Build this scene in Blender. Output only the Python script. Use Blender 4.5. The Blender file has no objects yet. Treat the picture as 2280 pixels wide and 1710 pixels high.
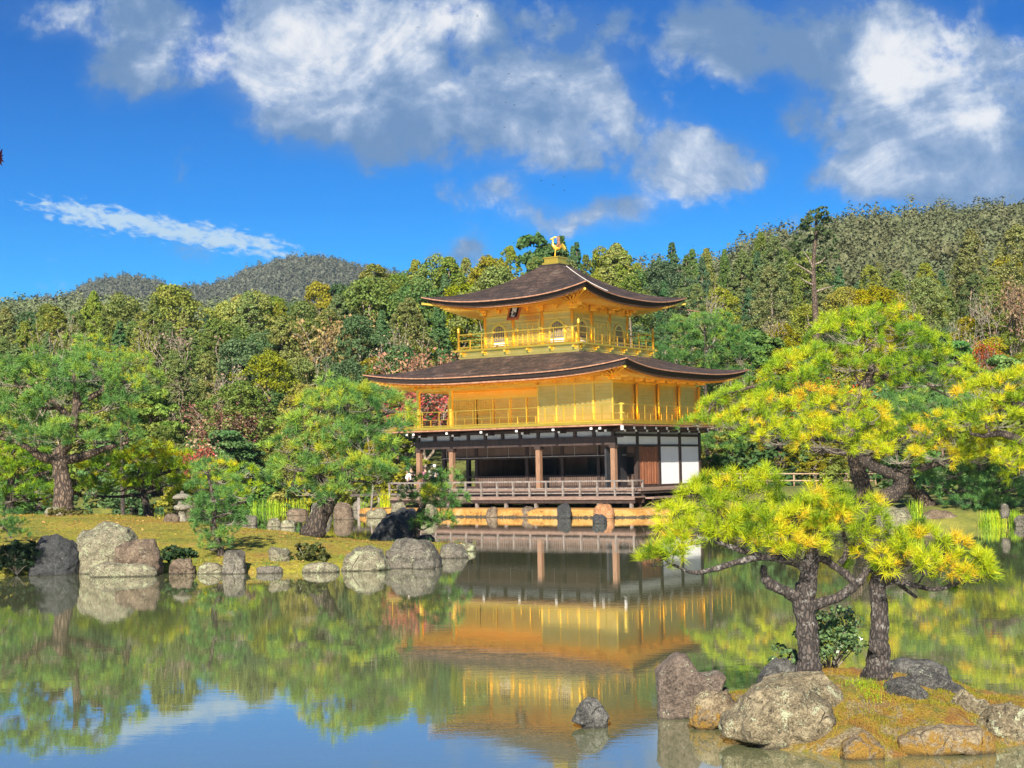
import bpy, math, random
import numpy as np
from mathutils import Vector, Matrix, noise as mnoise

R = math.radians
SC = bpy.context.scene
COL = SC.collection

# ------------------------------------------------------------------ camera
FPX, PITCH, ROLL, ZCAM = 3300.0, 0.0549, 0.0181, 2.65      # pixels of a 2280 px wide picture
CX, CY = 1140.0, 855.0
cam_d = bpy.data.cameras.new('camera')
cam = bpy.data.objects.new('camera', cam_d); COL.objects.link(cam)
cam_d.sensor_fit = 'HORIZONTAL'; cam_d.sensor_width = 36.0; cam_d.lens = FPX / 2280.0 * 36.0
cam_d.clip_start = 0.1; cam_d.clip_end = 9000.0
cam.matrix_world = Matrix.Translation((0, 0, ZCAM)) @ Matrix.Rotation(math.pi / 2 + PITCH, 4, 'X') @ Matrix.Rotation(-ROLL, 4, 'Z')
SC.camera = cam

# ------------------------------------------------------------------ render settings
SC.render.engine = 'CYCLES'
cy = SC.cycles
cy.use_denoising = True
cy.max_bounces = 6; cy.diffuse_bounces = 3; cy.glossy_bounces = 4; cy.transmission_bounces = 2
cy.transparent_max_bounces = 4; cy.volume_bounces = 0
cy.caustics_reflective = True; cy.caustics_refractive = False
cy.sample_clamp_indirect = 4.0
try:
    cy.denoiser = 'OPENIMAGEDENOISE'; cy.denoising_input_passes = 'RGB_ALBEDO_NORMAL'; cy.denoising_prefilter = 'NONE'; cy.denoising_quality = 'HIGH'
except Exception:
    pass
SC.view_settings.view_transform = 'Standard'; SC.view_settings.look = 'None'
SC.view_settings.exposure = 1.02; SC.view_settings.gamma = 1.0

# ------------------------------------------------------------------ sun and sky
SUN_EL, SUN_AZ = R(32), R(9.5)           # behind the camera, to its left
sd = Vector((-math.sin(SUN_AZ) * math.cos(SUN_EL), -math.cos(SUN_AZ) * math.cos(SUN_EL), math.sin(SUN_EL)))
sl = bpy.data.lights.new('sun', 'SUN'); sl.energy = 5.0; sl.angle = R(0.5); sl.color = (1.0, 0.93, 0.80)
so = bpy.data.objects.new('sun', sl); COL.objects.link(so)
so.rotation_euler = (-sd).to_track_quat('-Z', 'Y').to_euler()


class NT:
    """small helper round a node tree"""
    def __init__(s, tree):
        s.t = tree; s.n = tree.nodes; s.l = tree.links
    def add(s, typ, **kw):
        n = s.n.new(typ)
        for k, v in kw.items():
            setattr(n, k, v)
        return n
    def link(s, a, b): s.l.new(a, b)
    def set(s, sock, v):
        if hasattr(v, 'is_linked') or isinstance(v, bpy.types.NodeSocket): s.l.new(v, sock)
        else: sock.default_value = v
    def math(s, op, a, b=0.0, c=None, clamp=False):
        n = s.add('ShaderNodeMath', operation=op, use_clamp=clamp)
        s.set(n.inputs[0], a); s.set(n.inputs[1], b)
        if c is not None: s.set(n.inputs[2], c)
        return n.outputs[0]
    def smooth(s, v, lo, hi):
        n = s.add('ShaderNodeMapRange', interpolation_type='SMOOTHSTEP')
        s.set(n.inputs[0], v); n.inputs[1].default_value = lo; n.inputs[2].default_value = hi
        return n.outputs[0]
    def mixc(s, f, a, b, bt='MIX'):
        n = s.add('ShaderNodeMix', data_type='RGBA', blend_type=bt)
        s.set(n.inputs[0], f)
        for sock, v in ((n.inputs[6], a), (n.inputs[7], b)):
            if isinstance(v, (tuple, list)): sock.default_value = (*v[:3], 1)
            else: s.l.new(v, sock)
        return n.outputs[2]
    def noise(s, vec, scale, detail=4, rough=.55, dist=0.0, dim='3D'):
        n = s.add('ShaderNodeTexNoise', noise_dimensions=dim)
        if vec is not None: s.l.new(vec, n.inputs['Vector'])
        n.inputs['Scale'].default_value = scale; n.inputs['Detail'].default_value = detail
        n.inputs['Roughness'].default_value = rough; n.inputs['Distortion'].default_value = dist
        return n.outputs['Fac']
    def ramp(s, f, stops):
        n = s.add('ShaderNodeValToRGB')
        e = n.color_ramp.elements
        while len(e) < len(stops): e.new(0.5)
        for i, (p, c) in enumerate(stops):
            e[i].position = p; e[i].color = (*c[:3], 1)
        s.l.new(f, n.inputs[0]); return n.outputs[0]
    def mapping(s, vec, scale=(1, 1, 1), rot=(0, 0, 0), loc=(0, 0, 0)):
        n = s.add('ShaderNodeMapping'); s.l.new(vec, n.inputs[0])
        n.inputs['Scale'].default_value = scale; n.inputs['Rotation'].default_value = rot; n.inputs['Location'].default_value = loc
        return n.outputs[0]


def ray(px, py):
    """direction through a point of the 2280 x 1710 picture"""
    c, s = math.cos(ROLL), math.sin(ROLL)
    dx, dy = px - CX, py - CY
    x = c * dx - s * dy; y = s * dx + c * dy
    x /= FPX; up = -y / FPX
    cp, sp = math.cos(PITCH), math.sin(PITCH)
    return Vector((x, cp - up * sp, sp + up * cp))
def W(px, py, Y):
    """world point seen at a picture point, at distance Y"""
    d = ray(px, py); return Vector((0, 0, ZCAM)) + d * (Y / d.y)
def WZ(px, py, z):
    """world point seen at a picture point, on the level z"""
    d = ray(px, py); return Vector((0, 0, ZCAM)) + d * ((z - ZCAM) / d.z)
def PX(px_len, Y): return px_len * Y / FPX


# -- world: Nishita sky, saturated, with cumulus, and a streak of cirrus low in the west
world = bpy.data.worlds.new('World'); SC.world = world; world.use_nodes = True
n = NT(world.node_tree); n.n.clear()
wo = n.add('ShaderNodeOutputWorld'); bg = n.add('ShaderNodeBackground'); n.link(bg.outputs[0], wo.inputs[0])
sky = n.add('ShaderNodeTexSky', sky_type='NISHITA', sun_disc=False)
sky.sun_elevation = SUN_EL; sky.sun_rotation = math.atan2(sd.x, sd.y); sky.altitude = 200; sky.air_density = 1.0; sky.dust_density = 0.3; sky.ozone_density = 2.0
tc = n.add('ShaderNodeTexCoord'); sep = n.add('ShaderNodeSeparateXYZ'); n.link(tc.outputs['Generated'], sep.inputs[0])
dx_, dy_, dz_ = sep.outputs
ysafe = n.math('MAXIMUM', dy_, 0.12)
U = n.math('DIVIDE', dx_, ysafe); V = n.math('DIVIDE', dz_, ysafe)
front = n.smooth(dy_, 0.05, 0.3)
comb = n.add('ShaderNodeCombineXYZ'); n.link(U, comb.inputs[0]); n.link(V, comb.inputs[1])
uv = comb.outputs[0]
def uvof(px, py):
    d = ray(px, py); return d.x / d.y, d.z / d.y
# cumulus: px, py, rx, ry, weight
CLOUDS = [(235, 30, 150, 45, .95), (325, 110, 105, 100, 1.25), (400, 185, 60, 25, .4), (690, 150, 170, 130, 1.1), (660, 205, 110, 70, .8), (560, 25, 70, 60, .6),
          (800, 60, 160, 110, 1.0), (930, 60, 140, 110, 1.0), (900, 200, 170, 80, .9), (1010, 270, 160, 70, .85), (1110, 220, 70, 90, .7),
          (1290, 170, 110, 100, .9), (1310, 260, 120, 85, 1.0), (1270, 330, 120, 50, .5), (1420, 270, 60, 50, .55), (1200, 60, 150, 60, .35), (1330, 40, 90, 60, .4),
          (860, 340, 70, 50, .5), (1110, 425, 70, 45, .5), (1260, 480, 120, 38, .75), (1400, 465, 90, 35, .7), (1020, 575, 70, 30, .7),
          (1560, 360, 95, 50, 1.2), (1610, 390, 90, 35, .9), (1510, 300, 25, 40, .5), (1630, 60, 60, 70, .8), (1540, 90, 80, 60, .4),
          (1800, 40, 150, 70, 1.0), (1900, 110, 110, 60, .9), (1980, 60, 120, 90, 1.0), (1740, 90, 70, 50, .5), (1960, 180, 130, 80, 1.1), (1830, 250, 70, 60, .9), (1740, 280, 40, 40, .4), (2080, 250, 150, 100, 1.2),
          (2220, 260, 120, 120, 1.3), (2250, 330, 90, 70, .9), (2120, 330, 150, 60, 1.0), (1990, 350, 110, 55, .9), (1960, 410, 120, 60, .8), (2080, 430, 80, 50, .6), (2240, 400, 90, 60, .9), (2100, 385, 150, 60, .9), (2230, 130, 80, 50, .5)]
warp = n.add('ShaderNodeTexNoise'); n.link(uv, warp.inputs['Vector']); warp.inputs['Scale'].default_value = 14; warp.inputs['Detail'].default_value = 5
wv = n.add('ShaderNodeVectorMath', operation='MULTIPLY_ADD'); n.link(warp.outputs['Color'], wv.inputs[0]); wv.inputs[1].default_value = (.06, .05, 0); 
wsub = n.add('ShaderNodeVectorMath', operation='ADD'); n.link(uv, wsub.inputs[0]); wsub.inputs[1].default_value = (-.03, -.025, 0)
n.link(wsub.outputs[0], wv.inputs[2])
def field(vec):
    tot = None
    for px, py, rx, ry, w in CLOUDS:
        u0, v0 = uvof(px, py)
        m = n.add('ShaderNodeMapping'); n.link(vec, m.inputs[0])
        sx, sy = FPX / rx * .98, FPX / ry * .98
        m.inputs['Scale'].default_value = (sx, sy, 0); m.inputs['Location'].default_value = (-u0 * sx, -v0 * sy, 0)
        l = n.add('ShaderNodeVectorMath', operation='DOT_PRODUCT'); n.link(m.outputs[0], l.inputs[0]); n.link(m.outputs[0], l.inputs[1])
        g = n.math('EXPONENT', n.math('MULTIPLY', l.outputs['Value'], -1.0))
        tot = n.math('MULTIPLY', g, w) if tot is None else n.math('MULTIPLY_ADD', g, w, tot)
    return tot
f0 = field(wv.outputs[0])
elev = n.smooth(dz_, 0.0, 0.5)
nz1 = n.noise(uv, 11, 7, .58, .4); nz2 = n.noise(n.mapping(uv, loc=(3.1, 1.7, 0)), 30, 6, .62, .2)
back = n.math('MULTIPLY', n.math('SUBTRACT', 1.0, front), 0.30)          # unseen clouds added behind the camera as fill light
overhead = n.math('MULTIPLY', n.smooth(V, .31, .5), .25)
fsat = n.math('SUBTRACT', 1.0, n.math('EXPONENT', n.math('MULTIPLY', f0, -1.5)))
nz3 = n.noise(n.mapping(uv, loc=(7.3, 2.2, 0)), 70, 4, .6, .2)
dens = n.math('ADD', n.math('MULTIPLY', fsat, 1.35), n.math('ADD', n.math('MULTIPLY', n.math('SUBTRACT', nz1, .5), 2.7), n.math('ADD', n.math('MULTIPLY', n.math('SUBTRACT', nz2, .5), 1.7), n.math('MULTIPLY', n.math('SUBTRACT', nz3, .5), .35))))
dens = n.math('ADD', dens, n.math('ADD', back, overhead))
veil = n.math('MULTIPLY', n.smooth(n.math('ADD', fsat, n.math('MULTIPLY', n.math('SUBTRACT', nz1, .5), 1.2)), .08, .95), .56)
alpha = n.math('MAXIMUM', n.smooth(dens, .28, 1.02), veil)
# light and grey inside the cloud
core = n.noise(n.mapping(uv, loc=(.9, 4.2, 0), scale=(1, 1.3, 1)), 8, 7, .6, .8)
shade = n.math('ADD', n.math('MULTIPLY', n.math('SUBTRACT', core, .5), 4.2), n.math('MULTIPLY', n.math('SUBTRACT', nz2, .5), 2.0))
lit = None
for px, py, rx, ry in [(660, 205, 130, 60), (1560, 380, 100, 50), (2180, 250, 130, 60), (2030, 130, 120, 70), (1320, 240, 90, 70), (940, 20, 90, 60), (340, 150, 70, 60), (1960, 200, 70, 50), (1980, 380, 90, 50), (700, 60, 120, 50)]:
    u0, v0 = uvof(px, py); sx, sy = FPX / rx * .74, FPX / ry * .74
    mm = n.add('ShaderNodeMapping'); n.link(wv.outputs[0], mm.inputs[0]); mm.inputs['Scale'].default_value = (sx, sy, 0); mm.inputs['Location'].default_value = (-u0 * sx, -v0 * sy, 0)
    l = n.add('ShaderNodeVectorMath', operation='DOT_PRODUCT'); n.link(mm.outputs[0], l.inputs[0]); n.link(mm.outputs[0], l.inputs[1])
    g = n.math('EXPONENT', n.math('MULTIPLY', l.outputs['Value'], -1.0)); lit = g if lit is None else n.math('ADD', lit, g)
shade = n.math('ADD', n.math('ADD', shade, -.10), n.math('MULTIPLY', lit, .56))
shade = n.smooth(shade, -.35, 1.15)
ccol = n.ramp(shade, [(0.0, (.17, .30, .52)), (.45, (.36, .48, .68)), (.78, (.66, .74, .87)), (1.0, (1.0, 1.0, 1.0))])
# cirrus streak
ua, va = uvof(60, 455); ub, vb = uvof(660, 560)
ang = math.atan2(vb - va, ub - ua)
mc = n.add('ShaderNodeMapping', vector_type='TEXTURE'); n.link(uv, mc.inputs[0])
mc.inputs['Location'].default_value = ((ua + ub) / 2, (va + vb) / 2, 0); mc.inputs['Rotation'].default_value = (0, 0, ang)
scx = n.add('ShaderNodeSeparateXYZ'); n.link(mc.outputs[0], scx.inputs[0])
gx = n.math('EXPONENT', n.math('MULTIPLY', n.math('POWER', n.math('ABSOLUTE', n.math('DIVIDE', scx.outputs[0], 335 / FPX)), 4), -1.0))
gy = n.math('EXPONENT', n.math('MULTIPLY', n.math('POWER', n.math('ABSOLUTE', n.math('DIVIDE', scx.outputs[1], 34 / FPX)), 2), -1.0))
cn = n.noise(n.mapping(mc.outputs[0], scale=(1, 2.4, 1)), 75, 7, .62, .3)
cir = n.smooth(n.math('ADD', n.math('MULTIPLY', gx, gy), n.math('MULTIPLY', n.math('SUBTRACT', cn, .5), 2.4)), .38, 1.05)
cir = n.math('MULTIPLY', n.math('MULTIPLY', cir, n.smooth(n.math('MULTIPLY', gx, gy), .05, .4)), .95)
skyc = n.add('ShaderNodeHueSaturation'); n.link(sky.outputs[0], skyc.inputs['Color']); skyc.inputs['Saturation'].default_value = 1.0; skyc.inputs['Value'].default_value = 1.0
gain = n.add('ShaderNodeMix', data_type='RGBA', blend_type='MULTIPLY'); gain.inputs[0].default_value = 1.0
n.link(skyc.outputs[0], gain.inputs[6])
TINT = [(0.0, (.20, .36, .46)), (.10, (.06, .345, .58)), (.17, (.012, .245, .53)), (.27, (.006, .175, .42)), (.5, (.06, .18, .40)), (.9, (.10, .22, .42))]
tint = n.ramp(n.math('ADD', dz_, 0.0), TINT)
n.link(tint, gain.inputs[7])
SKY_S = 0.12
cscale = n.mixc(1.0, ccol, (3.9, 3.9, 3.9), 'MULTIPLY')
c1 = n.mixc(cir, gain.outputs[2], n.mixc(1.0, (.62, .82, 1.0), (3.7, 3.7, 3.7), 'MULTIPLY'))
c2 = n.mixc(n.math('MULTIPLY', alpha, .93), c1, cscale)
n.link(c2, bg.inputs['Color']); bg.inputs['Strength'].default_value = SKY_S


# ------------------------------------------------------------------ helpers
def tag(o, label=None, cat=None, group=None, kind=None):
    if label: o['label'] = label
    if cat: o['category'] = cat
    if group: o['group'] = group
    if kind: o['kind'] = kind
    return o
def empty(name, loc=(0, 0, 0), rz=0.0, label=None, cat=None, group=None):
    o = bpy.data.objects.new(name, None); COL.objects.link(o); o.location = loc; o.rotation_euler = (0, 0, rz); o.empty_display_size = .3
    return tag(o, label, cat, group)
def mesh_np(name, verts, faces, k):
    """mesh from numpy arrays, every face with k corners"""
    me = bpy.data.meshes.new(name)
    verts = np.asarray(verts, np.float32); faces = np.asarray(faces, np.int32)
    me.vertices.add(len(verts)); me.vertices.foreach_set('co', verts.ravel())
    nf = len(faces)
    me.loops.add(nf * k); me.loops.foreach_set('vertex_index', faces.ravel())
    me.polygons.add(nf); me.polygons.foreach_set('loop_start', np.arange(0, nf * k, k, dtype=np.int32))
    try: me.polygons.foreach_set('loop_total', np.full(nf, k, np.int32))
    except Exception: pass
    me.update(calc_edges=True); me.validate()
    return me
def attr(me, name, vals):
    a = me.attributes.new(name, 'FLOAT', 'POINT'); a.data.foreach_set('value', np.asarray(vals, np.float32))
def link(name, me, mat, parent=None, smooth=False, loc=None):
    o = bpy.data.objects.new(name, me); COL.objects.link(o)
    if mat is not None: me.materials.append(mat)
    if parent is not None: o.parent = parent
    if smooth: me.polygons.foreach_set('use_smooth', np.ones(len(me.polygons), bool))
    if loc is not None: o.location = loc
    return o
class MB:
    """collects boxes, bars, tubes and loose faces for one mesh"""
    def __init__(s): s.v = []; s.f = []
    def box(s, x0, x1, y0, y1, z0, z1):
        b = len(s.v)
        s.v += [(x0, y0, z0), (x1, y0, z0), (x1, y1, z0), (x0, y1, z0), (x0, y0, z1), (x1, y0, z1), (x1, y1, z1), (x0, y1, z1)]
        s.f += [(b, b + 3, b + 2, b + 1), (b + 4, b + 5, b + 6, b + 7), (b, b + 1, b + 5, b + 4), (b + 1, b + 2, b + 6, b + 5), (b + 2, b + 3, b + 7, b + 6), (b + 3, b, b + 4, b + 7)]
        return s
    def tube(s, pts, radii, n=8, cap=True):
        pts = [Vector(p) for p in pts]; b = len(s.v); m = len(pts)
        prev = None
        for i, p in enumerate(pts):
            t = (pts[min(i + 1, m - 1)] - pts[max(i - 1, 0)])
            t = t.normalized() if t.length > 1e-9 else Vector((0, 0, 1))
            if prev is None: a = t.orthogonal().normalized()
            else:
                a = prev - t * prev.dot(t); a = a.normalized() if a.length > 1e-6 else t.orthogonal().normalized()
            prev = a; c = t.cross(a); r = radii[i] if hasattr(radii, '__len__') else radii
            for k in range(n):
                an = 2 * math.pi * k / n
                s.v.append(tuple(p + (a * math.cos(an) + c * math.sin(an)) * r))
        for i in range(m - 1):
            for k in range(n):
                k2 = (k + 1) % n
                s.f.append((b + i * n + k, b + i * n + k2, b + (i + 1) * n + k2, b + (i + 1) * n + k))
        if cap:
            s.f.append(tuple(b + k for k in reversed(range(n)))); s.f.append(tuple(b + (m - 1) * n + k for k in range(n)))
        return s
    def lathe(s, prof, n=16, c=(0, 0, 0)):
        b = len(s.v)
        for r, z in prof:
            for k in range(n):
                a = 2 * math.pi * k / n; s.v.append((c[0] + r * math.cos(a), c[1] + r * math.sin(a), c[2] + z))
        for i in range(len(prof) - 1):
            for k in range(n):
                k2 = (k + 1) % n; s.f.append((b + i * n + k, b + i * n + k2, b + (i + 1) * n + k2, b + (i + 1) * n + k))
        s.f.append(tuple(b + k for k in reversed(range(n)))); s.f.append(tuple(b + (len(prof) - 1) * n + k for k in range(n)))
        return s
    def quad(s, *p):
        b = len(s.v); s.v += [tuple(q) for q in p]; s.f.append(tuple(range(b, b + len(p)))); return s
    def build(s, name, mat, parent=None, smooth=False, loc=None):
        me = bpy.data.meshes.new(name); me.from_pydata(s.v, [], s.f); me.update()
        return link(name, me, mat, parent, smooth, loc)

RNG = np.random.default_rng(7)
def vnoise(p, seed=0):
    """smooth 3D value noise, vectorised; p is (n, 3); about -1..1"""
    p = np.asarray(p, np.float64); i = np.floor(p).astype(np.int64); f = p - i; f = f * f * (3 - 2 * f)
    def h(a, b, c):
        x = (a * 374761393 + b * 668265263 + c * 2147483647 + seed * 974711) & 0xffffffff
        x = ((x ^ (x >> 13)) * 1274126177) & 0xffffffff
        x = ((x ^ (x >> 16)) * 2246822519) & 0xffffffff
        return (x ^ (x >> 15)) / 2147483648.0 - 1.0
    r = 0
    for a in (0, 1):
        for b in (0, 1):
            for c in (0, 1):
                w = (f[:, 0] if a else 1 - f[:, 0]) * (f[:, 1] if b else 1 - f[:, 1]) * (f[:, 2] if c else 1 - f[:, 2])
                r = r + w * h(i[:, 0] + a, i[:, 1] + b, i[:, 2] + c)
    return r
def fbm(p, oct=4, seed=0, gain=.5):
    t, a, s = 0, 1.0, 1.0
    for o in range(oct):
        t = t + a * vnoise(np.asarray(p) * s, seed + o * 17); a *= gain; s *= 2.03
    return t
def unit(a): return a / np.maximum(np.linalg.norm(a, axis=-1, keepdims=True), 1e-9)
def rdir(n_, rng):
    return unit(rng.normal(size=(n_, 3)))
def catmull(pts, sub=5):
    P_ = [np.array(p, float) for p in pts]; out = []
    for i in range(len(P_) - 1):
        p0, p1, p2, p3 = P_[max(i - 1, 0)], P_[i], P_[i + 1], P_[min(i + 2, len(P_) - 1)]
        for k in range(sub):
            t = k / sub
            out.append(.5 * (2 * p1 + (p2 - p0) * t + (2 * p0 - 5 * p1 + 4 * p2 - p3) * t * t + (3 * p1 - p0 - 3 * p2 + p3) * t ** 3))
    out.append(P_[-1]); return out

# ------------------------------------------------------------------ materials
def mat_new(name):
    m = bpy.data.materials.new(name); m.use_nodes = True
    t = NT(m.node_tree); t.n.clear()
    out = t.add('ShaderNodeOutputMaterial'); p = t.add('ShaderNodeBsdfPrincipled'); t.link(p.outputs[0], out.inputs[0])
    return m, t, p, out
def bump(t, p, h, strength=.4, dist=.05):
    b = t.add('ShaderNodeBump'); t.link(h, b.inputs['Height']); b.inputs['Strength'].default_value = strength; b.inputs['Distance'].default_value = dist
    t.link(b.outputs[0], p.inputs['Normal']); return b
def objco(t): return t.add('ShaderNodeTexCoord').outputs['Object']
def plain(name, c0, c1, scale=3, rough=.7, metal=0.0, stretch=(1, 1, 1), bs=.2, bd=.01, detail=5):
    m, t, p, o = mat_new(name)
    v = t.mapping(objco(t), scale=stretch)
    f = t.noise(v, scale, detail, .6)
    t.link(t.mixc(t.smooth(f, .3, .7), c0, c1), p.inputs['Base Color'])
    p.inputs['Roughness'].default_value = rough; p.inputs['Metallic'].default_value = metal
    if bs: bump(t, p, f, bs, bd)
    return m
M = {}
# gold leaf on board walls: metal, slightly uneven from leaf to leaf
def gold(name, c0, c1, rough, boards=0.0, metal=1.0):
    m, t, p, o = mat_new(name)
    co = objco(t)
    f = t.noise(co, 2.2, 5, .6); g = t.noise(co, 14, 3, .6)
    t.link(t.mixc(t.smooth(t.math('ADD', f, t.math('MULTIPLY', t.math('SUBTRACT', g, .5), .5)), .3, .7), c0, c1), p.inputs['Base Color'])
    p.inputs['Metallic'].default_value = metal
    t.link(t.math('ADD', t.math('MULTIPLY', g, .12), rough), p.inputs['Roughness'])
    h = g
    if boards:
        sx = t.add('ShaderNodeSeparateXYZ'); t.link(co, sx.inputs[0])
        fr = t.math('FRACT', t.math('MULTIPLY', sx.outputs[2], 1 / boards))
        groove = t.smooth(t.math('ABSOLUTE', t.math('SUBTRACT', fr, .5)), .40, .5)
        h = t.math('SUBTRACT', t.math('MULTIPLY', g, .25), t.math('MULTIPLY', groove, 1.0))
        bump(t, p, h, .5, .02)
    else: bump(t, p, g, .12, .01)
    return m
M['gold'] = gold('gold_leaf', (.95, .56, .06), (1.0, .64, .10), .26, metal=.85)
M['gold_wall'] = gold('gold_leaf_boards', (.78, .56, .13), (.84, .63, .185), .34, boards=.17, metal=.88)
M['gold_post'] = gold('gold_leaf_post', (.95, .60, .07), (1.0, .68, .11), .25, metal=.6)
M['gold_soffit'] = gold('gold_leaf_under_eaves', (1.0, .60, .09), (1.0, .68, .15), .42, metal=.75)
M['wood_dark'] = plain('dark_wood', (.030, .019, .016), (.060, .036, .028), 6, .6, 0, (1, 1, .25))  # dark brown wood, with the shade on beams and inner columns coloured in
M['wood_column'] = plain('sunlit_column_wood', (.20, .105, .06), (.30, .17, .10), 9, .7, 0, (3, 3, .3), .3)  # sunlight on the front columns is put into this pale colour
M['wood_deck'] = plain('weathered_deck_wood', (.16, .10, .075), (.27, .185, .145), 8, .75, 0, (.4, 3, 3), .3)
M['wood_grey'] = plain('grey_weathered_wood', (.13, .105, .09), (.26, .22, .195), 8, .8, 0, (1, 1, 1), .3)
M['wood_door'] = plain('red_brown_door_wood', (.17, .06, .028), (.33, .13, .06), 7, .6, 0, (4, 4, .35), .25)
M['plaster'] = plain('white_plaster', (.76, .76, .75), (.82, .81, .79), 1.5, .85, 0, (1, 1, 1), .05)
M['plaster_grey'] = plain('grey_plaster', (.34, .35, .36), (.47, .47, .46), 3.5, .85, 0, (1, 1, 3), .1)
M['white_tip'] = plain('white_paint', (.75, .74, .70), (.82, .80, .76), 8, .7, 0, (1, 1, 1), 0)
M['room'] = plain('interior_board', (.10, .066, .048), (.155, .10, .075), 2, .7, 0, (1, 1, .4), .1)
M['room_dark'] = plain('dark_screen_and_shade', (.022, .022, .026), (.045, .042, .044), 2, .5, 0, (1, 1, 1), 0)  # sliding screens, and the shade sheet in the open east bay
M['window_dark'] = plain('grey_brown_window_lattice', (.09, .085, .08), (.16, .15, .14), 4, .6, 0, (1, 1, 1), 0)  # grey brown of the window panes and slats
M['iron'] = plain('black_iron', (.012, .011, .010), (.03, .026, .024), 9, .45, .6, (1, 1, 1), 0)
M['plaque'] = plain('plaque_frame', (.40, .10, .03), (.55, .17, .05), 9, .5, 0, (1, 1, 1), 0)
M['cable'] = plain('pale_cable', (.45, .43, .40), (.6, .57, .53), 9, .6, 0, (1, 1, 1), 0)
# layered bark shingles
m, t, p, o = mat_new('bark_shingle')
co = objco(t); f = t.noise(t.mapping(co, scale=(1, 1, 2.0)), 1.1, 6, .65, .3)
g = t.noise(t.mapping(co, scale=(2.2, 2.2, 11)), 2.2, 6, .75)
g2 = t.noise(co, 0.55, 4, .6)
k = t.math('ADD', t.math('MULTIPLY', f, .45), t.math('MULTIPLY', g, .55))
c = t.ramp(k, [(.36, (.010, .008, .007)), (.47, (.034, .020, .014)), (.55, (.080, .046, .032)), (.66, (.24, .18, .15))])
c = t.mixc(t.smooth(g2, .55, .75), c, t.mixc(.45, c, (.16, .062, .030)))
sz = t.add('ShaderNodeSeparateXYZ'); t.link(co, sz.inputs[0])
cr = t.math('FRACT', t.math('ADD', t.math('MULTIPLY', sz.outputs[2], 5.2), t.math('MULTIPLY', f, 1.6)))
c = t.mixc(t.math('MULTIPLY', t.smooth(cr, .62, .95), .55), c, (.010, .007, .006))
k = t.math('SUBTRACT', k, t.math('MULTIPLY', cr, .12))
t.link(c, p.inputs['Base Color']); p.inputs['Roughness'].default_value = .85; bump(t, p, k, 1.0, .14)
M['shingle'] = m
M['eave_dark'] = plain('dark_eave_layers', (.012, .008, .007), (.035, .02, .015), 5, .8, 0, (1, 1, 12), .4)
M['eave_brown'] = plain('red_brown_eave_lip', (.25, .11, .06), (.42, .22, .13), 6, .7, 0, (1, 1, 1), .2)
# tan stone ledge
m, t, p, o = mat_new('tan_ledge_stone')
co = objco(t); f = t.noise(co, 1.3, 6, .62); g = t.noise(co, 9, 4, .6)
sx = t.add('ShaderNodeSeparateXYZ'); t.link(co, sx.inputs[0])
c = t.ramp(t.math('ADD', t.math('MULTIPLY', f, .7), t.math('MULTIPLY', g, .3)), [(.36, (.11, .06, .02)), (.45, (.34, .16, .03)), (.55, (.44, .235, .06)), (.68, (.36, .27, .15))])
wet = t.smooth(t.math('ADD', sx.outputs[2], t.math('MULTIPLY', t.math('SUBTRACT', g, .5), .25)), .13, .05)
t.link(t.mixc(wet, c, (.045, .036, .022)), p.inputs['Base Color']); p.inputs['Roughness'].default_value = .85; bump(t, p, g, .4, .04)
M['ledge'] = m

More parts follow.
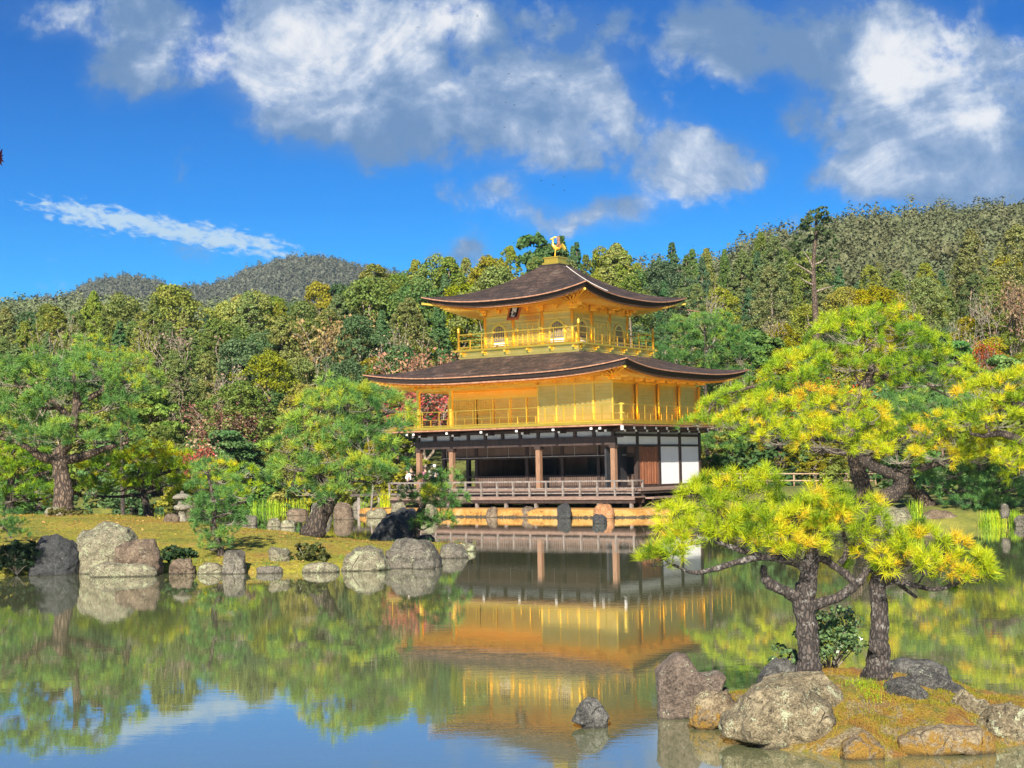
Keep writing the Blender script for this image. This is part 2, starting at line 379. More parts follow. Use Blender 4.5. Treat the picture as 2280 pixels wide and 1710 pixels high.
def rock_mat(name, dark, mid, light, lichen, lich_amt, moss=None, fine=7.0):
    m, t, p, o = mat_new(name)
    co = objco(t)
    oi = t.add('ShaderNodeObjectInfo'); cb = t.add('ShaderNodeVectorMath', operation='ADD'); t.link(co, cb.inputs[0])
    rv = t.add('ShaderNodeCombineXYZ'); t.link(t.math('MULTIPLY', oi.outputs['Random'], 31.0), rv.inputs[0]); t.link(rv.outputs[0], cb.inputs[1]); v = cb.outputs[0]
    f = t.noise(v, fine * .35, 8, .68, .5); g = t.noise(v, fine * 2.2, 6, .7); s = t.noise(t.mapping(v, loc=(4, 7, 1)), fine * .6, 7, .7, .8)
    sp = t.noise(t.mapping(v, loc=(1, 5, 9)), fine * 6, 3, .6)
    k = t.math('ADD', t.math('MULTIPLY', f, .55), t.math('MULTIPLY', g, .45))
    c = t.ramp(t.math('ADD', k, t.math('MULTIPLY', t.math('SUBTRACT', sp, .5), .35)), [(.36, dark), (.48, mid), (.62, light)])
    li = t.smooth(t.math('ADD', s, t.math('MULTIPLY', t.math('SUBTRACT', sp, .5), .45)), .66 - lich_amt, .74 - lich_amt)
    c = t.mixc(t.math('MULTIPLY', li, .85), c, lichen)
    vor = t.add('ShaderNodeTexVoronoi', feature='DISTANCE_TO_EDGE'); t.link(v, vor.inputs['Vector']); vor.inputs['Scale'].default_value = fine * .22
    crack = t.math('MULTIPLY', t.smooth(vor.outputs[0], .022, .0), t.smooth(f, .50, .62))
    c = t.mixc(t.math('MULTIPLY', crack, .45), c, tuple(x * .35 for x in dark))
    if moss:
        geo = t.add('ShaderNodeNewGeometry'); gs = t.add('ShaderNodeSeparateXYZ'); t.link(geo.outputs['Position'], gs.inputs[0])
        ns = t.add('ShaderNodeSeparateXYZ'); t.link(geo.outputs['Normal'], ns.inputs[0])
        mf = t.math('ADD', t.math('MULTIPLY', t.math('SUBTRACT', moss[1], gs.outputs[2]), 1.2 / moss[1]), t.math('MULTIPLY', t.math('SUBTRACT', s, .52), 5.0))
        c = t.mixc(t.smooth(mf, .35, .9), c, t.mixc(g, moss[0], tuple(x * .5 for x in moss[0])))
    wl = t.add('ShaderNodeNewGeometry'); ws = t.add('ShaderNodeSeparateXYZ'); t.link(wl.outputs['Position'], ws.inputs[0])
    c = t.mixc(t.math('MULTIPLY', t.smooth(t.math('ADD', ws.outputs[2], t.math('MULTIPLY', t.math('SUBTRACT', g, .5), .06)), .05, .0), .75), c, (.018, .015, .010))
    t.link(c, p.inputs['Base Color']); p.inputs['Roughness'].default_value = .88
    bump(t, p, t.math('SUBTRACT', t.math('ADD', k, t.math('MULTIPLY', sp, .35)), t.math('MULTIPLY', crack, .5)), 1.0, .9 / fine)
    return m
M['rock_grey'] = rock_mat('grey_lichen_rock', (.03, .026, .02), (.12, .105, .08), (.26, .23, .18), (.36, .37, .24), .08)
M['rock_pale'] = rock_mat('pale_lichen_rock', (.045, .038, .025), (.17, .15, .095), (.34, .30, .20), (.40, .42, .25), .13)
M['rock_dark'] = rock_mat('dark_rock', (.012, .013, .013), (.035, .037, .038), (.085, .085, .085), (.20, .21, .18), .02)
M['rock_brown'] = rock_mat('brown_rock', (.04, .027, .018), (.14, .098, .065), (.28, .21, .14), (.36, .34, .22), .05)
M['rock_orange'] = rock_mat('orange_rock', (.18, .075, .03), (.38, .17, .07), (.52, .29, .14), (.40, .35, .24), .02)
M['rock_near'] = rock_mat('near_lichen_rock', (.03, .024, .015), (.19, .15, .085), (.42, .34, .21), (.42, .44, .28), .10, None, 11.0)
M['rock_near_moss'] = rock_mat('near_mossy_rock', (.03, .022, .014), (.18, .13, .075), (.38, .30, .18), (.42, .44, .28), .09, ((.36, .20, .025), .30), 11.0)
M['rock_near_slab'] = rock_mat('near_slab_rock', (.045, .033, .026), (.15, .11, .082), (.25, .19, .15), (.36, .40, .27), .07, None, 8.0)
M['rock_near_dark'] = rock_mat('near_dark_and_shaded_rock', (.012, .012, .011), (.065, .062, .056), (.20, .19, .17), (.36, .38, .28), .06, None, 11.0)  # also holds the pine shade on the rocks behind the trunks
M['lantern'] = rock_mat('lantern_stone', (.12, .105, .08), (.27, .24, .18), (.42, .38, .30), (.45, .46, .33), .08)

def moss_mat(name, scale, leaves):
    stops = [(.34, (.10, .13, .012)), (.45, (.25, .25, .014)), (.53, (.36, .29, .025)), (.62, (.34, .20, .03)), (.72, (.18, .14, .03))] if leaves else [(.32, (.13, .14, .014)), (.42, (.30, .24, .016)), (.50, (.42, .25, .025)), (.60, (.34, .15, .025)), (.70, (.17, .10, .03))]
    m, t, p, o = mat_new(name)
    co = objco(t)
    f = t.noise(co, .42 * scale, 6, .62, .3); g = t.noise(co, 7 * scale, 5, .7); h = t.noise(t.mapping(co, loc=(5, 2, 8)), 1.3 * scale, 5, .65)
    k = t.math('ADD', t.math('MULTIPLY', f, .68), t.math('MULTIPLY', h, .32))
    c = t.ramp(k, stops)
    c = t.mixc(t.math('MULTIPLY', t.smooth(g, .42, .66), .65), c, (.07, .05, .010))
    if not leaves:
        q = t.noise(t.mapping(co, loc=(9, 1, 3)), 3.2, 7, .68, .5)
        c = t.mixc(t.math('MULTIPLY', t.smooth(q, .50, .60), .9), c, t.mixc(t.smooth(t.noise(co, 38, 5, .7), .4, .6), (.16, .115, .06), (.42, .34, .20)))
        c = t.mixc(t.math('MULTIPLY', t.smooth(t.noise(t.mapping(co, loc=(2, 8, 3)), 2.1, 6, .7), .52, .62), .8), c, (.13, .15, .015))
    if leaves:
        vo = t.add('ShaderNodeTexVoronoi'); t.link(co, vo.inputs['Vector']); vo.inputs['Scale'].default_value = 6.5
        spk = t.math('MULTIPLY', t.smooth(vo.outputs['Distance'], .26, .14), t.smooth(h, .46, .60))
        c = t.mixc(t.math('MULTIPLY', spk, .7), c, (.66, .46, .17))
    t.link(c, p.inputs['Base Color']); p.inputs['Roughness'].default_value = .95
    bump(t, p, t.math('ADD', g, t.math('MULTIPLY', h, .8)), 1.0, (.12 if leaves else .35) / scale)
    return m
M['moss'] = moss_mat('golden_moss', 1.0, True)
M['moss_near'] = moss_mat('near_golden_moss', 6.5, False)
M['moss_tuft'] = None
# forest floor
m, t, p, o = mat_new('forest_floor')
co = objco(t); f = t.noise(co, .12, 7, .65); g = t.noise(co, 1.4, 5, .7)
c = t.ramp(t.math('ADD', t.math('MULTIPLY', f, .6), t.math('MULTIPLY', g, .4)), [(.32, (.035, .045, .012)), (.46, (.12, .135, .02)), (.58, (.21, .20, .03)), (.72, (.22, .145, .045))])
t.link(c, p.inputs['Base Color']); p.inputs['Roughness'].default_value = .95; bump(t, p, g, .7, .25)
M['ground'] = m
m, t, p, o = mat_new('hill_ground')
co = objco(t); f = t.noise(co, .05, 7, .7); g = t.noise(co, .3, 5, .7)
c = t.ramp(t.math('ADD', t.math('MULTIPLY', f, .5), t.math('MULTIPLY', g, .5)), [(.3, (.022, .026, .014)), (.5, (.06, .06, .03)), (.7, (.11, .095, .055))])
t.link(c, p.inputs['Base Color']); p.inputs['Roughness'].default_value = .95; bump(t, p, g, .8, 2.0)
M['hill'] = m
# pond: murky green water with small ripples
m, t, p, o = mat_new('pond_water')
co = objco(t)
r1 = t.noise(t.mapping(co, scale=(.55, 2.0, 1)), 1.5, 3, .55, .3)
r2 = t.noise(t.mapping(co, scale=(.8, 3.2, 1), rot=(0, 0, .12)), 5.5, 3, .5, .2)
r3 = t.noise(co, .10, 3, .5)
amp = t.smooth(r3, .35, .72)
hgt = t.math('ADD', t.math('MULTIPLY', r1, .45), t.math('MULTIPLY', r2, t.math('ADD', .08, t.math('MULTIPLY', amp, .22))))
b = bump(t, p, hgt, 1.0, .0012)
t.link(t.mixc(t.smooth(t.noise(co, .05, 3), .35, .65), (.13, .145, .072), (.155, .165, .08)), p.inputs['Base Color'])
p.inputs['Roughness'].default_value = 1.0; p.inputs['Specular IOR Level'].default_value = 0.0
fr = t.add('ShaderNodeFresnel'); fr.inputs['IOR'].default_value = 1.9; t.link(b.outputs[0], fr.inputs['Normal'])
gl = t.add('ShaderNodeBsdfGlossy'); gl.inputs['Roughness'].default_value = .01; gl.inputs['Color'].default_value = (1, 1, 1, 1); t.link(b.outputs[0], gl.inputs['Normal'])
mx = t.add('ShaderNodeMixShader'); t.link(t.math('MULTIPLY_ADD', fr.outputs[0], .95, .16, clamp=True), mx.inputs[0]); t.link(p.outputs[0], mx.inputs[1]); t.link(gl.outputs[0], mx.inputs[2]); t.link(mx.outputs[0], o.inputs[0])
M['water'] = m

def bark_mat(name, dark, light, scale=6, lich=None):
    m, t, p, o = mat_new(name)
    co = objco(t); v = t.mapping(co, scale=(1, 1, .42))
    vo = t.add('ShaderNodeTexVoronoi', feature='DISTANCE_TO_EDGE'); t.link(v, vo.inputs['Vector']); vo.inputs['Scale'].default_value = scale * 2.2
    f = t.noise(v, scale * 1.1, 7, .75, .6); g = t.noise(co, scale * 4, 4, .7)
    k = t.math('ADD', t.math('MULTIPLY', t.smooth(vo.outputs[0], .0, .3), .22), t.math('ADD', t.math('MULTIPLY', f, .55), t.math('MULTIPLY', g, .25)))
    c = t.mixc(t.smooth(k, .36, .72), dark, light)
    if lich: c = t.mixc(t.math('MULTIPLY', t.smooth(t.noise(t.mapping(co, loc=(3, 3, 3)), scale * .9, 6, .75), .54, .64), .8), c, lich)
    t.link(c, p.inputs['Base Color']); p.inputs['Roughness'].default_value = .92; bump(t, p, k, .9, .5 / scale)
    return m
M['bark_near'] = bark_mat('near_pine_bark', (.020, .016, .014), (.115, .09, .075), 13, (.27, .25, .22))
M['bark_pine'] = bark_mat('pine_bark', (.022, .017, .014), (.13, .095, .07), 5)
M['bark_warm'] = bark_mat('warm_pine_bark', (.035, .024, .018), (.23, .16, .11), 5)  # darkened all over to hold the crown's shade on the upper trunk
M['bark_pale'] = bark_mat('pale_forest_bark', (.16, .12, .085), (.46, .38, .29), 2.5)
M['bark_white'] = bark_mat('whitish_bark', (.20, .165, .12), (.46, .40, .33), 2.5)
M['bark_red'] = bark_mat('red_pine_bark', (.12, .07, .05), (.38, .25, .18), 3)
M['twig'] = plain('grey_twigs', (.13, .10, .075), (.32, .28, .22), 9, .85, 0, (1, 1, 1), 0)

def needle_mat(name, stops, trans=.13, sat=1.0):
    """needle colour by the attribute 'tint' that each tuft carries"""
    m, t, p, o = mat_new(name)
    a = t.add('ShaderNodeAttribute', attribute_name='tint')
    c = t.ramp(a.outputs['Fac'], stops)
    t.link(c, p.inputs['Base Color']); p.inputs['Roughness'].default_value = .55
    p.inputs['Specular IOR Level'].default_value = .25
    tr = t.add('ShaderNodeBsdfTranslucent'); t.link(c, tr.inputs['Color'])
    mx = t.add('ShaderNodeMixShader'); mx.inputs[0].default_value = trans
    t.link(p.outputs[0], mx.inputs[1]); t.link(tr.outputs[0], mx.inputs[2]); t.link(mx.outputs[0], o.inputs[0])
    return m
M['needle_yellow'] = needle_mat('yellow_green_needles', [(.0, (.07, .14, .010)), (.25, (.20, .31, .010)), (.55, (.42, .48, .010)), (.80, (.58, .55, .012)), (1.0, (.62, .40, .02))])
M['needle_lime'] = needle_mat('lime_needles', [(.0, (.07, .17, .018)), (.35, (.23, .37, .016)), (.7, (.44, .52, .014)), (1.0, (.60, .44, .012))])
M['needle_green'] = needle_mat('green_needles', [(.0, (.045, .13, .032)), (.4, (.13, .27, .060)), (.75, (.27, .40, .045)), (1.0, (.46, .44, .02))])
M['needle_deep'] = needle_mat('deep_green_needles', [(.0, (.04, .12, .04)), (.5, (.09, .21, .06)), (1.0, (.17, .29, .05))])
def leaf_mat(name, trans=.3, var=.55):
    """broad leaves: the tree's own colour, uneven from leaf to leaf"""
    m, t, p, o = mat_new(name)
    oi = t.add('ShaderNodeObjectInfo'); geo = t.add('ShaderNodeNewGeometry')
    a = t.add('ShaderNodeAttribute', attribute_name='tint')
    k = t.math('ADD', t.math('MULTIPLY', geo.outputs['Random Per Island'], var), 1.0 - var * .5)
    hs = t.add('ShaderNodeHueSaturation'); t.link(oi.outputs['Color'], hs.inputs['Color'])
    t.link(t.math('ADD', .5, t.math('MULTIPLY', t.math('SUBTRACT', a.outputs['Fac'], .5), .045)), hs.inputs['Hue']); t.link(k, hs.inputs['Value'])
    t.link(t.math('ADD', 1.05, t.math('MULTIPLY', t.math('SUBTRACT', oi.outputs['Random'], .5), .25)), hs.inputs['Saturation'])
    t.link(hs.outputs[0], p.inputs['Base Color']); p.inputs['Roughness'].default_value = .6; p.inputs['Specular IOR Level'].default_value = .3
    tr = t.add('ShaderNodeBsdfTranslucent'); t.link(hs.outputs[0], tr.inputs['Color'])
    mx = t.add('ShaderNodeMixShader'); mx.inputs[0].default_value = trans
    t.link(p.outputs[0], mx.inputs[1]); t.link(tr.outputs[0], mx.inputs[2]); t.link(mx.outputs[0], o.inputs[0])
    return m
M['leaf'] = leaf_mat('tree_leaves')
M['far_leaf'] = leaf_mat('far_wood_leaves', .1, .45)
def gloss_leaf():
    m, t, p, o = mat_new('glossy_leaves')
    geo = t.add('ShaderNodeNewGeometry')
    t.link(t.mixc(geo.outputs['Random Per Island'], (.035, .075, .02), (.13, .20, .075)), p.inputs['Base Color']); p.inputs['Roughness'].default_value = .28
    return m
M['leaf_gloss'] = gloss_leaf()

# ------------------------------------------------------------------ ground, hills, water
def interp(x, pts):
    xs, ys = zip(*pts); return np.interp(x, xs, ys)
SHORE = [(-400, 60), (-90, 88), (-36, 100), (-20, 105), (-15, 103), (-11.5, 99), (-9.3, 93), (-8.2, 86), (0, 80), (6.3, 75), (9.9, 70.5), (12.3, 61.5), (15, 57.6), (27, 57.2), (60, 52), (400, 40)]
MOUNT = [(-900, 690), (-300, 680), (-60, 668), (20, 664), (110, 650), (160, 640), (200, 616), (250, 604), (290, 600), (330, 606), (370, 620), (420, 626), (470, 622), (510, 606), (550, 588), (600, 570), (650, 560), (690, 556), (730, 560), (775, 572), (830, 586), (880, 594), (950, 612), (1050, 640), (1300, 690), (2600, 760)]
RHILL = [(-400, 690), (0, 684), (500, 690), (900, 700), (1300, 680), (1480, 625), (1580, 575), (1640, 545), (1690, 524), (1760, 512), (1820, 496), (1900, 474), (2000, 466), (2100, 460), (2200, 456), (2300, 446), (2500, 440), (3200, 470)]
def zray(px, py, Y): return W(px, py, Y).z
MX = [(W(a, b, 1400).x, W(a, b, 1400).z - 18) for a, b in MOUNT]
RX = [(W(a, b, 420).x, W(a, b, 420).z - (14 if a > 1000 else 11)) for a, b in RHILL]
def sstep(x, a, b):
    t = np.clip((x - a) / (b - a), 0, 1); return t * t * (3 - 2 * t)
def ground_h(X, Y, rough=True):
    X = np.asarray(X, float); Y = np.asarray(Y, float)
    d = Y - interp(X, SHORE)
    h = np.where(d < 0, np.maximum(d * .55, -.9), .75 * (1 - np.exp(-np.maximum(d, 0) / 1.3)) + .02 * np.clip(d, 0, 25))
    y0 = 112 + (96 - 112) * sstep(X, -12, 16)
    base = 1.0 + np.maximum(Y - y0, 0) * (.125 + .035 * sstep(X, 0, 30))
    h = np.where(Y > y0, h + base - 1.0, h)
    t = sstep(Y, 190, 420)
    far = interp(X * 420 / np.maximum(Y, 200), RX) * .5 + interp(X, RX) * .5
    h = h * (1 - t) + far * t
    t2 = sstep(Y, 430, 800)
    h = h * (1 - t2) + 25 * t2
    m = interp(X * 1400 / np.maximum(Y, 900), MX)
    h = h + np.where(Y > 700, (m - 25) * np.exp(-((Y - 1400) / 330) ** 2), 0)
    h = h - sstep(Y, 1500, 2600) * 30
    if rough:
        p = np.stack([X / 14, Y / 14, np.zeros_like(X)], -1).reshape(-1, 3)
        h = h + (fbm(p, 3, 5).reshape(X.shape)) * (.12 + 1.0 * sstep(Y, 120, 220)) * sstep(d, 0, 6)
    return h
def gh(x, y): return float(ground_h(np.array([x]), np.array([y]))[0])
def heightfield(name, xs, ys, hf, mat):
    X, Y = np.meshgrid(xs, ys); Z = hf(X, Y)
    v = np.stack([X, Y, Z], -1).reshape(-1, 3); nx, ny = len(xs), len(ys)
    i = np.arange(nx * ny).reshape(ny, nx)
    f = np.stack([i[:-1, :-1], i[:-1, 1:], i[1:, 1:], i[1:, :-1]], -1).reshape(-1, 4)
    return link(name, mesh_np(name, v, f, 4), mat, None, True)
xs = np.concatenate([np.linspace(-700, -70, 40), np.linspace(-68, 68, 137), np.linspace(70, 700, 40)])
ys = np.concatenate([np.linspace(-60, 50, 23), np.linspace(51, 126, 101), np.linspace(128, 260, 67)])
tag(heightfield('ground', xs, ys, ground_h, M['ground']), kind='structure')
xs = np.concatenate([np.linspace(-1500, -330, 50), np.linspace(-320, 420, 149), np.linspace(430, 1500, 50)])
ys = np.concatenate([np.linspace(260, 480, 60), np.linspace(490, 1000, 26), np.linspace(1010, 1560, 70), np.linspace(1600, 1740, 4)])
tag(heightfield('hills', xs, ys, ground_h, M['hill']), kind='structure')
mb = MB(); mb.quad((-300, -50, 0), (300, -50, 0), (300, 125, 0), (-300, 125, 0))
tag(mb.build('water', M['water']), kind='structure')

# islands: domes inside an outline (front shore, then back shore), heights by distance from the shore
def inside_dist(px_, py_, poly):
    P_ = np.array(poly); n_ = len(P_); d = np.full(px_.shape, 1e9); ins = np.zeros(px_.shape, bool)
    for i in range(n_):
        a, b = P_[i], P_[(i + 1) % n_]
        e = b - a; t = np.clip(((px_ - a[0]) * e[0] + (py_ - a[1]) * e[1]) / (e @ e), 0, 1)
        d = np.minimum(d, np.hypot(px_ - a[0] - t * e[0], py_ - a[1] - t * e[1]))
        c = ((a[1] > py_) != (b[1] > py_)) & (px_ < (b[0] - a[0]) * (py_ - a[1]) / (b[1] - a[1] + 1e-12) + a[0])
        ins ^= c
    return np.where(ins, d, -d)
def wz(p): q = WZ(p[0], p[1], 0); return (q.x, q.y)
ISL = [(-24, 31), (-17.5, 33), (-14.8, 36.8)] + [wz(p) for p in [(60, 1279), (150, 1277), (250, 1275), (350, 1274), (430, 1276), (520, 1276), (600, 1275), (680, 1272), (760, 1269), (850, 1265), (930, 1259), (985, 1242), (1040, 1229), (1062, 1222)]] + \
      [(-1.9, 48.8), (-3.6, 49.6), (-5.0, 51.0), (-7.5, 55), (-10, 58.5), (-14, 60.5), (-20, 61), (-27, 58), (-30, 45)]
def isl_h(X, Y):
    d = inside_dist(X, Y, ISL)
    k = interp(X, [(-30, 1.35), (-14, 1.30), (-9.5, 1.05), (-6, .80), (-3, .55), (-1, .25)])
    p = np.stack([X / 2.2, Y / 2.2, np.zeros_like(X)], -1).reshape(-1, 3)
    rough = fbm(p, 3, 11).reshape(X.shape) * .05
    return np.where(d > 0, .16 * (1 - np.exp(-d / .15)) + (k - .16) * (1 - np.exp(-(np.maximum(d, 0) / 4.2) ** 1.25)) + rough * np.clip(d, 0, 1), np.maximum(d * .8, -.6))
tag(heightfield('mossy_island', np.linspace(-31, 0.5, 190), np.linspace(30, 62, 190), isl_h, M['moss']), kind='structure')
def ih(x, y): return float(isl_h(np.array([x]), np.array([y]))[0])
ISL2 = [wz(p) for p in [(1520, 1597), (1600, 1620), (1650, 1652), (1720, 1668), (1800, 1676), (1890, 1688), (1960, 1690), (2040, 1680), (2120, 1676), (2210, 1668), (2290, 1655), (2330, 1630)]] + \
       [(5.6, 15.6), (5.0, 16.6), (4.2, 17.0), (3.2, 16.9), (2.5, 16.5), (1.9, 15.9)]
def isl2_h(X, Y):
    d = inside_dist(X, Y, ISL2)
    p = np.stack([X / .5, Y / .5, np.zeros_like(X)], -1).reshape(-1, 3)
    r = fbm(p, 4, 21).reshape(X.shape)
    k = .26 + .20 * np.exp(-((X - 3.1) / 1.0) ** 2 - ((Y - 15.2) / 1.0) ** 2)
    return np.where(d > 0, .05 * (1 - np.exp(-d / .05)) + k * (1 - np.exp(-(np.maximum(d, 0) / .55) ** 1.3)) + r * .075 * np.clip(d * 3, 0, 1), np.maximum(d * .8, -.4))
tag(heightfield('near_islet', np.linspace(1.2, 6.3, 230), np.linspace(12.6, 17.4, 220), isl2_h, M['moss_near']), kind='structure')
def i2h(x, y): return float(isl2_h(np.array([x]), np.array([y]))[0])

# ------------------------------------------------------------------ rocks
def ico(sub):
    import bmesh
    bm = bmesh.new(); bmesh.ops.create_icosphere(bm, subdivisions=sub, radius=1.0)
    v = np.array([p.co[:] for p in bm.verts]); f = np.array([[q.index for q in p.verts] for p in bm.faces]); bm.free(); return v, f
ICO = {k: ico(k) for k in (3, 4, 5, 6)}
def rock(label, mat, outline=None, rect=None, zb=0.0, seed=1, sub=4, depth=.75, pw=3.4, bury=.3, rough=.06, facets=15, cat='rock', name='rock', Y=None, lean=0.0):
    """a boulder whose face towards the pond has the given outline (picture points), with its own depth and buried foot"""
    rng = np.random.default_rng(seed)
    if outline is None:
        x0, x1, y0, y1 = rect; w, h = x1 - x0, y1 - y0
        a = np.linspace(0, math.pi, 9); pr = rng.uniform(.88, 1.0, 9)
        outline = [((x0 + x1) / 2 + math.cos(t) * w / 2 * (abs(math.cos(t)) ** -.25 if abs(math.cos(t)) > .3 else 1.25) * q * .96, y1 - (math.sin(t) ** .62 if math.sin(t) > 0 else 0) * h * (q if 1 < i < 7 else 1)) for i, (t, q) in enumerate(zip(a, pr))]
    xs_ = [p[0] for p in outline]; ys_ = [p[1] for p in outline]
    cxp, ybp = (min(xs_) + max(xs_)) / 2, max(ys_)
    if Y is None: Y = WZ(cxp, ybp, zb).y
    sc = Y / FPX
    wid = (max(xs_) - min(xs_)) * sc; hei = (ybp - min(ys_)) * sc; dep = wid * depth if wid < hei * 2.2 else hei * 2.0 * depth
    ctr = W(cxp, ybp, Y)
    base_drop = bury * hei
    # outline in metres about the centre (x right, z up), closed below the ground
    pts = [((x - cxp) * sc, (ybp - y) * sc) for x, y in outline]
    pts = sorted(pts, key=lambda q: -math.atan2(q[1] - hei * .18, q[0]))
    low = [(-wid * .47, -base_drop), (wid * .47, -base_drop)]
    poly = np.array(pts + low); c0 = np.array([0, hei * .22])
    ang = np.arctan2(poly[:, 1] - c0[1], poly[:, 0]); rad = np.hypot(poly[:, 0], poly[:, 1] - c0[1])
    o = np.argsort(ang); poly = poly[o]; ang = ang[o]
    v, f = ICO[sub]
    th = np.arctan2(v[:, 2], v[:, 0])
    # straight edges between outline points: intersect the ray with each edge
    rp = np.full(len(v), .05)
    dx, dz = np.cos(th), np.sin(th)
    for i in range(len(poly)):
        a = poly[i] - c0; b = poly[(i + 1) % len(poly)] - c0
        e = b - a; den = dx * e[1] - dz * e[0]
        with np.errstate(all='ignore'):
            t = (a[0] * e[1] - a[1] * e[0]) / den; u = (a[0] * dz - a[1] * dx) / den
        ok = (t > 0) & (u >= -1e-6) & (u <= 1 + 1e-6)
        rp = np.where(ok, np.maximum(rp, t), rp)
    fxz = np.hypot(v[:, 0], v[:, 2]); ry = dep / 2
    r = 1.0 / (((fxz / rp) ** pw + (np.abs(v[:, 1]) / ry) ** pw) ** (1 / pw))
    # chop with a few random planes for flat faces
    for k in range(facets):
        n_ = rdir(1, rng)[0]; 
        if n_[1] > .2: n_[1] *= -1
        n_ = n_ / np.linalg.norm(n_)
        ext = abs(n_[0]) * wid * .5 + abs(n_[1]) * ry + abs(n_[2]) * hei * .5
        dn = v @ n_; lim = ext * rng.uniform(.66, .9)
        r = np.where((dn > .05) & (np.abs(n_[1]) > .25), np.minimum(r, lim / np.maximum(dn, .05)), r)
    p = v * r[:, None]
    q = p / max(wid, hei)
    nn = fbm(q * 2.6 + seed * 3.7, 5, seed, .55); rid = 1 - np.abs(fbm(q * 4.3 + seed, 4, seed + 5, .55))
    p = p + v * ((nn * rough * 1.1 + (rid - .6) * rough * 1.1) * min(wid, hei * 1.6))[:, None]
    p[:, 0] += lean * p[:, 2]
    p[:, 2] += c0[1]
    ob = link(name, mesh_np(name, p, f, 3), M[mat], None, True)
    ob.location = (ctr.x, ctr.y + dep * .38, ctr.z)
    return tag(ob, label, cat)

# near islet
Rk = rock
Rk('tall split upright slab rising from the water at the near islet\'s left end', 'rock_near_slab', [(1468, 1600), (1468, 1500), (1476, 1487), (1500, 1466), (1516, 1459), (1535, 1464), (1558, 1503), (1572, 1506), (1605, 1502), (1622, 1512), (1632, 1537), (1610, 1545), (1560, 1575), (1540, 1600)], seed=3, sub=6, depth=.45, pw=6, rough=.022, facets=0, bury=.12)
Rk('rounded brown rock with orange moss wedged against the upright slab', 'rock_near_moss', [(1540, 1600), (1556, 1562), (1585, 1545), (1625, 1548), (1652, 1575), (1655, 1620), (1600, 1624)], seed=4, sub=6, depth=.7, rough=.05)
Rk('largest pale boulder of the near islet, dark shadow on its left shoulder', 'rock_near', [(1618, 1645), (1625, 1610), (1660, 1580), (1700, 1545), (1745, 1533), (1800, 1540), (1850, 1575), (1880, 1640), (1870, 1668), (1700, 1664)], seed=5, sub=6, depth=.8, rough=.045, pw=2.8)
Rk('flat pale boulder behind the largest one, under the taller pine trunk', 'rock_near', [(1690, 1560), (1720, 1522), (1780, 1508), (1840, 1512), (1875, 1545), (1890, 1590), (1700, 1590)], zb=.22, seed=6, sub=6, depth=.9, rough=.04)
Rk('dark shaded rock left of the taller pine trunk', 'rock_near_dark', [(1694, 1530), (1710, 1490), (1740, 1476), (1775, 1478), (1800, 1500), (1800, 1530)], zb=.30, seed=7, sub=5, depth=.8)  # the pine's shade is put into its dark colour
Rk('long dark ledge rock behind the shorter pine trunk', 'rock_near_dark', [(1960, 1515), (1975, 1480), (2020, 1473), (2075, 1478), (2110, 1490), (2125, 1520)], zb=.28, seed=8, sub=6, depth=.7)  # dappled shade from the crown goes into the dark rock colour
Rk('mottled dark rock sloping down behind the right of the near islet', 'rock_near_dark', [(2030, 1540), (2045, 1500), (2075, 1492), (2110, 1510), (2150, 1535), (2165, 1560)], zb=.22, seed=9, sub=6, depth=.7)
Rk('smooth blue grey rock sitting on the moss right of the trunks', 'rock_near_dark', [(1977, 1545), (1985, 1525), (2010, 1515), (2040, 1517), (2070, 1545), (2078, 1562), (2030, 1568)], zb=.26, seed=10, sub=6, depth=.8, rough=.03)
Rk('pointed rock with a pale green lichen top at the islet\'s right', 'rock_near', [(2130, 1600), (2140, 1560), (2160, 1547), (2200, 1565), (2222, 1605), (2190, 1615)], zb=.10, seed=11, sub=6, depth=.8)
Rk('broad speckled rock cut by the right edge of the photo', 'rock_near', [(2195, 1655), (2205, 1600), (2230, 1580), (2270, 1578), (2310, 1600), (2330, 1655)], seed=12, sub=6, depth=.8)
Rk('long low orange grey rock on the near islet\'s front edge', 'rock_near_moss', [(2005, 1680), (2010, 1648), (2050, 1628), (2110, 1618), (2180, 1625), (2215, 1640), (2225, 1672), (2150, 1682)], seed=13, sub=6, depth=.6, rough=.04)
Rk('small blocky rock at the front centre of the near islet', 'rock_near_moss', [(1880, 1690), (1884, 1655), (1905, 1640), (1945, 1640), (1968, 1658), (1972, 1692)], seed=14, sub=6, depth=.75)
Rk('half buried pale stone in the middle of the islet\'s moss', 'rock_near', [(1955, 1582), (1975, 1560), (2000, 1556), (2020, 1580)], zb=.20, seed=15, sub=5, depth=.8)
Rk('lone pointed rock standing in open water below the pavilion\'s reflection', 'rock_near_dark', [(1277, 1608), (1285, 1580), (1305, 1560), (1325, 1555), (1340, 1570), (1356, 1600), (1352, 1622), (1300, 1618)], seed=16, sub=6, depth=.7, rough=.04)
# mossy island shore
Rk('dark shaded boulder at the left end of the mossy island', 'rock_dark', [(60, 1280), (65, 1225), (85, 1203), (115, 1195), (150, 1205), (168, 1235), (170, 1281)], seed=21, sub=5)  # the shade over this boulder is painted in by the dark rock colour
Rk('tallest lichen grey boulder on the mossy island\'s front shore', 'rock_pale', [(156, 1277), (158, 1200), (172, 1175), (205, 1163), (240, 1161), (275, 1178), (292, 1203), (300, 1276)], seed=22, sub=6, depth=.6, rough=.04)
Rk('squarish brown boulder leaning on the tallest one\'s right', 'rock_brown', [(250, 1275), (252, 1222), (262, 1208), (300, 1203), (338, 1204), (348, 1228), (357, 1273)], seed=23, sub=5, depth=.5, Y=38.4)
Rk('low pale stones at the foot of the squarish brown boulder', 'rock_pale', [(190, 1278), (200, 1255), (240, 1248), (300, 1252), (345, 1262), (350, 1279)], seed=24, sub=5, depth=.3, Y=37.9)
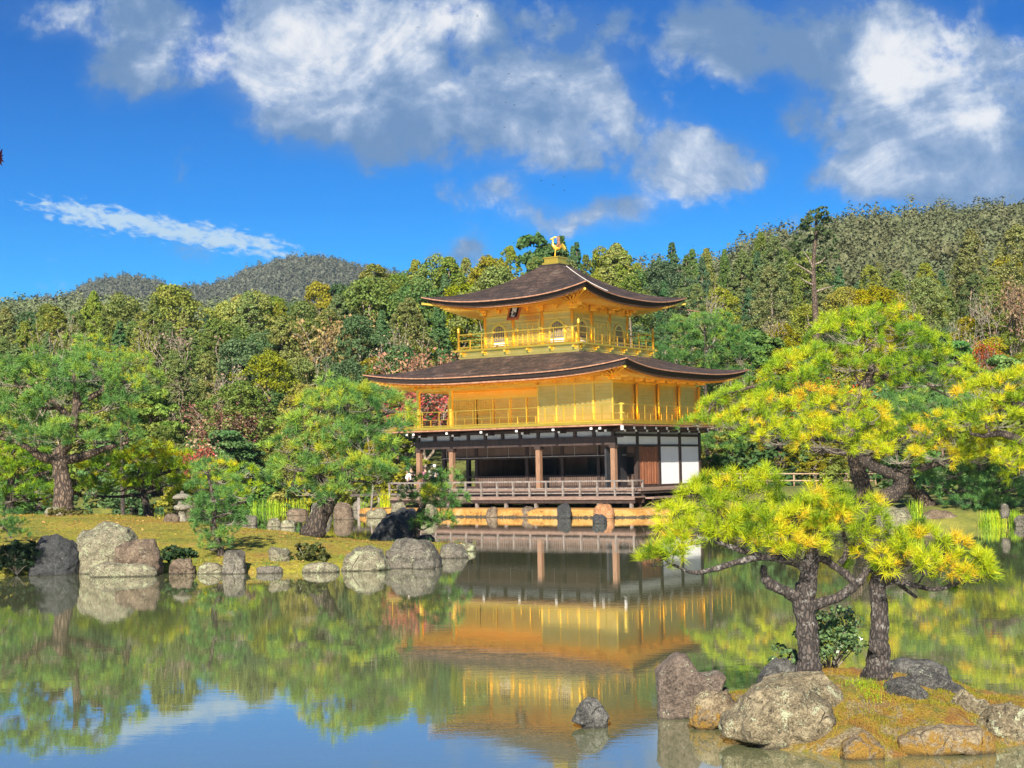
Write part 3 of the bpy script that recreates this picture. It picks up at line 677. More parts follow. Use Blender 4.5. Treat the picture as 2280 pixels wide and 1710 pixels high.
Rk('small brown block in the water right of the dark low shrub', 'rock_brown', [(374, 1278), (384, 1250), (400, 1245), (420, 1246), (432, 1278)], seed=25, sub=5)
Rk('low pale rock left of the square upright block', 'rock_pale', rect=(434, 498, 1254, 1278), seed=26)
Rk('square upright grey block on the mossy island\'s shore', 'rock_grey', [(495, 1278), (498, 1232), (503, 1227), (535, 1226), (542, 1234), (545, 1278)], seed=27, sub=5, pw=5, rough=.03, facets=3)
Rk('thin low stone right of the square upright block', 'rock_grey', rect=(562, 630, 1259, 1277), seed=28)
Rk('leaning pale rock beside the leafy shore shrub', 'rock_pale', [(605, 1270), (596, 1225), (604, 1212), (622, 1210), (640, 1235), (650, 1270)], seed=29, sub=5)
Rk('long flat rock at the waterline right of the leafy shrub', 'rock_pale', rect=(664, 762, 1253, 1275), seed=30)
Rk('rounded yellow lichen boulder on the mossy island\'s shore', 'rock_pale', [(757, 1271), (765, 1245), (790, 1225), (820, 1219), (845, 1228), (862, 1266)], seed=31, sub=5)
Rk('broad grey boulder with orange moss at its foot', 'rock_grey', [(853, 1265), (862, 1228), (885, 1208), (920, 1202), (955, 1208), (975, 1230), (978, 1262)], seed=32, sub=5)
Rk('low orange moss cushion rock before the broad grey boulder', 'rock_orange', rect=(872, 928, 1240, 1263), seed=33, Y=None)
Rk('small grey stone at the foot of the broad grey boulder', 'rock_grey', rect=(916, 974, 1246, 1267), seed=34)
Rk('grey boulder near the tip of the mossy island', 'rock_grey', [(975, 1243), (985, 1218), (1005, 1208), (1028, 1214), (1042, 1240)], seed=35, sub=5)
Rk('last small pale rock on the tip of the mossy island', 'rock_pale', rect=(1024, 1062, 1208, 1228), seed=36)
Rk('flat dark stone behind the grey tip boulder', 'rock_dark', rect=(920, 972, 1190, 1210), seed=37, zb=.1)
Rk('large dark triangular boulder between leaning pine and small pine', 'rock_dark', [(820, 1199), (850, 1165), (872, 1143), (895, 1136), (918, 1140), (930, 1165), (930, 1202)], zb=.12, seed=38, sub=5, depth=.6)
Rk('rock with mossy top beside the stone lantern', 'rock_brown', rect=(362, 400, 1143, 1164), zb=1.0, seed=39)
Rk('brown upright stone behind the stone lantern', 'rock_brown', rect=(392, 436, 1112, 1152), seed=40, Y=54)
Rk('flat stones round the foot of the big pine', 'rock_pale', rect=(95, 140, 1128, 1150), seed=41, Y=51.2)
# rocks standing in the water behind the island, and the far shore
Rk('first grey rock in the water behind the mossy island', 'rock_grey', rect=(536, 573, 1145, 1171), seed=42)
Rk('pale pointed rock in the water behind the mossy island', 'rock_pale', rect=(592, 626, 1152, 1173), seed=43)
Rk('smallest pale rock in the water, right of the pale pointed one', 'rock_pale', rect=(622, 660, 1157, 1175), seed=44)
Rk('brown mossy rock on the far shore left of the leaning trunk', 'rock_brown', rect=(632, 688, 1132, 1148), seed=45)
Rk('grey rock just behind the leaning pine trunk', 'rock_grey', rect=(688, 742, 1112, 1150), seed=46)
Rk('tall grey rock reflected right of the leaning pine trunk', 'rock_brown', rect=(742, 786, 1112, 1157), seed=47, sub=5)
Rk('mossy rock on the far shore under the leaning pine crown', 'rock_grey', rect=(784, 822, 1110, 1136), seed=48)
Rk('flat green grey rock at the water before the pavilion\'s west end', 'rock_pale', rect=(812, 864, 1132, 1154), seed=49)
Rk('rock with pale top left of the pavilion ledge', 'rock_pale', rect=(868, 905, 1118, 1145), seed=50, Y=80)
Rk('pale rock beside the small pine at the pavilion ledge', 'rock_pale', rect=(934, 975, 1122, 1150), seed=51, Y=76)
Rk('low brown rock against the ledge, left of the dark upright one', 'rock_brown', rect=(1158, 1196, 1122, 1152), seed=52, zb=0)
Rk('dark upright rock against the tan ledge', 'rock_dark', [(1240, 1154), (1242, 1128), (1252, 1121), (1266, 1122), (1272, 1135), (1272, 1154)], seed=53)
Rk('orange brown rock against the tan ledge', 'rock_orange', rect=(1322, 1372, 1120, 1155), seed=54)
Rk('small black rock in the water before the orange brown one', 'rock_dark', rect=(1318, 1352, 1144, 1166), seed=55)
Rk('squat brown rock at the left corner of the tan ledge', 'rock_brown', rect=(1082, 1110, 1128, 1152), seed=56)
Rk('lichen boulder on the right shore under the dark forked pine', 'rock_pale', [(1958, 1174), (1962, 1145), (1975, 1130), (2000, 1127), (2025, 1132), (2036, 1172)], seed=57, sub=5)
Rk('long low streaked boulder on the right shore', 'rock_brown', [(2036, 1170), (2050, 1148), (2080, 1137), (2110, 1139), (2140, 1155), (2152, 1169)], seed=58, sub=5)
Rk('white lichen stone between the streaked boulder and the reeds', 'rock_pale', rect=(2156, 2188, 1140, 1168), seed=59)
Rk('grey pointed stone behind the right shore reeds', 'rock_grey', rect=(2230, 2250, 1118, 1146), zb=.5, seed=60)
Rk('small rock at the right edge beyond the reeds', 'rock_grey', rect=(2262, 2295, 1148, 1172), seed=61)

# ------------------------------------------------------------------ the pavilion (local x east, y north, z up from the veranda floor)
K = 2.12
PS = 1.104
PAV = empty('golden_pavilion', (4.7203 * PS, 69.706 * PS, ZCAM - 1.1036 * PS), -(math.pi / 2 - 0.961), 'three storey golden pavilion with dark bark roofs standing over the pond', 'temple')
PAV.scale = (PS, PS, PS)
def part(mbx, name, mat, parent=None, smooth=False, label=None):
    o = mbx.build(name, M[mat], parent or PAV, smooth)
    if label: o['label'] = label
    return o
XW = -5.5 * K                   # west end
# ---- veranda decks and steps
b = MB(); b.box(XW - .6, 1.2, -.32, 4 * K, -.16, -.06)
part(b, 'veranda_floor', 'wood_deck')
b = MB()
for i in range(7): b.box(-12.75, 1.85, -1.30 + i * .142, -1.30 + i * .142 + .132, -.47, -.40)
b.box(-12.75, 1.85, -1.33, -1.302, -.56, -.42)
part(b, 'lower_deck', 'wood_deck')
b = MB(); b.box(-12.7, 1.8, -1.26, -1.16, -.72, -.56); b.box(-12.7, 1.8, -.45, -.35, -.72, -.48); b.box(-12.7, 1.75, -.36, -.33, -.40, -.165)
part(b, 'deck_beam', 'wood_dark')
for i, x in enumerate(np.linspace(-12.4, 1.6, 9)):
    b = MB(); b.box(x - .07, x + .07, -1.25, -1.11, -1.1, -.722); part(b, 'deck_post', 'wood_grey')
for i in range(12):
    b = MB(); x = XW + i * 1.12; b.box(x - .1, x + .1, -.28, -.08, -1.2, -.162); part(b, 'floor_post', 'wood_dark')
b = MB(); b.box(1.22, 1.95, -.9, 8.6, -.17, -.07)
part(b, 'east_step', 'wood_deck')
b = MB(); b.box(1.99, 2.45, -.6, 8.6, -.53, -.45); part(b, 'lower_step', 'wood_deck')
b = MB()
for y in (-.4, 1.2, 2.8, 4.4, 6.0, 7.6):
    b.box(1.5, 1.62, y, y + .12, -1.2, -.172); b.box(2.2, 2.32, y, y + .12, -1.2, -.532)
b.box(1.3, 1.9, -.85, 8.5, -.30, -.19)
part(b, 'step_frame', 'wood_dark')
# veranda railing
def railing(name, segs, zs, thick, mat, posts, pz0, pz1, pw, pmat=None, caps=None, inset=0.0):
    """rails along straight segments; each post a sub-part"""
    b = MB()
    for (xa, ya), (xb, yb) in segs:
        for z, th in zip(zs, thick):
            if abs(yb - ya) < 1e-6: b.box(min(xa, xb), max(xa, xb), ya - th / 2, ya + th / 2, z - th / 2, z + th / 2)
            else: b.box(xa - th / 2 - .001, xa + th / 2 + .001, min(ya, yb), max(ya, yb), z - th / 2 + .002, z + th / 2 + .002)
    r = part(b, name, mat)
    for x, y, z1 in posts:
        b = MB(); b.box(x - pw / 2, x + pw / 2, y - pw / 2, y + pw / 2, pz0, z1 if z1 else pz1)
        part(b, 'railing_post', pmat or mat, r)
    return r
px_ = [1.80 - .06 - i * .95 for i in range(15)]
railing('veranda_railing', [((-12.7, -1.27), (1.82, -1.27)), ((1.80, -1.24), (1.80, -.45)), ((-12.68, -1.24), (-12.68, -.45))], (.31, -.02, -.25), (.075, .05, .05), 'wood_grey',
        [(x, -1.27, None) for x in px_] + [(-12.62, -1.27, None), (-11.9, -1.27, None), (1.80, -.5, None), (-12.68, -.5, None)], -.40, .28, .085)
# ---- first storey
COLS = [0, -2 * K, -4.5 * K, XW]
def column(x, y, z0, z1, w, mat='wood_column'):
    b = MB(); b.box(x - w / 2, x + w / 2, y - w / 2, y + w / 2, z0, z1); return part(b, 'column', mat)
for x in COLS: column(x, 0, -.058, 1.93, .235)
for x in COLS:
    b = MB(); b.box(x - .16, x + .16, -.16, .16, 1.86, 2.0); part(b, 'column_head', 'wood_dark')
for i in range(5):
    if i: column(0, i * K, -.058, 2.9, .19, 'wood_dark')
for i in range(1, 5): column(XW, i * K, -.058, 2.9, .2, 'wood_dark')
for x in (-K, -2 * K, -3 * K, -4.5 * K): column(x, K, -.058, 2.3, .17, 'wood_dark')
b = MB(); b.box(XW - .14, .14, -.115, .115, 1.995, 2.33); part(b, 'main_beam', 'wood_dark')
b = MB(); b.box(XW - .5, .5, -.13, .10, 2.335, 2.40); b.box(XW - .3, .3, -.10, .10, 2.66, 2.79)
for x in [XW + i * K / 2 for i in range(12)]: b.box(x - .07, x + .07, -.09, .09, 2.40, 2.66)
part(b, 'frieze_frame', 'wood_dark')
for i in range(11):
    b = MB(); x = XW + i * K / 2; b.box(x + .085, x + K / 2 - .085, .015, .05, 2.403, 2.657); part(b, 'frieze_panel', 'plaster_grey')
b = MB(); b.box(XW, -.12, K - .06, K + .06, 1.42, 1.60); b.box(XW, -.12, K - .045, K + .045, .50, .58); b.box(XW, -.12, K - .05, K + .05, -.055, .06)
part(b, 'inner_beam', 'wood_dark')
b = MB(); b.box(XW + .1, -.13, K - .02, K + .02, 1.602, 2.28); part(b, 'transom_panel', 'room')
b = MB(); b.box(XW + .2, -.3, K - .50, K - .47, 1.50, 1.525)
for x in np.linspace(XW + .5, -.6, 9): b.box(x, x + .012, K - .485, K - .48, 1.525, 2.3)
part(b, 'hanging_rod', 'cable')
for a_, c_ in ((-K, -.1), (-2 * K, -K), (-3 * K, -2 * K), (-4.5 * K, -3 * K)):
    b = MB(); b.box(a_ + .09, c_ - .09, K - .03, K + .03, .062, .498); part(b, 'waist_or_shade_panel', 'room')
b = MB()
for a_, c_ in ((-K, -.1), (-2 * K, -K), (-3 * K, -2 * K), (-4.5 * K, -3 * K)):
    x = a_ + .13
    while x < c_ - .1: b.box(x, x + .02, K - .05, K - .032, .07, .49); x += .11
part(b, 'waist_lattice', 'wood_dark')
b = MB(); b.box(-4.5 * K, -.1, 3 * K, 3 * K + .1, -.05, 2.75); b.box(-4.5 * K - .05, -4.5 * K + .05, K + .1, 4 * K, -.05, 2.75)
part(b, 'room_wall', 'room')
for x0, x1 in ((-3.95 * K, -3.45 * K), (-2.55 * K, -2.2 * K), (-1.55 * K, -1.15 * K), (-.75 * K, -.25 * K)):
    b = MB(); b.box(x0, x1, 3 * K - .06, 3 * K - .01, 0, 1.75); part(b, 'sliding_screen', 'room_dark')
b = MB(); b.box(XW + .05, -.1, .13, 4 * K - .1, 2.80, 2.86); part(b, 'ceiling', 'wood_dark')
# east wall
b = MB(); b.box(-.10, .10, .12, 4 * K + .1, 2.40, 2.52); b.box(-.09, .09, .12, 4 * K, 1.91, 2.01); b.box(-.10, .10, .1, 4 * K + .1, -.055, .055)
part(b, 'east_beam', 'wood_dark')
for i in range(4):
    y0 = i * K
    b = MB(); b.box(-.03, .03, y0 + .10, y0 + K - .10, 2.013, 2.397); part(b, 'transom_panel', 'plaster')
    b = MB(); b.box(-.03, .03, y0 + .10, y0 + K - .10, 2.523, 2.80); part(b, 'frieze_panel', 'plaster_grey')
    if i >= 2:
        b = MB(); b.box(-.03, .03, y0 + .10, y0 + K - .10, .058, 1.907); part(b, 'wall_panel', 'plaster', label='white plaster wall panel')
# door leaves with moulded edges
y0 = K
b = MB(); b.box(-.05, .04, y0 + .10, y0 + .42, .058, 1.907); b.box(-.05, .04, y0 + 1.80, y0 + K - .1, .058, 1.907)
dr = part(b, 'door', 'wood_door', label='red brown panelled double door')
for k in range(2):
    ya = y0 + .44 + k * .68
    b = MB(); b.box(-.02, .05, ya, ya + .66, .07, 1.88); lf = part(b, 'door_leaf', 'wood_door', dr)
    b = MB()
    b.box(.052, .085, ya + .02, ya + .10, .09, 1.66); b.box(.052, .085, ya + .56, ya + .64, .09, 1.66)
    pr = [(ya + .02, 1.662), (ya + .10, 1.74), (ya + .22, 1.78), (ya + .33, 1.86), (ya + .44, 1.78), (ya + .56, 1.74), (ya + .64, 1.662)]
    for (p0, z0), (p1, z1) in zip(pr[:-1], pr[1:]): b.quad((.086, p0, z0 - .07), (.086, p1, z1 - .07), (.086, p1, z1), (.086, p0, z0))
    b.box(.052, .075, ya + .31, ya + .35, .09, 1.6)
    part(b, 'door_moulding', 'wood_door', dr)
b = MB(); b.box(-.6, -.5, .15, K - .05, -.05, 1.9); part(b, 'waist_or_shade_panel', 'room_dark')  # dark sheet added for the shade inside the open bay
# ---- balcony slab of the second storey, with white tipped brackets under it
o2 = 1.264
b = MB(); b.box(XW - o2, o2, -o2, 4 * K + o2, 2.945, 3.08); part(b, 'balcony_floor', 'gold')
b = MB(); b.box(XW - o2 + .03, o2 - .03, -o2 + .03, 4 * K + o2 - .03, 2.865, 2.944); part(b, 'balcony_underside', 'eave_brown')
def bracket(x, y, ax, z=2.62, L=1.05, mat='wood_dark', tip='white_tip', s=1.0):
    """stepped arm reaching out from the wall; its painted tip is a sub-part"""
    d = (0, -1) if ax == 's' else (1, 0)
    b = MB()
    def bx(l0, l1, hw, z0, z1):
        if ax == 's': b.box(x - hw, x + hw, y - l1, y - l0, z0, z1)
        else: b.box(x + l0, x + l1, y - hw, y + hw, z0, z1)
    bx(.05, L * .55, .06 * s, z, z + .10 * s); bx(.05, L, .06 * s, z + .11 * s, z + .22 * s)
    bx(L * .42, L * .62, .16 * s, z + .101 * s, z + .17 * s); bx(L * .80, L * 1.0, .10 * s, z + .221 * s, z + .243 * s)
    o = part(b, 'bracket', mat)
    b = MB()
    bx(L * 1.0, L * 1.0 + .03, .062 * s, z + .105 * s, z + .225 * s); bx(L * .55, L * .55 + .03, .062 * s, z - .005, z + .095 * s)
    part(b, 'bracket_tip', tip, o)
for x in [XW + .1] + [XW + K / 2 * (i + .5) for i in range(11) if i % 2 == 0] + [-.05]: bracket(x, 0, 's', 2.60, 1.1)
for y in (.05, .5 * K, K, 1.5 * K, 2 * K, 2.5 * K, 3 * K, 3.5 * K, 4 * K): bracket(0, y, 'e', 2.60, 1.1)
b = MB(); b.tube([(0, 0, 2.74), (o2 * .95, -o2 * .95, 2.74)], .075, 6); part(b, 'corner_bracket', 'wood_dark')
b = MB(); b.box(o2 * .92, o2 * .92 + .1, -o2 * .92 - .1, -o2 * .92, 2.64, 2.85); part(b, 'bracket_tip', 'white_tip')
# ---- second storey
Z2, ZT2 = 3.08, 4.93
def wall(x0, x1, y0, y1, z0, z1, name='wall_panel', mat='gold_wall'):
    b = MB(); b.box(x0, x1, y0, y1, z0, z1); return part(b, name, mat)
for i in range(4): wall(-(i + 1) * K / 2 + .03, -i * K / 2 - .03, .0, .05, Z2, ZT2)
b = MB(); b.box(-2 * K - .03, .03, -.012, .07, ZT2, 5.02); b.box(-2 * K - .03, .03, -.012, .07, Z2, Z2 + .07)
for i in range(5): b.box(-i * K / 2 - .03, -i * K / 2 + .03, -.02, .06, Z2 + .07, ZT2)
part(b, 'wall_frame', 'gold_post')
for i in (1, 2): 
    b = MB(); b.box(-i * K / 2 * 1.0 - .055, -i * K / 2 + .055, -.05, -.021, Z2 + .07, ZT2)
    if i == 1: part(b, 'post', 'gold_post')
wall(-2 * K - .05, -2 * K, .1, K, Z2, ZT2)
xr0, xr1 = XW + .35, -2 * K - .06
for x0, x1 in ((xr0, -4.55 * K), (-4.45 * K, -4.0 * K), (-3.95 * K, -3.5 * K), (-3.46 * K, -3.02 * K), (-2.98 * K, -2.54 * K), (-2.5 * K, -2.1 * K)):
    wall(x0, x1, K, K + .05, Z2, 4.55)
b = MB(); b.box(xr0, xr1, K - .03, K + .06, 4.55, 4.70)
for x in (xr0, -4.5 * K, -3.98 * K, -3.48 * K, -3.0 * K, -2.52 * K, -2.06 * K): b.box(x - .045, x + .045, K - .06, K - .005, Z2, 4.55)
part(b, 'wall_frame', 'gold_post')
for x0, x1 in ((-5.2 * K, -4.55 * K), (-4.45 * K, -4.02 * K), (-2.46 * K, -2.1 * K)):
    b = MB()
    for z in np.arange(Z2 + .75, 4.5, .085): b.box(x0, x1, K - .03, K - .015, z, z + .028)
    for x in np.arange(x0, x1, .16): b.box(x, x + .022, K - .045, K - .0305, Z2 + .7, 4.52)
    part(b, 'lattice_window', 'gold_post')
for x in (-4.5 * K, XW):
    b = MB(); b.box(x - .075, x + .075, -.075, .075, Z2, 4.99); part(b, 'post', 'gold_post')
b = MB(); b.box(XW - .1, -2 * K - .04, -.06, .06, 4.99, 5.12); b.box(XW - .06, XW + .06, .065, 4 * K, 4.99, 5.12); part(b, 'porch_beam', 'gold_post')
b = MB(); b.box(XW, -2 * K - .06, .07, 4 * K, 4.94, 4.985); part(b, 'porch_ceiling', 'gold_soffit')
wall(XW + .30, XW + .35, K, 4 * K, Z2, 4.7)
wall(xr0, xr1, K - .01, K + .05, 4.702, 4.939, 'wall_panel', 'gold_soffit')
for i in range(4): wall(-.05, 0, i * K + .04, (i + 1) * K - .04, Z2, ZT2)
b = MB(); b.box(-.06, .015, 0, 4 * K, ZT2, 5.02); b.box(-.06, .015, .08, 4 * K, Z2, Z2 + .07); part(b, 'wall_frame', 'gold_post')
for i in range(1, 5):
    b = MB(); b.lathe([(.075, Z2 + .001), (.075, ZT2 + .05)], 10, (.10, i * K, 0)); part(b, 'post', 'gold_post', smooth=True)
wall(XW + .35, 0, 4 * K - .05, 4 * K, Z2, ZT2)
b = MB(); b.box(-2 * K, -.06, .06, .12, 5.0, 5.6); b.box(-.12, -.06, .12, 4 * K, 5.0, 5.6); b.box(XW, -2 * K, .10, .16, 5.1, 5.6); part(b, 'upper_wall', 'gold_soffit')
xs_p = [o2 - .1 - i * K / 4 for i in range(27)]
posts = [(x, -o2 + .1, 3.84 if i % 2 == 0 else 3.42) for i, x in enumerate(xs_p) if x > XW - o2] + [(o2 - .1, y, 3.84 if i % 2 else 3.42) for i, y in enumerate(np.arange(-.6, 4 * K + 1, K / 4))]
railing('balcony_railing', [((XW - o2 + .1, -o2 + .1), (o2 - .1 + .12, -o2 + .1)), ((o2 - .1, -o2 - .02), (o2 - .1, 4 * K + o2 - .1)), ((XW - o2 + .1, -o2 + .13), (XW - o2 + .1, 4 * K))], (3.84, 3.44, 3.13), (.034, .024, .05), 'gold', posts, 3.085, 3.83, .036)
b = MB(); b.box(o2 - .15, o2 - .04, -o2 + .04, -o2 + .15, 3.08, 3.90); b.box(o2 - .22, o2 + .06, -o2 + .055, -o2 + .135, 3.815, 3.875); b.box(o2 - .22, o2 + .06, -o2 + .055, -o2 + .135, 3.42, 3.46)
part(b, 'corner_post', 'gold_post')
# ---- roofs
def roof(name, cx_, cy_, ix, iy, ox, oy, zin, zmid, lift, curve, thick, wallx, wally, zwall, nseg=40, nt=16, lp=3.2, bow=.12):
    """hipped bark roof with sweeping corners: top skin, thick edge, brown lip, gold underside and rafters"""
    sides = [((-1, -1), (1, -1)), ((1, -1), (1, 1)), ((1, 1), (-1, 1)), ((-1, 1), (-1, -1))]
    def pt(side, s, t, inner=(ix, iy), outer=(ox, oy)):
        (ax, ay), (bx_, by_) = sides[side]
        u, v_ = ax + (bx_ - ax) * s, ay + (by_ - ay) * s
        k = abs(2 * s - 1)
        ext = 1 + bow * (k ** 3 - .6) * t * t * .12
        return cx_ + u * (inner[0] * (1 - t) + outer[0] * t * ext), cy_ + v_ * (inner[1] * (1 - t) + outer[1] * t * ext), k
    def ztop(k, t):
        prof = curve * t + (1 - curve) * (1 - (1 - t) ** 2.0)
        return zin + (zmid - zin) * prof + lift * (k ** lp) * t ** 2.2
    S = np.concatenate([np.linspace(0, .2, 10)[:-1], np.linspace(.2, .8, 13)[:-1], np.linspace(.8, 1, 10)])
    top, edge, lip, under, raft = MB(), MB(), MB(), MB(), MB()
    for sd_ in range(4):
        b0 = len(top.v)
        for s in S:
            for j in range(nt + 1):
                t = j / nt; x, y, k = pt(sd_, s, t); top.v.append((x, y, ztop(k, t)))
        for i in range(len(S) - 1):
            for j in range(nt):
                a = b0 + i * (nt + 1) + j; top.f.append((a, a + 1, a + nt + 2, a + nt + 1))
        # edges and underside
        for i in range(len(S) - 1):
            q = []
            for s in (S[i], S[i + 1]):
                x, y, k = pt(sd_, s, 1.0); z = ztop(k, 1.0)
                x1, y1, _ = pt(sd_, s, .975); x2, y2, _ = pt(sd_, s, .955); x2b, y2b, _ = pt(sd_, s, .92); xw, yw, _ = pt(sd_, s, 0, (wallx, wally))
                q.append(((x, y, z), (x, y, z - .055), (x1, y1, z - .06), (x2, y2, z - .06 - thick * (.75 + .25 * k)), (x2b, y2b, z - .06 - thick), (x2b, y2b, z - .15 - thick), (xw, yw, zwall)))
            p0, p1 = q
            for mbx, a, c in ((lip, 0, 1), (edge, 1, 2), (edge, 2, 3), (edge, 3, 4), (lip, 4, 5), (under, 5, 6)):
                mbx.quad(p0[a], p0[c], p1[c], p1[a])
        nr = int(2 * max(ox, oy) / .30)
        for r in range(1, nr):
            s = r / nr; k = abs(2 * s - 1); x, y, _ = pt(sd_, s, .905); z = ztop(k, 1.0) - .15 - thick
            # straight out from the wall where there is wall behind, fanned at the corners
            (ax, ay), (bx_, by_) = sides[sd_]; n_ = Vector((0, -1, 0)) if sd_ == 0 else Vector((1, 0, 0)) if sd_ == 1 else Vector((0, 1, 0)) if sd_ == 2 else Vector((-1, 0, 0))
            if sd_ % 2 == 0: xw = min(max(x, cx_ - wallx), cx_ + wallx); yw = cy_ + (wally if n_.y > 0 else -wally)
            else: yw = min(max(y, cy_ - wally), cy_ + wally); xw = cx_ + (wallx if n_.x > 0 else -wallx)
            A = Vector((xw, yw, zwall - .02)); B = Vector((x, y, z - .02)); d = (B - A); 
            if d.length < .2: continue
            dn = d.normalized(); side = dn.cross(Vector((0, 0, 1))).normalized() * .04; dwn = Vector((0, 0, -.085))
            a, b_, c, e = A - side, A + side, B + side, B - side
            raft.quad(a + dwn, b_ + dwn, c + dwn, e + dwn); raft.quad(a, a + dwn, e + dwn, e); raft.quad(b_, c, c + dwn, b_ + dwn)
    o = part(top, name, 'shingle', smooth=True)
    part(edge, 'eave_edge', 'eave_dark', o); part(lip, 'eave_lip', 'eave_brown', o)
    part(under, 'soffit', 'gold_soffit', o, True); part(raft, 'rafters', 'gold_soffit', o)
    return o, ztop, pt
c3x, c3y = -2.75 * K, 2 * K
lower, zt1, pt1 = roof('lower_roof', c3x, c3y, 3.45, 3.45, 2.75 * K + 1.98, 2 * K + 1.98, 6.66, 5.48, .42, .55, .20, 2.75 * K + .02, 2 * K + .02, 5.36)
upper, zt2_, pt2 = roof('upper_roof', c3x, c3y, .62, .62, 4.95, 4.95, 11.36, 9.28, .50, .40, .17, 2.72, 2.72, 9.18, lp=2.6)
# wall brackets under the lower eaves
for x in [XW + i * K / 2 for i in range(12)]: bracket(x, .0, 's', 5.06, .85, 'gold_soffit', 'gold_post', .95)
for i in range(9): bracket(0, i * K / 2, 'e', 5.06, .85, 'gold_soffit', 'gold_post', .95)
# ---- third storey
H3, B3 = 1.5 * 1.7745, 1.7745
o3 = 1.074; F3 = 7.03
b = MB(); b.box(c3x - H3 - o3 + .12, c3x + H3 + o3 - .12, c3y - H3 - o3 + .12, c3y + H3 + o3 - .12, 6.52, 6.93); part(b, 'balcony_skirt', 'gold_wall')
b = MB(); b.box(c3x - H3 - o3, c3x + H3 + o3, c3y - H3 - o3, c3y + H3 + o3, 6.93, 7.03)
e3 = H3 + o3
b.box(c3x + e3, c3x + e3 + .22, c3y - e3 - .02, c3y - e3 + .10, 6.94, 7.02); b.box(c3x - e3 - .22, c3x - e3, c3y - e3 - .02, c3y - e3 + .10, 6.94, 7.02); b.box(c3x + e3 - .1, c3x + e3 + .02, c3y + e3, c3y + e3 + .22, 6.94, 7.02)
part(b, 'balcony_floor', 'gold')
for i in range(6):
    q = -e3 + .35 + i * (2 * e3 - .7) / 5
    bracket(c3x + q, c3y - e3 + .26, 's', 6.70, .30, 'gold', 'gold_post', .8); bracket(c3x + e3 - .26, c3y + q, 'e', 6.70, .30, 'gold', 'gold_post', .8)
ZT3 = 8.62
def w3(side, u0, u1, z0, z1, d0, d1, name, mat, parent=None):
    """box on a third storey wall: u along the wall, d outwards from its plane"""
    b = MB(); w3b(b, side, u0, u1, z0, z1, d0, d1); return part(b, name, mat, parent)
def w3b(b, side, u0, u1, z0, z1, d0, d1):
    if side == 's': b.box(c3x + u0, c3x + u1, c3y - H3 - d1, c3y - H3 - d0, z0, z1)
    else: b.box(c3x + H3 + d0, c3x + H3 + d1, c3y + u0, c3y + u1, z0, z1)
for side in 'se':
    for i in range(3):
        u0 = -H3 + i * B3
        w3(side, u0 + .06, u0 + B3 - .06, F3 + .002, ZT3, -.06, .0, 'wall_panel', 'gold_wall')
    b = MB()
    w3b(b, side, -H3 - .02, H3 + .02, ZT3, ZT3 + .10, -.05, .03); w3b(b, side, -H3 + .07, H3 - .07, F3 + .32, F3 + .37, 0.001, .015); w3b(b, side, -H3 + .07, H3 - .07, 8.34, 8.40, 0.001, .02)
    part(b, 'wall_frame', 'gold_post')
    for i in range(4):
        u = -H3 + i * B3
        if side == 'e' and i == 0: continue
        b = MB()
        c_ = (c3x + u, c3y - H3, 0) if side == 's' else (c3x + H3, c3y + u, 0)
        b.lathe([(.085, F3 + .001), (.085, ZT3 + .12)], 12, c_); part(b, 'post', 'gold_post', smooth=True)
    # panelled doors in the middle bay
    dr = w3(side, -.62, .62, F3 + .03, 8.24, .002, .03, 'door', 'gold_wall')
    b = MB()
    for u in (-.62, -.31, 0, .31, .62): w3b(b, side, u - .022, u + .022, F3 + .03, 8.24, .031, .05)
    for z in (F3 + .05, F3 + .38, F3 + .75, 8.18): w3b(b, side, -.60, .60, z, z + .045, .032, .046)
    part(b, 'door_frame', 'gold_post', dr)
    if side == 's' or side == 'e':
        b = MB(); w3b(b, side, .66, .80, F3 + .03, 8.36, .02, .06); part(b, 'door_jamb', 'gold_post')
    # cusped bell windows in the outer bays
    for sgn in (-1, 1):
        uc = sgn * B3; zb = F3 + .14
        prof = []
        for t in np.linspace(0, 1, 17):
            a = math.pi * t; hw = .40 - .0 * t
            prof.append((math.cos(a) * .40, .62 + .44 * math.sin(a) ** .8 + (.05 if abs(t - .5) < .04 else 0)))
        out = [(.46, 0)] + prof + [(-.46, 0)]
        def P3(u, z, d): return (c3x + uc + u, c3y - H3 - d, zb + z) if side == 's' else (c3x + H3 + d, c3y + uc + u, zb + z)
        b = MB(); b.quad(*[P3(u * .93, z * .96 + .01, .012) for u, z in out]); pane = part(b, 'bell_window', 'window_dark')
        b = MB()
        for (u0, z0), (u1, z1) in zip(out[:-1], out[1:]):
            q0 = (u0 * 1.16, z0 * 1.07); q1 = (u1 * 1.16, z1 * 1.07)
            b.quad(P3(u0 * .93, z0 * .96, .04), P3(u1 * .93, z1 * .96, .04), P3(*q1, .04), P3(*q0, .04)); b.quad(P3(*q0, .0), P3(*q0, .04), P3(*q1, .04), P3(*q1, .0)); b.quad(P3(u0 * .93, z0 * .96, .0), P3(u1 * .93, z1 * .96, .0), P3(u1 * .93, z1 * .96, .04), P3(u0 * .93, z0 * .96, .04))
        part(b, 'window_frame', 'gold_post', pane)
        b = MB()
        for u in np.arange(-.33, .34, .11):
            zt = .62 + .44 * max(0, 1 - (u / .40) ** 2) ** .4 - .08; w3b(b, side, uc + u - .012, uc + u + .012, zb + .30, zb + zt, .014, .022)
        part(b, 'window_bar', 'gold_post', pane)
        b = MB(); w3b(b, side, uc - .40, uc + .40, zb + .02, zb + .18, .014, .024); part(b, 'window_board', 'plaster', pane)
        b = MB()
        for u in np.arange(-.36, .37, .09): w3b(b, side, uc + u - .01, uc + u + .01, zb + .02, zb + .18, .0245, .030)
        part(b, 'window_slats', 'window_dark', pane)
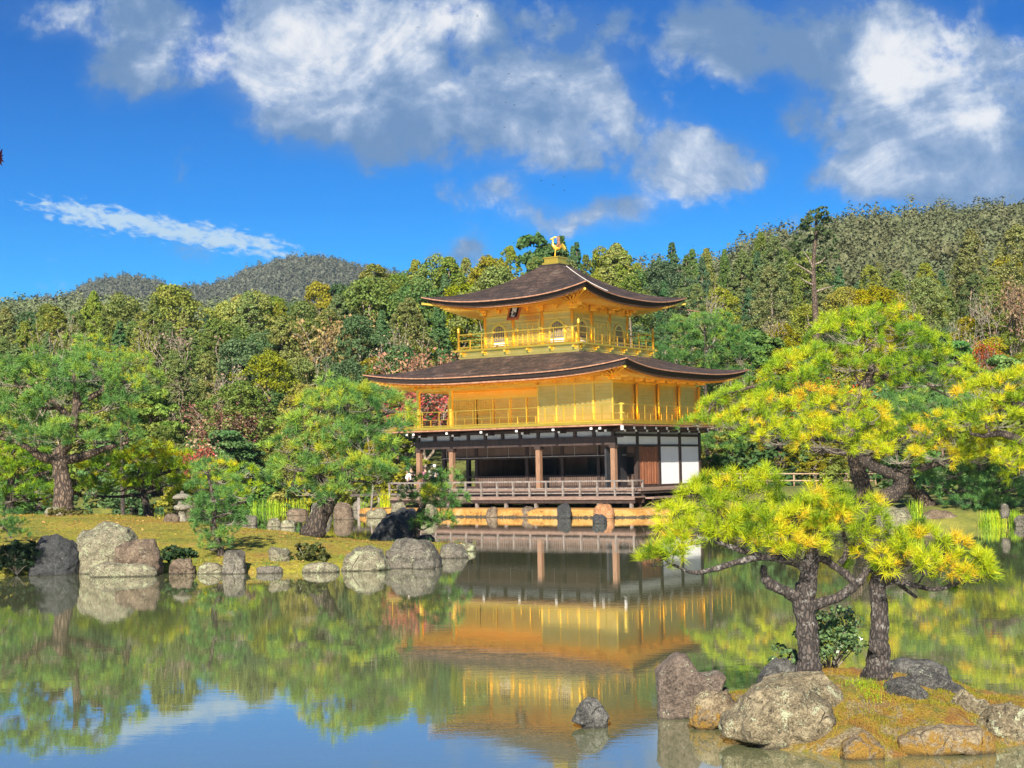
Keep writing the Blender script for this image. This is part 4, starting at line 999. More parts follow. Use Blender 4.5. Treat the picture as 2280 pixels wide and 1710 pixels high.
b = MB(); b.box(c3x - H3, c3x + H3, c3y + H3 - .06, c3y + H3, F3, 8.7); b.box(c3x - H3, c3x - H3 + .06, c3y - H3, c3y + H3, F3, 8.7); part(b, 'wall_panel', 'gold_wall')
b = MB(); b.box(c3x - H3 + .05, c3x + H3 - .05, c3y - H3 + .05, c3y + H3 - .05, ZT3 + .12, 9.30); part(b, 'upper_wall', 'gold_soffit')
for i in range(4):
    for ax in 'se':
        u = -H3 + i * B3
        if ax == 's': bracket(c3x + u, c3y - H3 + .05, 's', 8.78, .62, 'gold_soffit', 'gold_post', 1.35)
        else: bracket(c3x + H3 - .05, c3y + u, 'e', 8.78, .62, 'gold_soffit', 'gold_post', 1.35)
for i in range(3):
    for ax in 'se':
        u = -H3 + (i + .5) * B3
        if ax == 's': bracket(c3x + u, c3y - H3 + .05, 's', 8.86, .42, 'gold_soffit', 'gold_post', 1.0)
        else: bracket(c3x + H3 - .05, c3y + u, 'e', 8.86, .42, 'gold_soffit', 'gold_post', 1.0)
b = MB(); b.box(c3x - H3 - .45, c3x + H3 + .45, c3y - H3 - .50, c3y - H3 - .40, 9.06, 9.16); b.box(c3x + H3 + .40, c3x + H3 + .50, c3y - H3 - .38, c3y + H3 + .45, 9.06, 9.16); part(b, 'eave_purlin', 'gold_post')
# third storey railing
E3 = e3 - .10
posts = []
for i in range(1, 10):
    q = -E3 + i * 2 * E3 / 10
    posts += [(c3x + q, c3y - E3, 7.80 if i % 2 == 0 else 7.52), (c3x + E3, c3y + q, 7.80 if i % 2 == 0 else 7.52)]
railing('upper_railing', [((c3x - E3, c3y - E3), (c3x + E3, c3y - E3)), ((c3x + E3, c3y - E3 + .07), (c3x + E3, c3y + E3)), ((c3x - E3, c3y - E3 + .07), (c3x - E3, c3y + E3)), ((c3x - E3, c3y + E3), (c3x + E3 - .07, c3y + E3))],
        (7.80, 7.50, 7.15), (.05, .038, .055), 'gold', posts, 7.035, 7.79, .045)
for ux, uy in ((-1, -1), (1, -1), (1, 1), (-1, 1)):
    b = MB(); b.lathe([(.07, 7.032), (.07, 7.93), (.085, 7.935), (.085, 7.98), (.05, 8.0), (.075, 8.05), (.07, 8.10), (.02, 8.17)], 10, (c3x + ux * E3, c3y + uy * E3, 0)); part(b, 'corner_post', 'gold_post', smooth=True)
for k in range(5):
    for ax in 's':
        u = -E3 + (k + .5) * 2 * E3 / 5
        b = MB(); b.box(c3x + u - .07, c3x + u + .07, c3y - E3 - .05, c3y - E3 + .05, 7.76, 7.87); part(b, 'rail_fitting', 'gold')
# hip corner timbers and the thin pole past the east corner
for ux, uy, L in ((-1, -1, .35), (1, -1, .10), (1, 1, .30)):
    b = MB(); q0 = Vector((c3x + ux * 2.9, c3y + uy * 2.9, 9.10)); q1 = Vector((c3x + ux * (4.62 + L), c3y + uy * (4.62 + L), 9.42)); b.tube([q0, q1], .065, 6); part(b, 'hip_rafter', 'gold_post')
b = MB(); b.tube([(c3x + 4.2, c3y + 4.3, 9.33), (c3x + 4.9, c3y + 6.5, 9.12)], .03, 6); part(b, 'drain_pole', 'eave_brown')
for ux, uy, zz in ((1, -1, 5.5), (1, 1, 5.5), (-1, -1, 5.5)):
    b = MB(); X0 = c3x + ux * (2.75 * K); Y0 = c3y + uy * (2 * K); b.tube([(X0, Y0, 5.28), (X0 + ux * 1.74, Y0 + uy * 1.74, 5.53)], .07, 6); part(b, 'hip_rafter', 'gold_post')
# lightning cable down the east slope
b = MB(); pts = []
for t in np.linspace(.02, .62, 24):
    x, y, k = pt2(1, .46, t); pts.append((x, y, zt2_(k, t) + .04))
b.tube(pts, .022, 5); part(b, 'roof_cable', 'cable')
# plaque under the south eaves, tipped forward, with its white characters
b = MB(); b.box(-.36, .36, -.03, .03, -.55, .55)
pq = part(b, 'plaque', 'plaque'); pq.location = (c3x - .25, c3y - H3 - .75, 8.86); pq.rotation_euler = (R(-24), 0, 0); pq['label'] = 'red brown framed name plaque'
b = MB(); b.box(-.25, .25, -.045, -.031, -.42, .42); part(b, 'plaque_board', 'iron', pq)
fc = bpy.data.curves.new('plaque_writing', 'FONT'); fc.body = '究\n竟\n頂'; fc.size = .30; fc.align_x = 'CENTER'; fc.align_y = 'CENTER'; fc.space_line = .92; fc.extrude = .003; fc.offset = .012
ft = bpy.data.objects.new('text_source', fc); COL.objects.link(ft); bpy.context.view_layer.update()
fme = bpy.data.meshes.new_from_object(ft.evaluated_get(bpy.context.evaluated_depsgraph_get())); bpy.data.objects.remove(ft)
fo = link('plaque_writing', fme, M['white_tip'], pq); fo.location = (0, -.05, 0); fo.rotation_euler = (R(90), 0, 0)
# ---- finial: stepped box and the phoenix
b = MB(); b.box(c3x - .64, c3x + .64, c3y - .64, c3y + .64, 11.30, 11.43); part(b, 'ridge_base', 'eave_dark')
b = MB(); b.box(c3x - .50, c3x + .50, c3y - .50, c3y + .50, 11.432, 11.56); b.box(c3x - .42, c3x + .42, c3y - .42, c3y + .42, 11.561, 11.78); b.box(c3x - .47, c3x + .47, c3y - .47, c3y + .47, 11.781, 11.84)
part(b, 'finial_box', 'gold')
ph = Vector((c3x, c3y, 0))
def pv(u, z, d=0.0):           # u along the bird's facing (south west), d sideways
    return (c3x - u * .8 + d * .6, c3y - u * .6 - d * .8, z)
b = MB()
b.tube([pv(.02, 11.85, .07), pv(.0, 12.18, .07), pv(-.03, 12.3, .05)], [.035, .03, .05], 8); b.tube([pv(.02, 11.85, -.07), pv(.0, 12.18, -.07), pv(-.03, 12.3, -.05)], [.035, .03, .05], 8)
b.tube([pv(-.30, 12.30), pv(-.15, 12.33), pv(.02, 12.38), pv(.12, 12.50), pv(.12, 12.65), pv(.10, 12.76), pv(.13, 12.83), pv(.22, 12.81), pv(.28, 12.78)], [.03, .10, .13, .085, .05, .05, .075, .045, .008], 10)
for q in range(3): b.tube([pv(.10 - q * .03, 12.86), pv(.04 - q * .06, 12.93), pv(-.02 - q * .06, 12.92)], [.03, .025, .006], 6)
phx = part(b, 'phoenix', 'gold_post', None, True, label='gilded phoenix finial')
def wing(sgn):
    b = MB(); n_ = 7
    for i in range(n_):
        a = R(28 + i * 9); L = .62 - abs(i - 4) * .05
        p0 = pv(-.02 - i * .045, 12.40 - i * .005, sgn * .09); p1 = pv(-.06 - math.cos(a) * L * .5, 12.40 + math.sin(a) * L, sgn * (.20 + .02 * i))
        m_ = [(p0[k] + p1[k]) / 2 for k in range(3)]; b.tube([p0, m_, p1], [.02, .05, .006], 6)
    return part(b, 'wing', 'eave_brown', phx)
wing(1); wing(-1)
b = MB()
for i in range(5):
    s_ = (i - 2) * .12; b.tube([pv(-.24, 12.32, s_ * .3), pv(-.36, 12.42 + .03 * i, s_), pv(-.48, 12.36, s_ * 1.3), pv(-.54, 12.22, s_ * 1.4)], [.022, .022, .016, .005], 6)
part(b, 'tail', 'gold_post', phx)

# ---- ledge of tan stone the pavilion stands on
def pavw(x, y): 
    a = -(math.pi / 2 - 0.961); return (4.7203 + x * math.cos(a) - y * math.sin(a)) * PS, (69.706 + x * math.sin(a) + y * math.cos(a)) * PS
b = MB()
pl = [(-14.5, 4), (-14.2, -1.9), (-12, -2.7), (-9, -3.3), (-4, -3.45), (1.6, -3.35), (3.0, -2.6), (3.9, 0), (4.4, 9), (4.2, 14)]
rngp = random.Random(4)
fine = []
for p0, p1 in zip(pl[:-1], pl[1:]):
    m_ = max(2, int(math.hypot(p1[0] - p0[0], p1[1] - p0[1]) / .35))
    for i in range(m_): fine.append((p0[0] + (p1[0] - p0[0]) * i / m_ + rngp.uniform(-.05, .05), p0[1] + (p1[1] - p0[1]) * i / m_ + rngp.uniform(-.05, .05)))
fine.append(pl[-1])
wv_ = [pavw(*p) for p in fine]; wi = [pavw(p[0] * .985 - .05, p[1] + .10) for p in fine]
nfi = len(fine); H_ = [.385 + rngp.uniform(-.02, .03) for _ in fine]
for ring, zf in ((wv_, lambda i: -.4), (wv_, lambda i: H_[i] - .09), (wi, lambda i: H_[i])):
    for i, p in enumerate(ring): b.v.append((p[0], p[1], zf(i)))
for k in range(2):
    for i in range(nfi - 1): b.f.append((k * nfi + i, k * nfi + i + 1, (k + 1) * nfi + i + 1, (k + 1) * nfi + i))
b.f.append(tuple(2 * nfi + i for i in range(nfi)))
tag(b.build('stone_ledge', M['ledge']), 'tan stone ledge along the water under the pavilion', 'ledge')

# ------------------------------------------------------------------ pines with needles
def tufts_mesh(C, A, tint, m, L, w, rng, spread=(12, 78), curl=.15):
    """every tuft a brush of m thin needles round its axis"""
    n_ = len(C)
    phi = np.radians(rng.uniform(spread[0], spread[1], (n_, m))); az = rng.uniform(0, 2 * np.pi, (n_, m))
    ref = np.where(np.abs(A[:, 2:3]) < .9, np.array([[0, 0, 1.]]), np.array([[1., 0, 0]]))
    X = unit(np.cross(A, ref)); Yv = np.cross(A, X)
    d = A[:, None] * np.cos(phi)[..., None] + (X[:, None] * np.cos(az)[..., None] + Yv[:, None] * np.sin(az)[..., None]) * np.sin(phi)[..., None]
    ln = L * rng.uniform(.7, 1.12, (n_, m, 1))
    off = A[:, None] * rng.uniform(-.35, .25, (n_, m, 1)) * L
    base = C[:, None] + off + d * L * .06
    tip = base + d * ln + np.array([0, 0, -1.]) * curl * ln * np.sin(phi)[..., None] * .4
    side = unit(np.cross(d, rdir(n_ * m, rng).reshape(n_, m, 3))) * w
    v = np.stack([base - side, base + side, tip], 2).reshape(-1, 3)
    f = np.arange(len(v)).reshape(-1, 3)
    tv = np.clip(np.repeat(tint, m * 3) + np.repeat(rng.normal(0, .07, n_ * m), 3), 0, 1)
    return v, f, tv
def pad_tufts(c, rx, ry, rz, spacing, rng, low=-.12, lump=.22, fill=.12, yellow=.35, yvar=.2):
    """tufts gathered into small boughs that sit on an uneven dome, with gaps between the boughs"""
    area = 2 * math.pi * ((rx * ry) ** 1.6 / 2 + ((rx * rz) ** 1.6 + (ry * rz) ** 1.6) / 4) ** (1 / 1.6)
    nb = max(4, int(area / (3.0 * spacing) ** 2 * 1.30))
    u = rdir(nb * 3, rng); u = u[u[:, 2] > low][:nb]; nb = len(u)
    sd = int(rng.integers(1, 9999)); s = np.array([rx, ry, rz])
    k = 1 + lump * 1.3 * fbm(u * 2.3 + sd * .37, 3, sd)
    k = np.where(rng.random(nb) < .25, k * rng.uniform(.55, .85, nb), k)
    B = np.array(c) + u * s * k[:, None]; nrm = unit(u / s)
    A0 = unit(nrm * .60 + np.array([0, 0, .62]) + rng.normal(0, .22, u.shape))
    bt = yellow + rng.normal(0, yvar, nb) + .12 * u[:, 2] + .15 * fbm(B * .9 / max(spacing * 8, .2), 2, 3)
    m = 7; off = rdir(nb * m, rng).reshape(nb, m, 3)
    off = off - A0[:, None] * (off * A0[:, None]).sum(-1, keepdims=True)
    rad = np.sqrt(rng.random((nb, m, 1))) * 1.45 * spacing
    off = unit(off) * rad
    C = B[:, None] + off + A0[:, None] * (spacing * .9 - rad ** 2 / (2.4 * spacing))
    A = unit(A0[:, None] + off / spacing * .55 + rng.normal(0, .15, C.shape))
    t = bt[:, None] + rng.normal(0, .08, (nb, m)); t = np.where(rng.random((nb, m)) < .03, t + rng.uniform(.2, .5, (nb, m)), t)
    return C.reshape(-1, 3), A.reshape(-1, 3), np.clip(t, 0, 1).ravel()
def garden_pine(name, label, Y, trunks, pads, needle='needle_green', bark='bark_pine', seed=1, spacing=.1, needles=30, L=.1, w=.002, yellow=.35, yvar=.2, limbs=None, group=None, twigs=1.0, twig_r=1.0, low=-.12, lump=.22, base=None, limb_r=.35, cat='pine tree', fill=.25):
    """pine drawn by its trunk lines and needle pads (picture points at distance Y, each with its own depth offset dy in metres)"""
    rng = np.random.default_rng(seed)
    t0 = trunks[0][0]; b0 = W(t0[0], t0[1], Y + (t0[2] if len(t0) > 2 else 0))
    root = empty(name, b0, 0, label, cat, group)
    o0 = np.array(b0)
    tb = MB(); axis = []
    for line in trunks:
        pts = [np.array(W(p[0], p[1], Y + p[2])) - o0 for p in line]; rad = [PX(p[3], Y) for p in line]
        sm = catmull(pts, 6); rs = np.interp(np.linspace(0, len(rad) - 1, len(sm)), range(len(rad)), rad)
        rs = rs * (1 + .09 * fbm(np.array([[i * .55, seed, 0] for i in range(len(sm))]), 2, seed))
        sm = [p + rng.normal(0, .06, 3) * r for p, r in zip(sm, rs)]
        tb.tube(sm, list(rs), 12)
        axis += [(p, r) for p, r in zip(sm[2:], rs[2:])]
    axp = np.array([a[0] for a in axis]); axr = np.array([a[1] for a in axis])
    Cs, As, Ts = [], [], []
    tw = MB()
    for pd in pads:
        px, py, rx, rz, dy = pd[:5]; c = np.array(W(px, py, Y + dy)) - o0
        rx, rz = PX(rx * .87, Y), PX(rz * .87, Y); ry = rx * (pd[5] if len(pd) > 5 else .8)
        C, A, t = pad_tufts(c, rx, ry, rz, spacing, rng, low, lump, fill, yellow + (pd[6] if len(pd) > 6 else 0), yvar)
        Cs.append(C); As.append(A); Ts.append(t)
        bot = c + np.array([0, 0, -rz * .35])
        # limb from the nearest lower trunk point
        cost = np.linalg.norm(axp - bot, axis=1) + np.maximum(axp[:, 2] - bot[2], 0) * 1.2 + rng.uniform(0, .1, len(axp)) * rx
        k = int(np.argmin(cost)); a = axp[k]; dist = np.linalg.norm(bot - a)
        r0 = max(min(axr[k] * .7, dist * .055 + PX(1.2, Y)), PX(1.5, Y)); r1 = max(r0 * .45, PX(1.0, Y))
        if dist > rx * .25:
            mid = (a + bot) / 2 + np.array([rng.normal(0, .06), rng.normal(0, .06), -.05 + rng.normal(0, .07)]) * dist
            q1 = a * .72 + bot * .28 + rng.normal(0, .05, 3) * dist
            lp = catmull([a, q1, mid, bot], 5); tb.tube(lp, list(np.linspace(r0, r1, len(lp))), 8)
        nt_ = int(min(len(C), 26) * twigs)
        for j in rng.choice(len(C), min(nt_, len(C)), replace=False):
            e = C[j] * .94 + c * .06; s = bot + rng.normal(0, .10, 3) * np.array([rx, ry, rz * .5]); h = (s + e) / 2 + np.array([0, 0, -.12]) * np.linalg.norm(e - s) + rng.normal(0, .07, 3) * np.linalg.norm(e - s)
            tw.tube([bot * .5 + s * .5, s, h, e], [r1 * .6 * twig_r, r1 * .45 * twig_r, r1 * .32 * twig_r, r1 * .12 * twig_r], 4, False)
    tr = tb.build('trunk', M[bark], root, True)
    if len(tw.f) > 40: tw.build('twigs', M['twig'] if bark != 'bark_near' else M['bark_near'], tr)
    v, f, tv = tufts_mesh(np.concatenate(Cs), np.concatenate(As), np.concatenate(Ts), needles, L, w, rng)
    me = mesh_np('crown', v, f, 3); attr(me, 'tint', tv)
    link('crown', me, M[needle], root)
    return root

# --- the two pines on the near islet
NY = 15.0
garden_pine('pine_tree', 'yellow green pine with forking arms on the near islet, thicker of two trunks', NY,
    [[(1800, 1510, 0, 34), (1802, 1490, 0, 27), (1800, 1440, 0, 24), (1794, 1380, 0, 23), (1790, 1330, 0, 24), (1800, 1290, 0, 21), (1806, 1240, 0, 16), (1800, 1200, .05, 12)],
     [(1790, 1345, 0, 18), (1765, 1325, -.02, 13), (1735, 1310, -.05, 12), (1712, 1298, -.05, 12), (1702, 1280, -.05, 8), (1700, 1260, -.05, 6)],
     [(1800, 1350, 0, 17), (1830, 1342, -.03, 11), (1870, 1328, -.05, 11), (1905, 1303, -.05, 10), (1920, 1285, -.05, 9), (1935, 1260, 0, 6)],
     [(1905, 1300, -.05, 9), (1885, 1280, -.05, 9), (1860, 1262, 0, 8), (1830, 1245, 0, 8), (1800, 1245, 0, 8)],
     [(1795, 1262, 0, 14), (1760, 1248, -.1, 10), (1700, 1240, -.25, 8), (1640, 1252, -.35, 7), (1580, 1270, -.4, 6), (1540, 1274, -.4, 4), (1500, 1258, -.4, 3)],
     [(1700, 1240, -.25, 7), (1650, 1225, -.3, 6), (1590, 1205, -.3, 5), (1540, 1195, -.3, 3)],
     [(1800, 1215, .05, 10), (1770, 1180, .2, 8), (1700, 1140, .3, 6), (1640, 1110, .35, 4)],
     [(1870, 1255, 0, 7), (1885, 1230, 0, 6), (1880, 1195, .1, 5), (1865, 1160, .1, 4)]],
    [(1478, 1238, 42, 26, -.4, .9, -.10), (1500, 1222, 48, 32, -.4, .9, 0), (1545, 1195, 62, 46, -.3, .9, 0), (1505, 1170, 38, 28, -.1, 1, -.1), (1600, 1150, 75, 50, 0, .9, 0), (1560, 1125, 45, 34, .15, 1, -.08),
     (1655, 1100, 78, 44, .35, .8, .05), (1720, 1085, 60, 36, .4, .8, 0), (1580, 1092, 50, 30, .35, .8, .0), (1690, 1185, 80, 50, -.25, .9, .08), (1760, 1170, 85, 52, -.2, .9, .15), (1840, 1150, 85, 50, -.1, .9, .1), (1900, 1150, 60, 46, 0, .9, .08), (1770, 1235, 60, 38, -.45, .8, .22), (1700, 1235, 42, 26, -.4, .8, .12),
     (1850, 1205, 70, 45, -.25, .9, .15), (1930, 1185, 50, 40, -.1, .9, .1), (1640, 1210, 55, 34, -.3, .9, .05), (1790, 1120, 75, 40, .2, .8, .02), (1880, 1120, 55, 34, .15, .8, .02), (1620, 1170, 60, 40, -.2, .9, .1), (1500, 1142, 30, 18, .2, 1, -.1), (1545, 1110, 24, 16, .2, 1, .1), (1455, 1256, 22, 14, -.4, 1, 0)],
    'needle_yellow', 'bark_near', 101, .078, 34, .112, .0026, .32, .22, twigs=.9, lump=.34, low=-.35)
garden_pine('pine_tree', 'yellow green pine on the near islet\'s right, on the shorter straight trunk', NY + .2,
    [[(1952, 1515, 0, 36), (1955, 1490, 0, 28), (1958, 1440, 0, 23), (1960, 1380, 0, 20), (1955, 1320, 0, 19), (1952, 1285, 0, 18), (1958, 1262, 0, 12)],
     [(1956, 1300, 0, 13), (1990, 1292, -.05, 8), (2030, 1302, -.1, 6), (2080, 1312, -.1, 5), (2130, 1300, -.1, 4), (2180, 1290, -.1, 3)],
     [(1958, 1280, 0, 10), (2000, 1260, 0, 7), (2060, 1250, 0, 5)], [(1990, 1292, -.05, 6), (2020, 1315, .1, 4), (2040, 1330, .2, 3)]],
    [(1975, 1235, 62, 40, -.15, .9, .1), (2030, 1215, 72, 44, 0, .9, .1), (2095, 1225, 62, 40, 0, .9, .12), (2060, 1262, 80, 42, -.2, .9, .18), (2135, 1262, 58, 36, -.1, .9, .1), (2180, 1282, 40, 26, -.1, .9, .05), (1985, 1270, 55, 34, -.3, .9, .2), (2120, 1290, 55, 24, -.15, .9, .14), (1940, 1255, 40, 30, -.2, .9, .1), (2180, 1255, 26, 20, 0, .9, -.1)],
    'needle_yellow', 'bark_near', 102, .078, 34, .112, .0026, .34, .22, twigs=.9, lump=.34, low=-.35)
# --- pines on the mossy island and its surroundings
garden_pine('pine_tree', 'tall green pine with a thick pale trunk on the left of the mossy island', 52,
    [[(140, 1148, 0, 30), (140, 1125, 0, 22), (140, 1080, 0, 19), (133, 1035, 0, 17), (130, 1015, 0, 17), (150, 985, 0, 12), (165, 940, 0, 10), (170, 880, 0, 8), (165, 830, 0, 5)],
     [(128, 1025, 0, 12), (95, 1018, -.2, 10), (75, 1005, -.4, 8), (40, 985, -.6, 6), (0, 975, -.6, 4)],
     [(135, 1025, 0, 13), (180, 1018, .2, 10), (215, 1005, .3, 8), (245, 995, .4, 6), (285, 985, .5, 4)],
     [(165, 940, 0, 8), (110, 890, -.2, 6), (60, 860, -.2, 4)], [(170, 900, 0, 8), (230, 870, .2, 6), (280, 850, .2, 4)]],
    [(20, 955, 75, 22, -.6, .8), (90, 975, 70, 22, -.6, .8), (170, 965, 75, 26, -.5, .8), (210, 985, 55, 20, 0), (255, 975, 50, 20, .4), (60, 905, 80, 28, -.2), (-20, 900, 60, 30, 0), (140, 890, 85, 30, -.4), (230, 905, 70, 26, 0), (275, 938, 45, 20, .5), (280, 965, 38, 16, .5),
     (30, 850, 80, 30, 0), (110, 835, 70, 28, .1), (190, 840, 75, 30, -.2), (250, 862, 62, 26, .2), (70, 812, 60, 22, .3), (150, 808, 60, 24, .2), (225, 818, 55, 22, .2), (-10, 830, 50, 26, .3), (272, 892, 45, 22, .1), (20, 925, 50, 20, -.3)],
    'needle_green', 'bark_warm', 104, .205, 24, .24, .0095, .40, .18, twigs=.5, lump=.34, low=-.3)
garden_pine('pine_tree', 'dense pine with a dark trunk leaning right over the mossy island', 45.6,
    [[(693, 1192, 0, 28), (705, 1170, 0, 22), (722, 1130, 0, 21), (742, 1098, 0, 19), (765, 1070, 0, 16), (780, 1030, 0, 14), (775, 980, 0, 12), (768, 930, 0, 9), (770, 885, 0, 6)],
     [(745, 1095, 0, 10), (720, 1070, -.2, 8), (690, 1050, -.3, 6), (660, 1045, -.3, 4)], [(778, 1040, 0, 9), (820, 1020, .2, 7), (865, 1010, .2, 5)], [(775, 985, 0, 8), (730, 960, -.2, 6), (690, 945, -.2, 4)], [(772, 960, 0, 8), (830, 930, .1, 6), (880, 915, .1, 4)]],
    [(750, 882, 70, 30, 0), (820, 895, 60, 28, .1), (710, 905, 60, 28, 0), (860, 905, 55, 30, .1), (775, 905, 80, 34, -.4), (700, 935, 60, 30, -.2), (895, 945, 42, 28, .1), (845, 950, 60, 32, -.3), (760, 965, 75, 34, -.5), (690, 990, 65, 32, -.3), (660, 955, 40, 22, 0), (640, 1000, 45, 24, .0), (820, 1000, 70, 34, -.4), (885, 1000, 42, 28, .1), (730, 1020, 75, 32, -.6), (660, 1040, 60, 28, -.3), (800, 1045, 70, 30, -.4), (865, 1040, 50, 26, .1), (720, 1070, 60, 30, -.5), (650, 1075, 50, 22, -.2), (690, 1095, 45, 22, -.4), (770, 1085, 50, 24, -.3), (840, 1070, 40, 20, -.2), (790, 895, 50, 24, -.3), (740, 1110, 30, 14, -.5)],
    'needle_green', 'bark_pine', 105, .19, 24, .23, .0085, .48, .24, twigs=.4, lump=.32, low=-.45)
garden_pine('pine_tree', 'small dark green pine growing by the square block on the mossy island', 40.2,
    [[(492, 1240, 0, 9), (488, 1210, 0, 8), (475, 1170, 0, 7), (478, 1130, 0, 6), (470, 1090, 0, 4), (462, 1050, 0, 3)]],
    [(480, 1205, 42, 18, -.1), (500, 1190, 34, 15, 0), (455, 1180, 34, 14, 0), (470, 1222, 34, 12, -.1), (475, 1150, 48, 18, 0), (510, 1140, 40, 15, .1), (440, 1130, 32, 13, 0), (475, 1110, 45, 18, -.1), (515, 1100, 30, 13, 0), (455, 1085, 36, 16, 0), (490, 1070, 30, 14, 0), (455, 1050, 30, 14, 0), (475, 1032, 24, 12, 0), (505, 1165, 32, 12, .1)],
    'needle_green', 'bark_pine', 106, .13, 22, .16, .0062, .26, .12, twigs=.4, lump=.3, low=-.4)
garden_pine('pine_tree', 'spreading yellow topped pine behind the moss, left of the stone lantern', 57,
    [[(332, 1150, 0, 10), (326, 1125, 0, 8), (318, 1095, 0, 7), (312, 1060, 0, 6), (315, 1030, 0, 4)], [(318, 1095, 0, 5), (270, 1060, 0, 4), (220, 1045, 0, 3)], [(315, 1075, 0, 5), (360, 1055, 0, 4), (400, 1045, 0, 3)]],
    [(330, 1000, 42, 14, 0, .8, .3), (310, 1022, 70, 16, -.2, .8, .2), (365, 1022, 50, 15, 0, .8, .3), (250, 1035, 60, 18, 0), (205, 1050, 45, 18, 0), (290, 1055, 60, 18, -.3, .8, .1), (345, 1050, 50, 16, -.3, .8, .1), (395, 1048, 34, 12, 0), (230, 1075, 50, 18, -.1), (320, 1085, 45, 14, -.2), (215, 1100, 40, 16, 0), (270, 1090, 40, 14, 0, .8, .1), (370, 1078, 36, 12, 0)],
    'needle_lime', 'bark_pine', 107, .2, 22, .23, .010, .42, .2, twigs=.4, lump=.3, low=-.3)
garden_pine('pine_tree', 'cloud pruned bright pine directly behind the stone lantern', 60,
    [[(470, 1140, 0, 9), (462, 1110, 0, 7), (450, 1080, 0, 6), (455, 1050, 0, 4)]],
    [(440, 1050, 55, 13, 0, .8, .2), (490, 1045, 40, 12, 0, .8, .3), (420, 1070, 48, 14, -.2, .8, .1), (485, 1075, 55, 14, -.2), (535, 1090, 45, 16, 0), (410, 1095, 38, 12, 0), (470, 1100, 50, 14, -.2), (400, 1115, 30, 10, -.3), (530, 1055, 34, 14, .2), (555, 1110, 36, 16, 0)],
    'needle_lime', 'bark_pine', 108, .2, 22, .23, .010, .36, .2, twigs=.4, lump=.3, low=-.3)
garden_pine('pine_tree', 'bright low pine filling the left edge behind the big trunk', 60,
    [[(20, 1140, 0, 12), (22, 1100, 0, 10), (28, 1050, 0, 7), (35, 1020, 0, 5)], [(22, 1090, 0, 7), (80, 1060, 0, 5), (110, 1050, 0, 3)]],
    [(20, 1010, 60, 20, 0), (80, 1020, 50, 20, 0), (-20, 1040, 60, 22, 0), (50, 1045, 60, 22, -.2), (110, 1060, 40, 18, 0), (10, 1075, 60, 22, -.2), (75, 1090, 55, 22, -.2), (30, 1110, 60, 20, -.2), (105, 1105, 30, 14, .2, .8, .3), (-20, 1110, 50, 20, 0)],
    'needle_lime', 'bark_pine', 109, .2, 22, .23, .010, .22, .15, twigs=.3, lump=.3, low=-.4)
garden_pine('pine_tree', 'green pine bough reaching in low at the left edge over the shaded rocks', 37.6,
    [[(-150, 1225, 0, 22), (-140, 1150, 0, 18), (-120, 1080, 0, 14), (-120, 1000, 0, 8)], [(-140, 1170, 0, 9), (-80, 1160, 0, 7), (0, 1165, .2, 4)]],
    [(10, 1150, 45, 18, .2), (40, 1172, 38, 14, .3), (-15, 1175, 55, 20, 0), (25, 1195, 34, 10, .3), (-60, 1120, 70, 34, 0), (-130, 1100, 90, 40, 0), (-120, 1030, 80, 40, 0), (-190, 1060, 80, 40, 0), (-150, 970, 70, 36, 0), (-210, 1130, 70, 36, 0), (-120, 1160, 80, 34, -.4), (-180, 1010, 70, 40, -.6), (-60, 1185, 60, 16, -.3)],
    'needle_green', 'bark_pine', 110, .12, 24, .13, .005, .2, .12, twigs=.4, lump=.3, low=-.45)
garden_pine('pine_tree', 'small green pine with one orange clump before the pavilion\'s west deck', 49.4,
    [[(925, 1198, 0, 9), (930, 1165, 0, 9), (937, 1140, 0, 9), (945, 1115, 0, 6), (960, 1090, 0, 4)], [(935, 1150, 0, 5), (965, 1160, -.1, 4), (985, 1158, -.1, 3)]],
    [(985, 1065, 30, 16, 0, .8, .15), (1000, 1085, 36, 18, 0, .8, .15), (975, 1095, 40, 18, -.1, .8, .1), (1010, 1110, 32, 18, 0), (950, 1075, 32, 16, .2, .8, -.1), (930, 1095, 36, 18, .2, .8, -.15), (925, 1115, 34, 14, .1, .8, -.15), (980, 1120, 36, 18, -.1), (1000, 1125, 28, 14, 0), (960, 1158, 40, 13, -.2, .8, .05), (990, 1155, 24, 11, -.1, .8, .1), (955, 1170, 30, 9, -.2), (962, 1100, 12, 9, -.5, 1, .75)],
    'needle_green', 'bark_pine', 111, .15, 22, .19, .0075, .30, .12, twigs=.5, lump=.3, low=-.4)
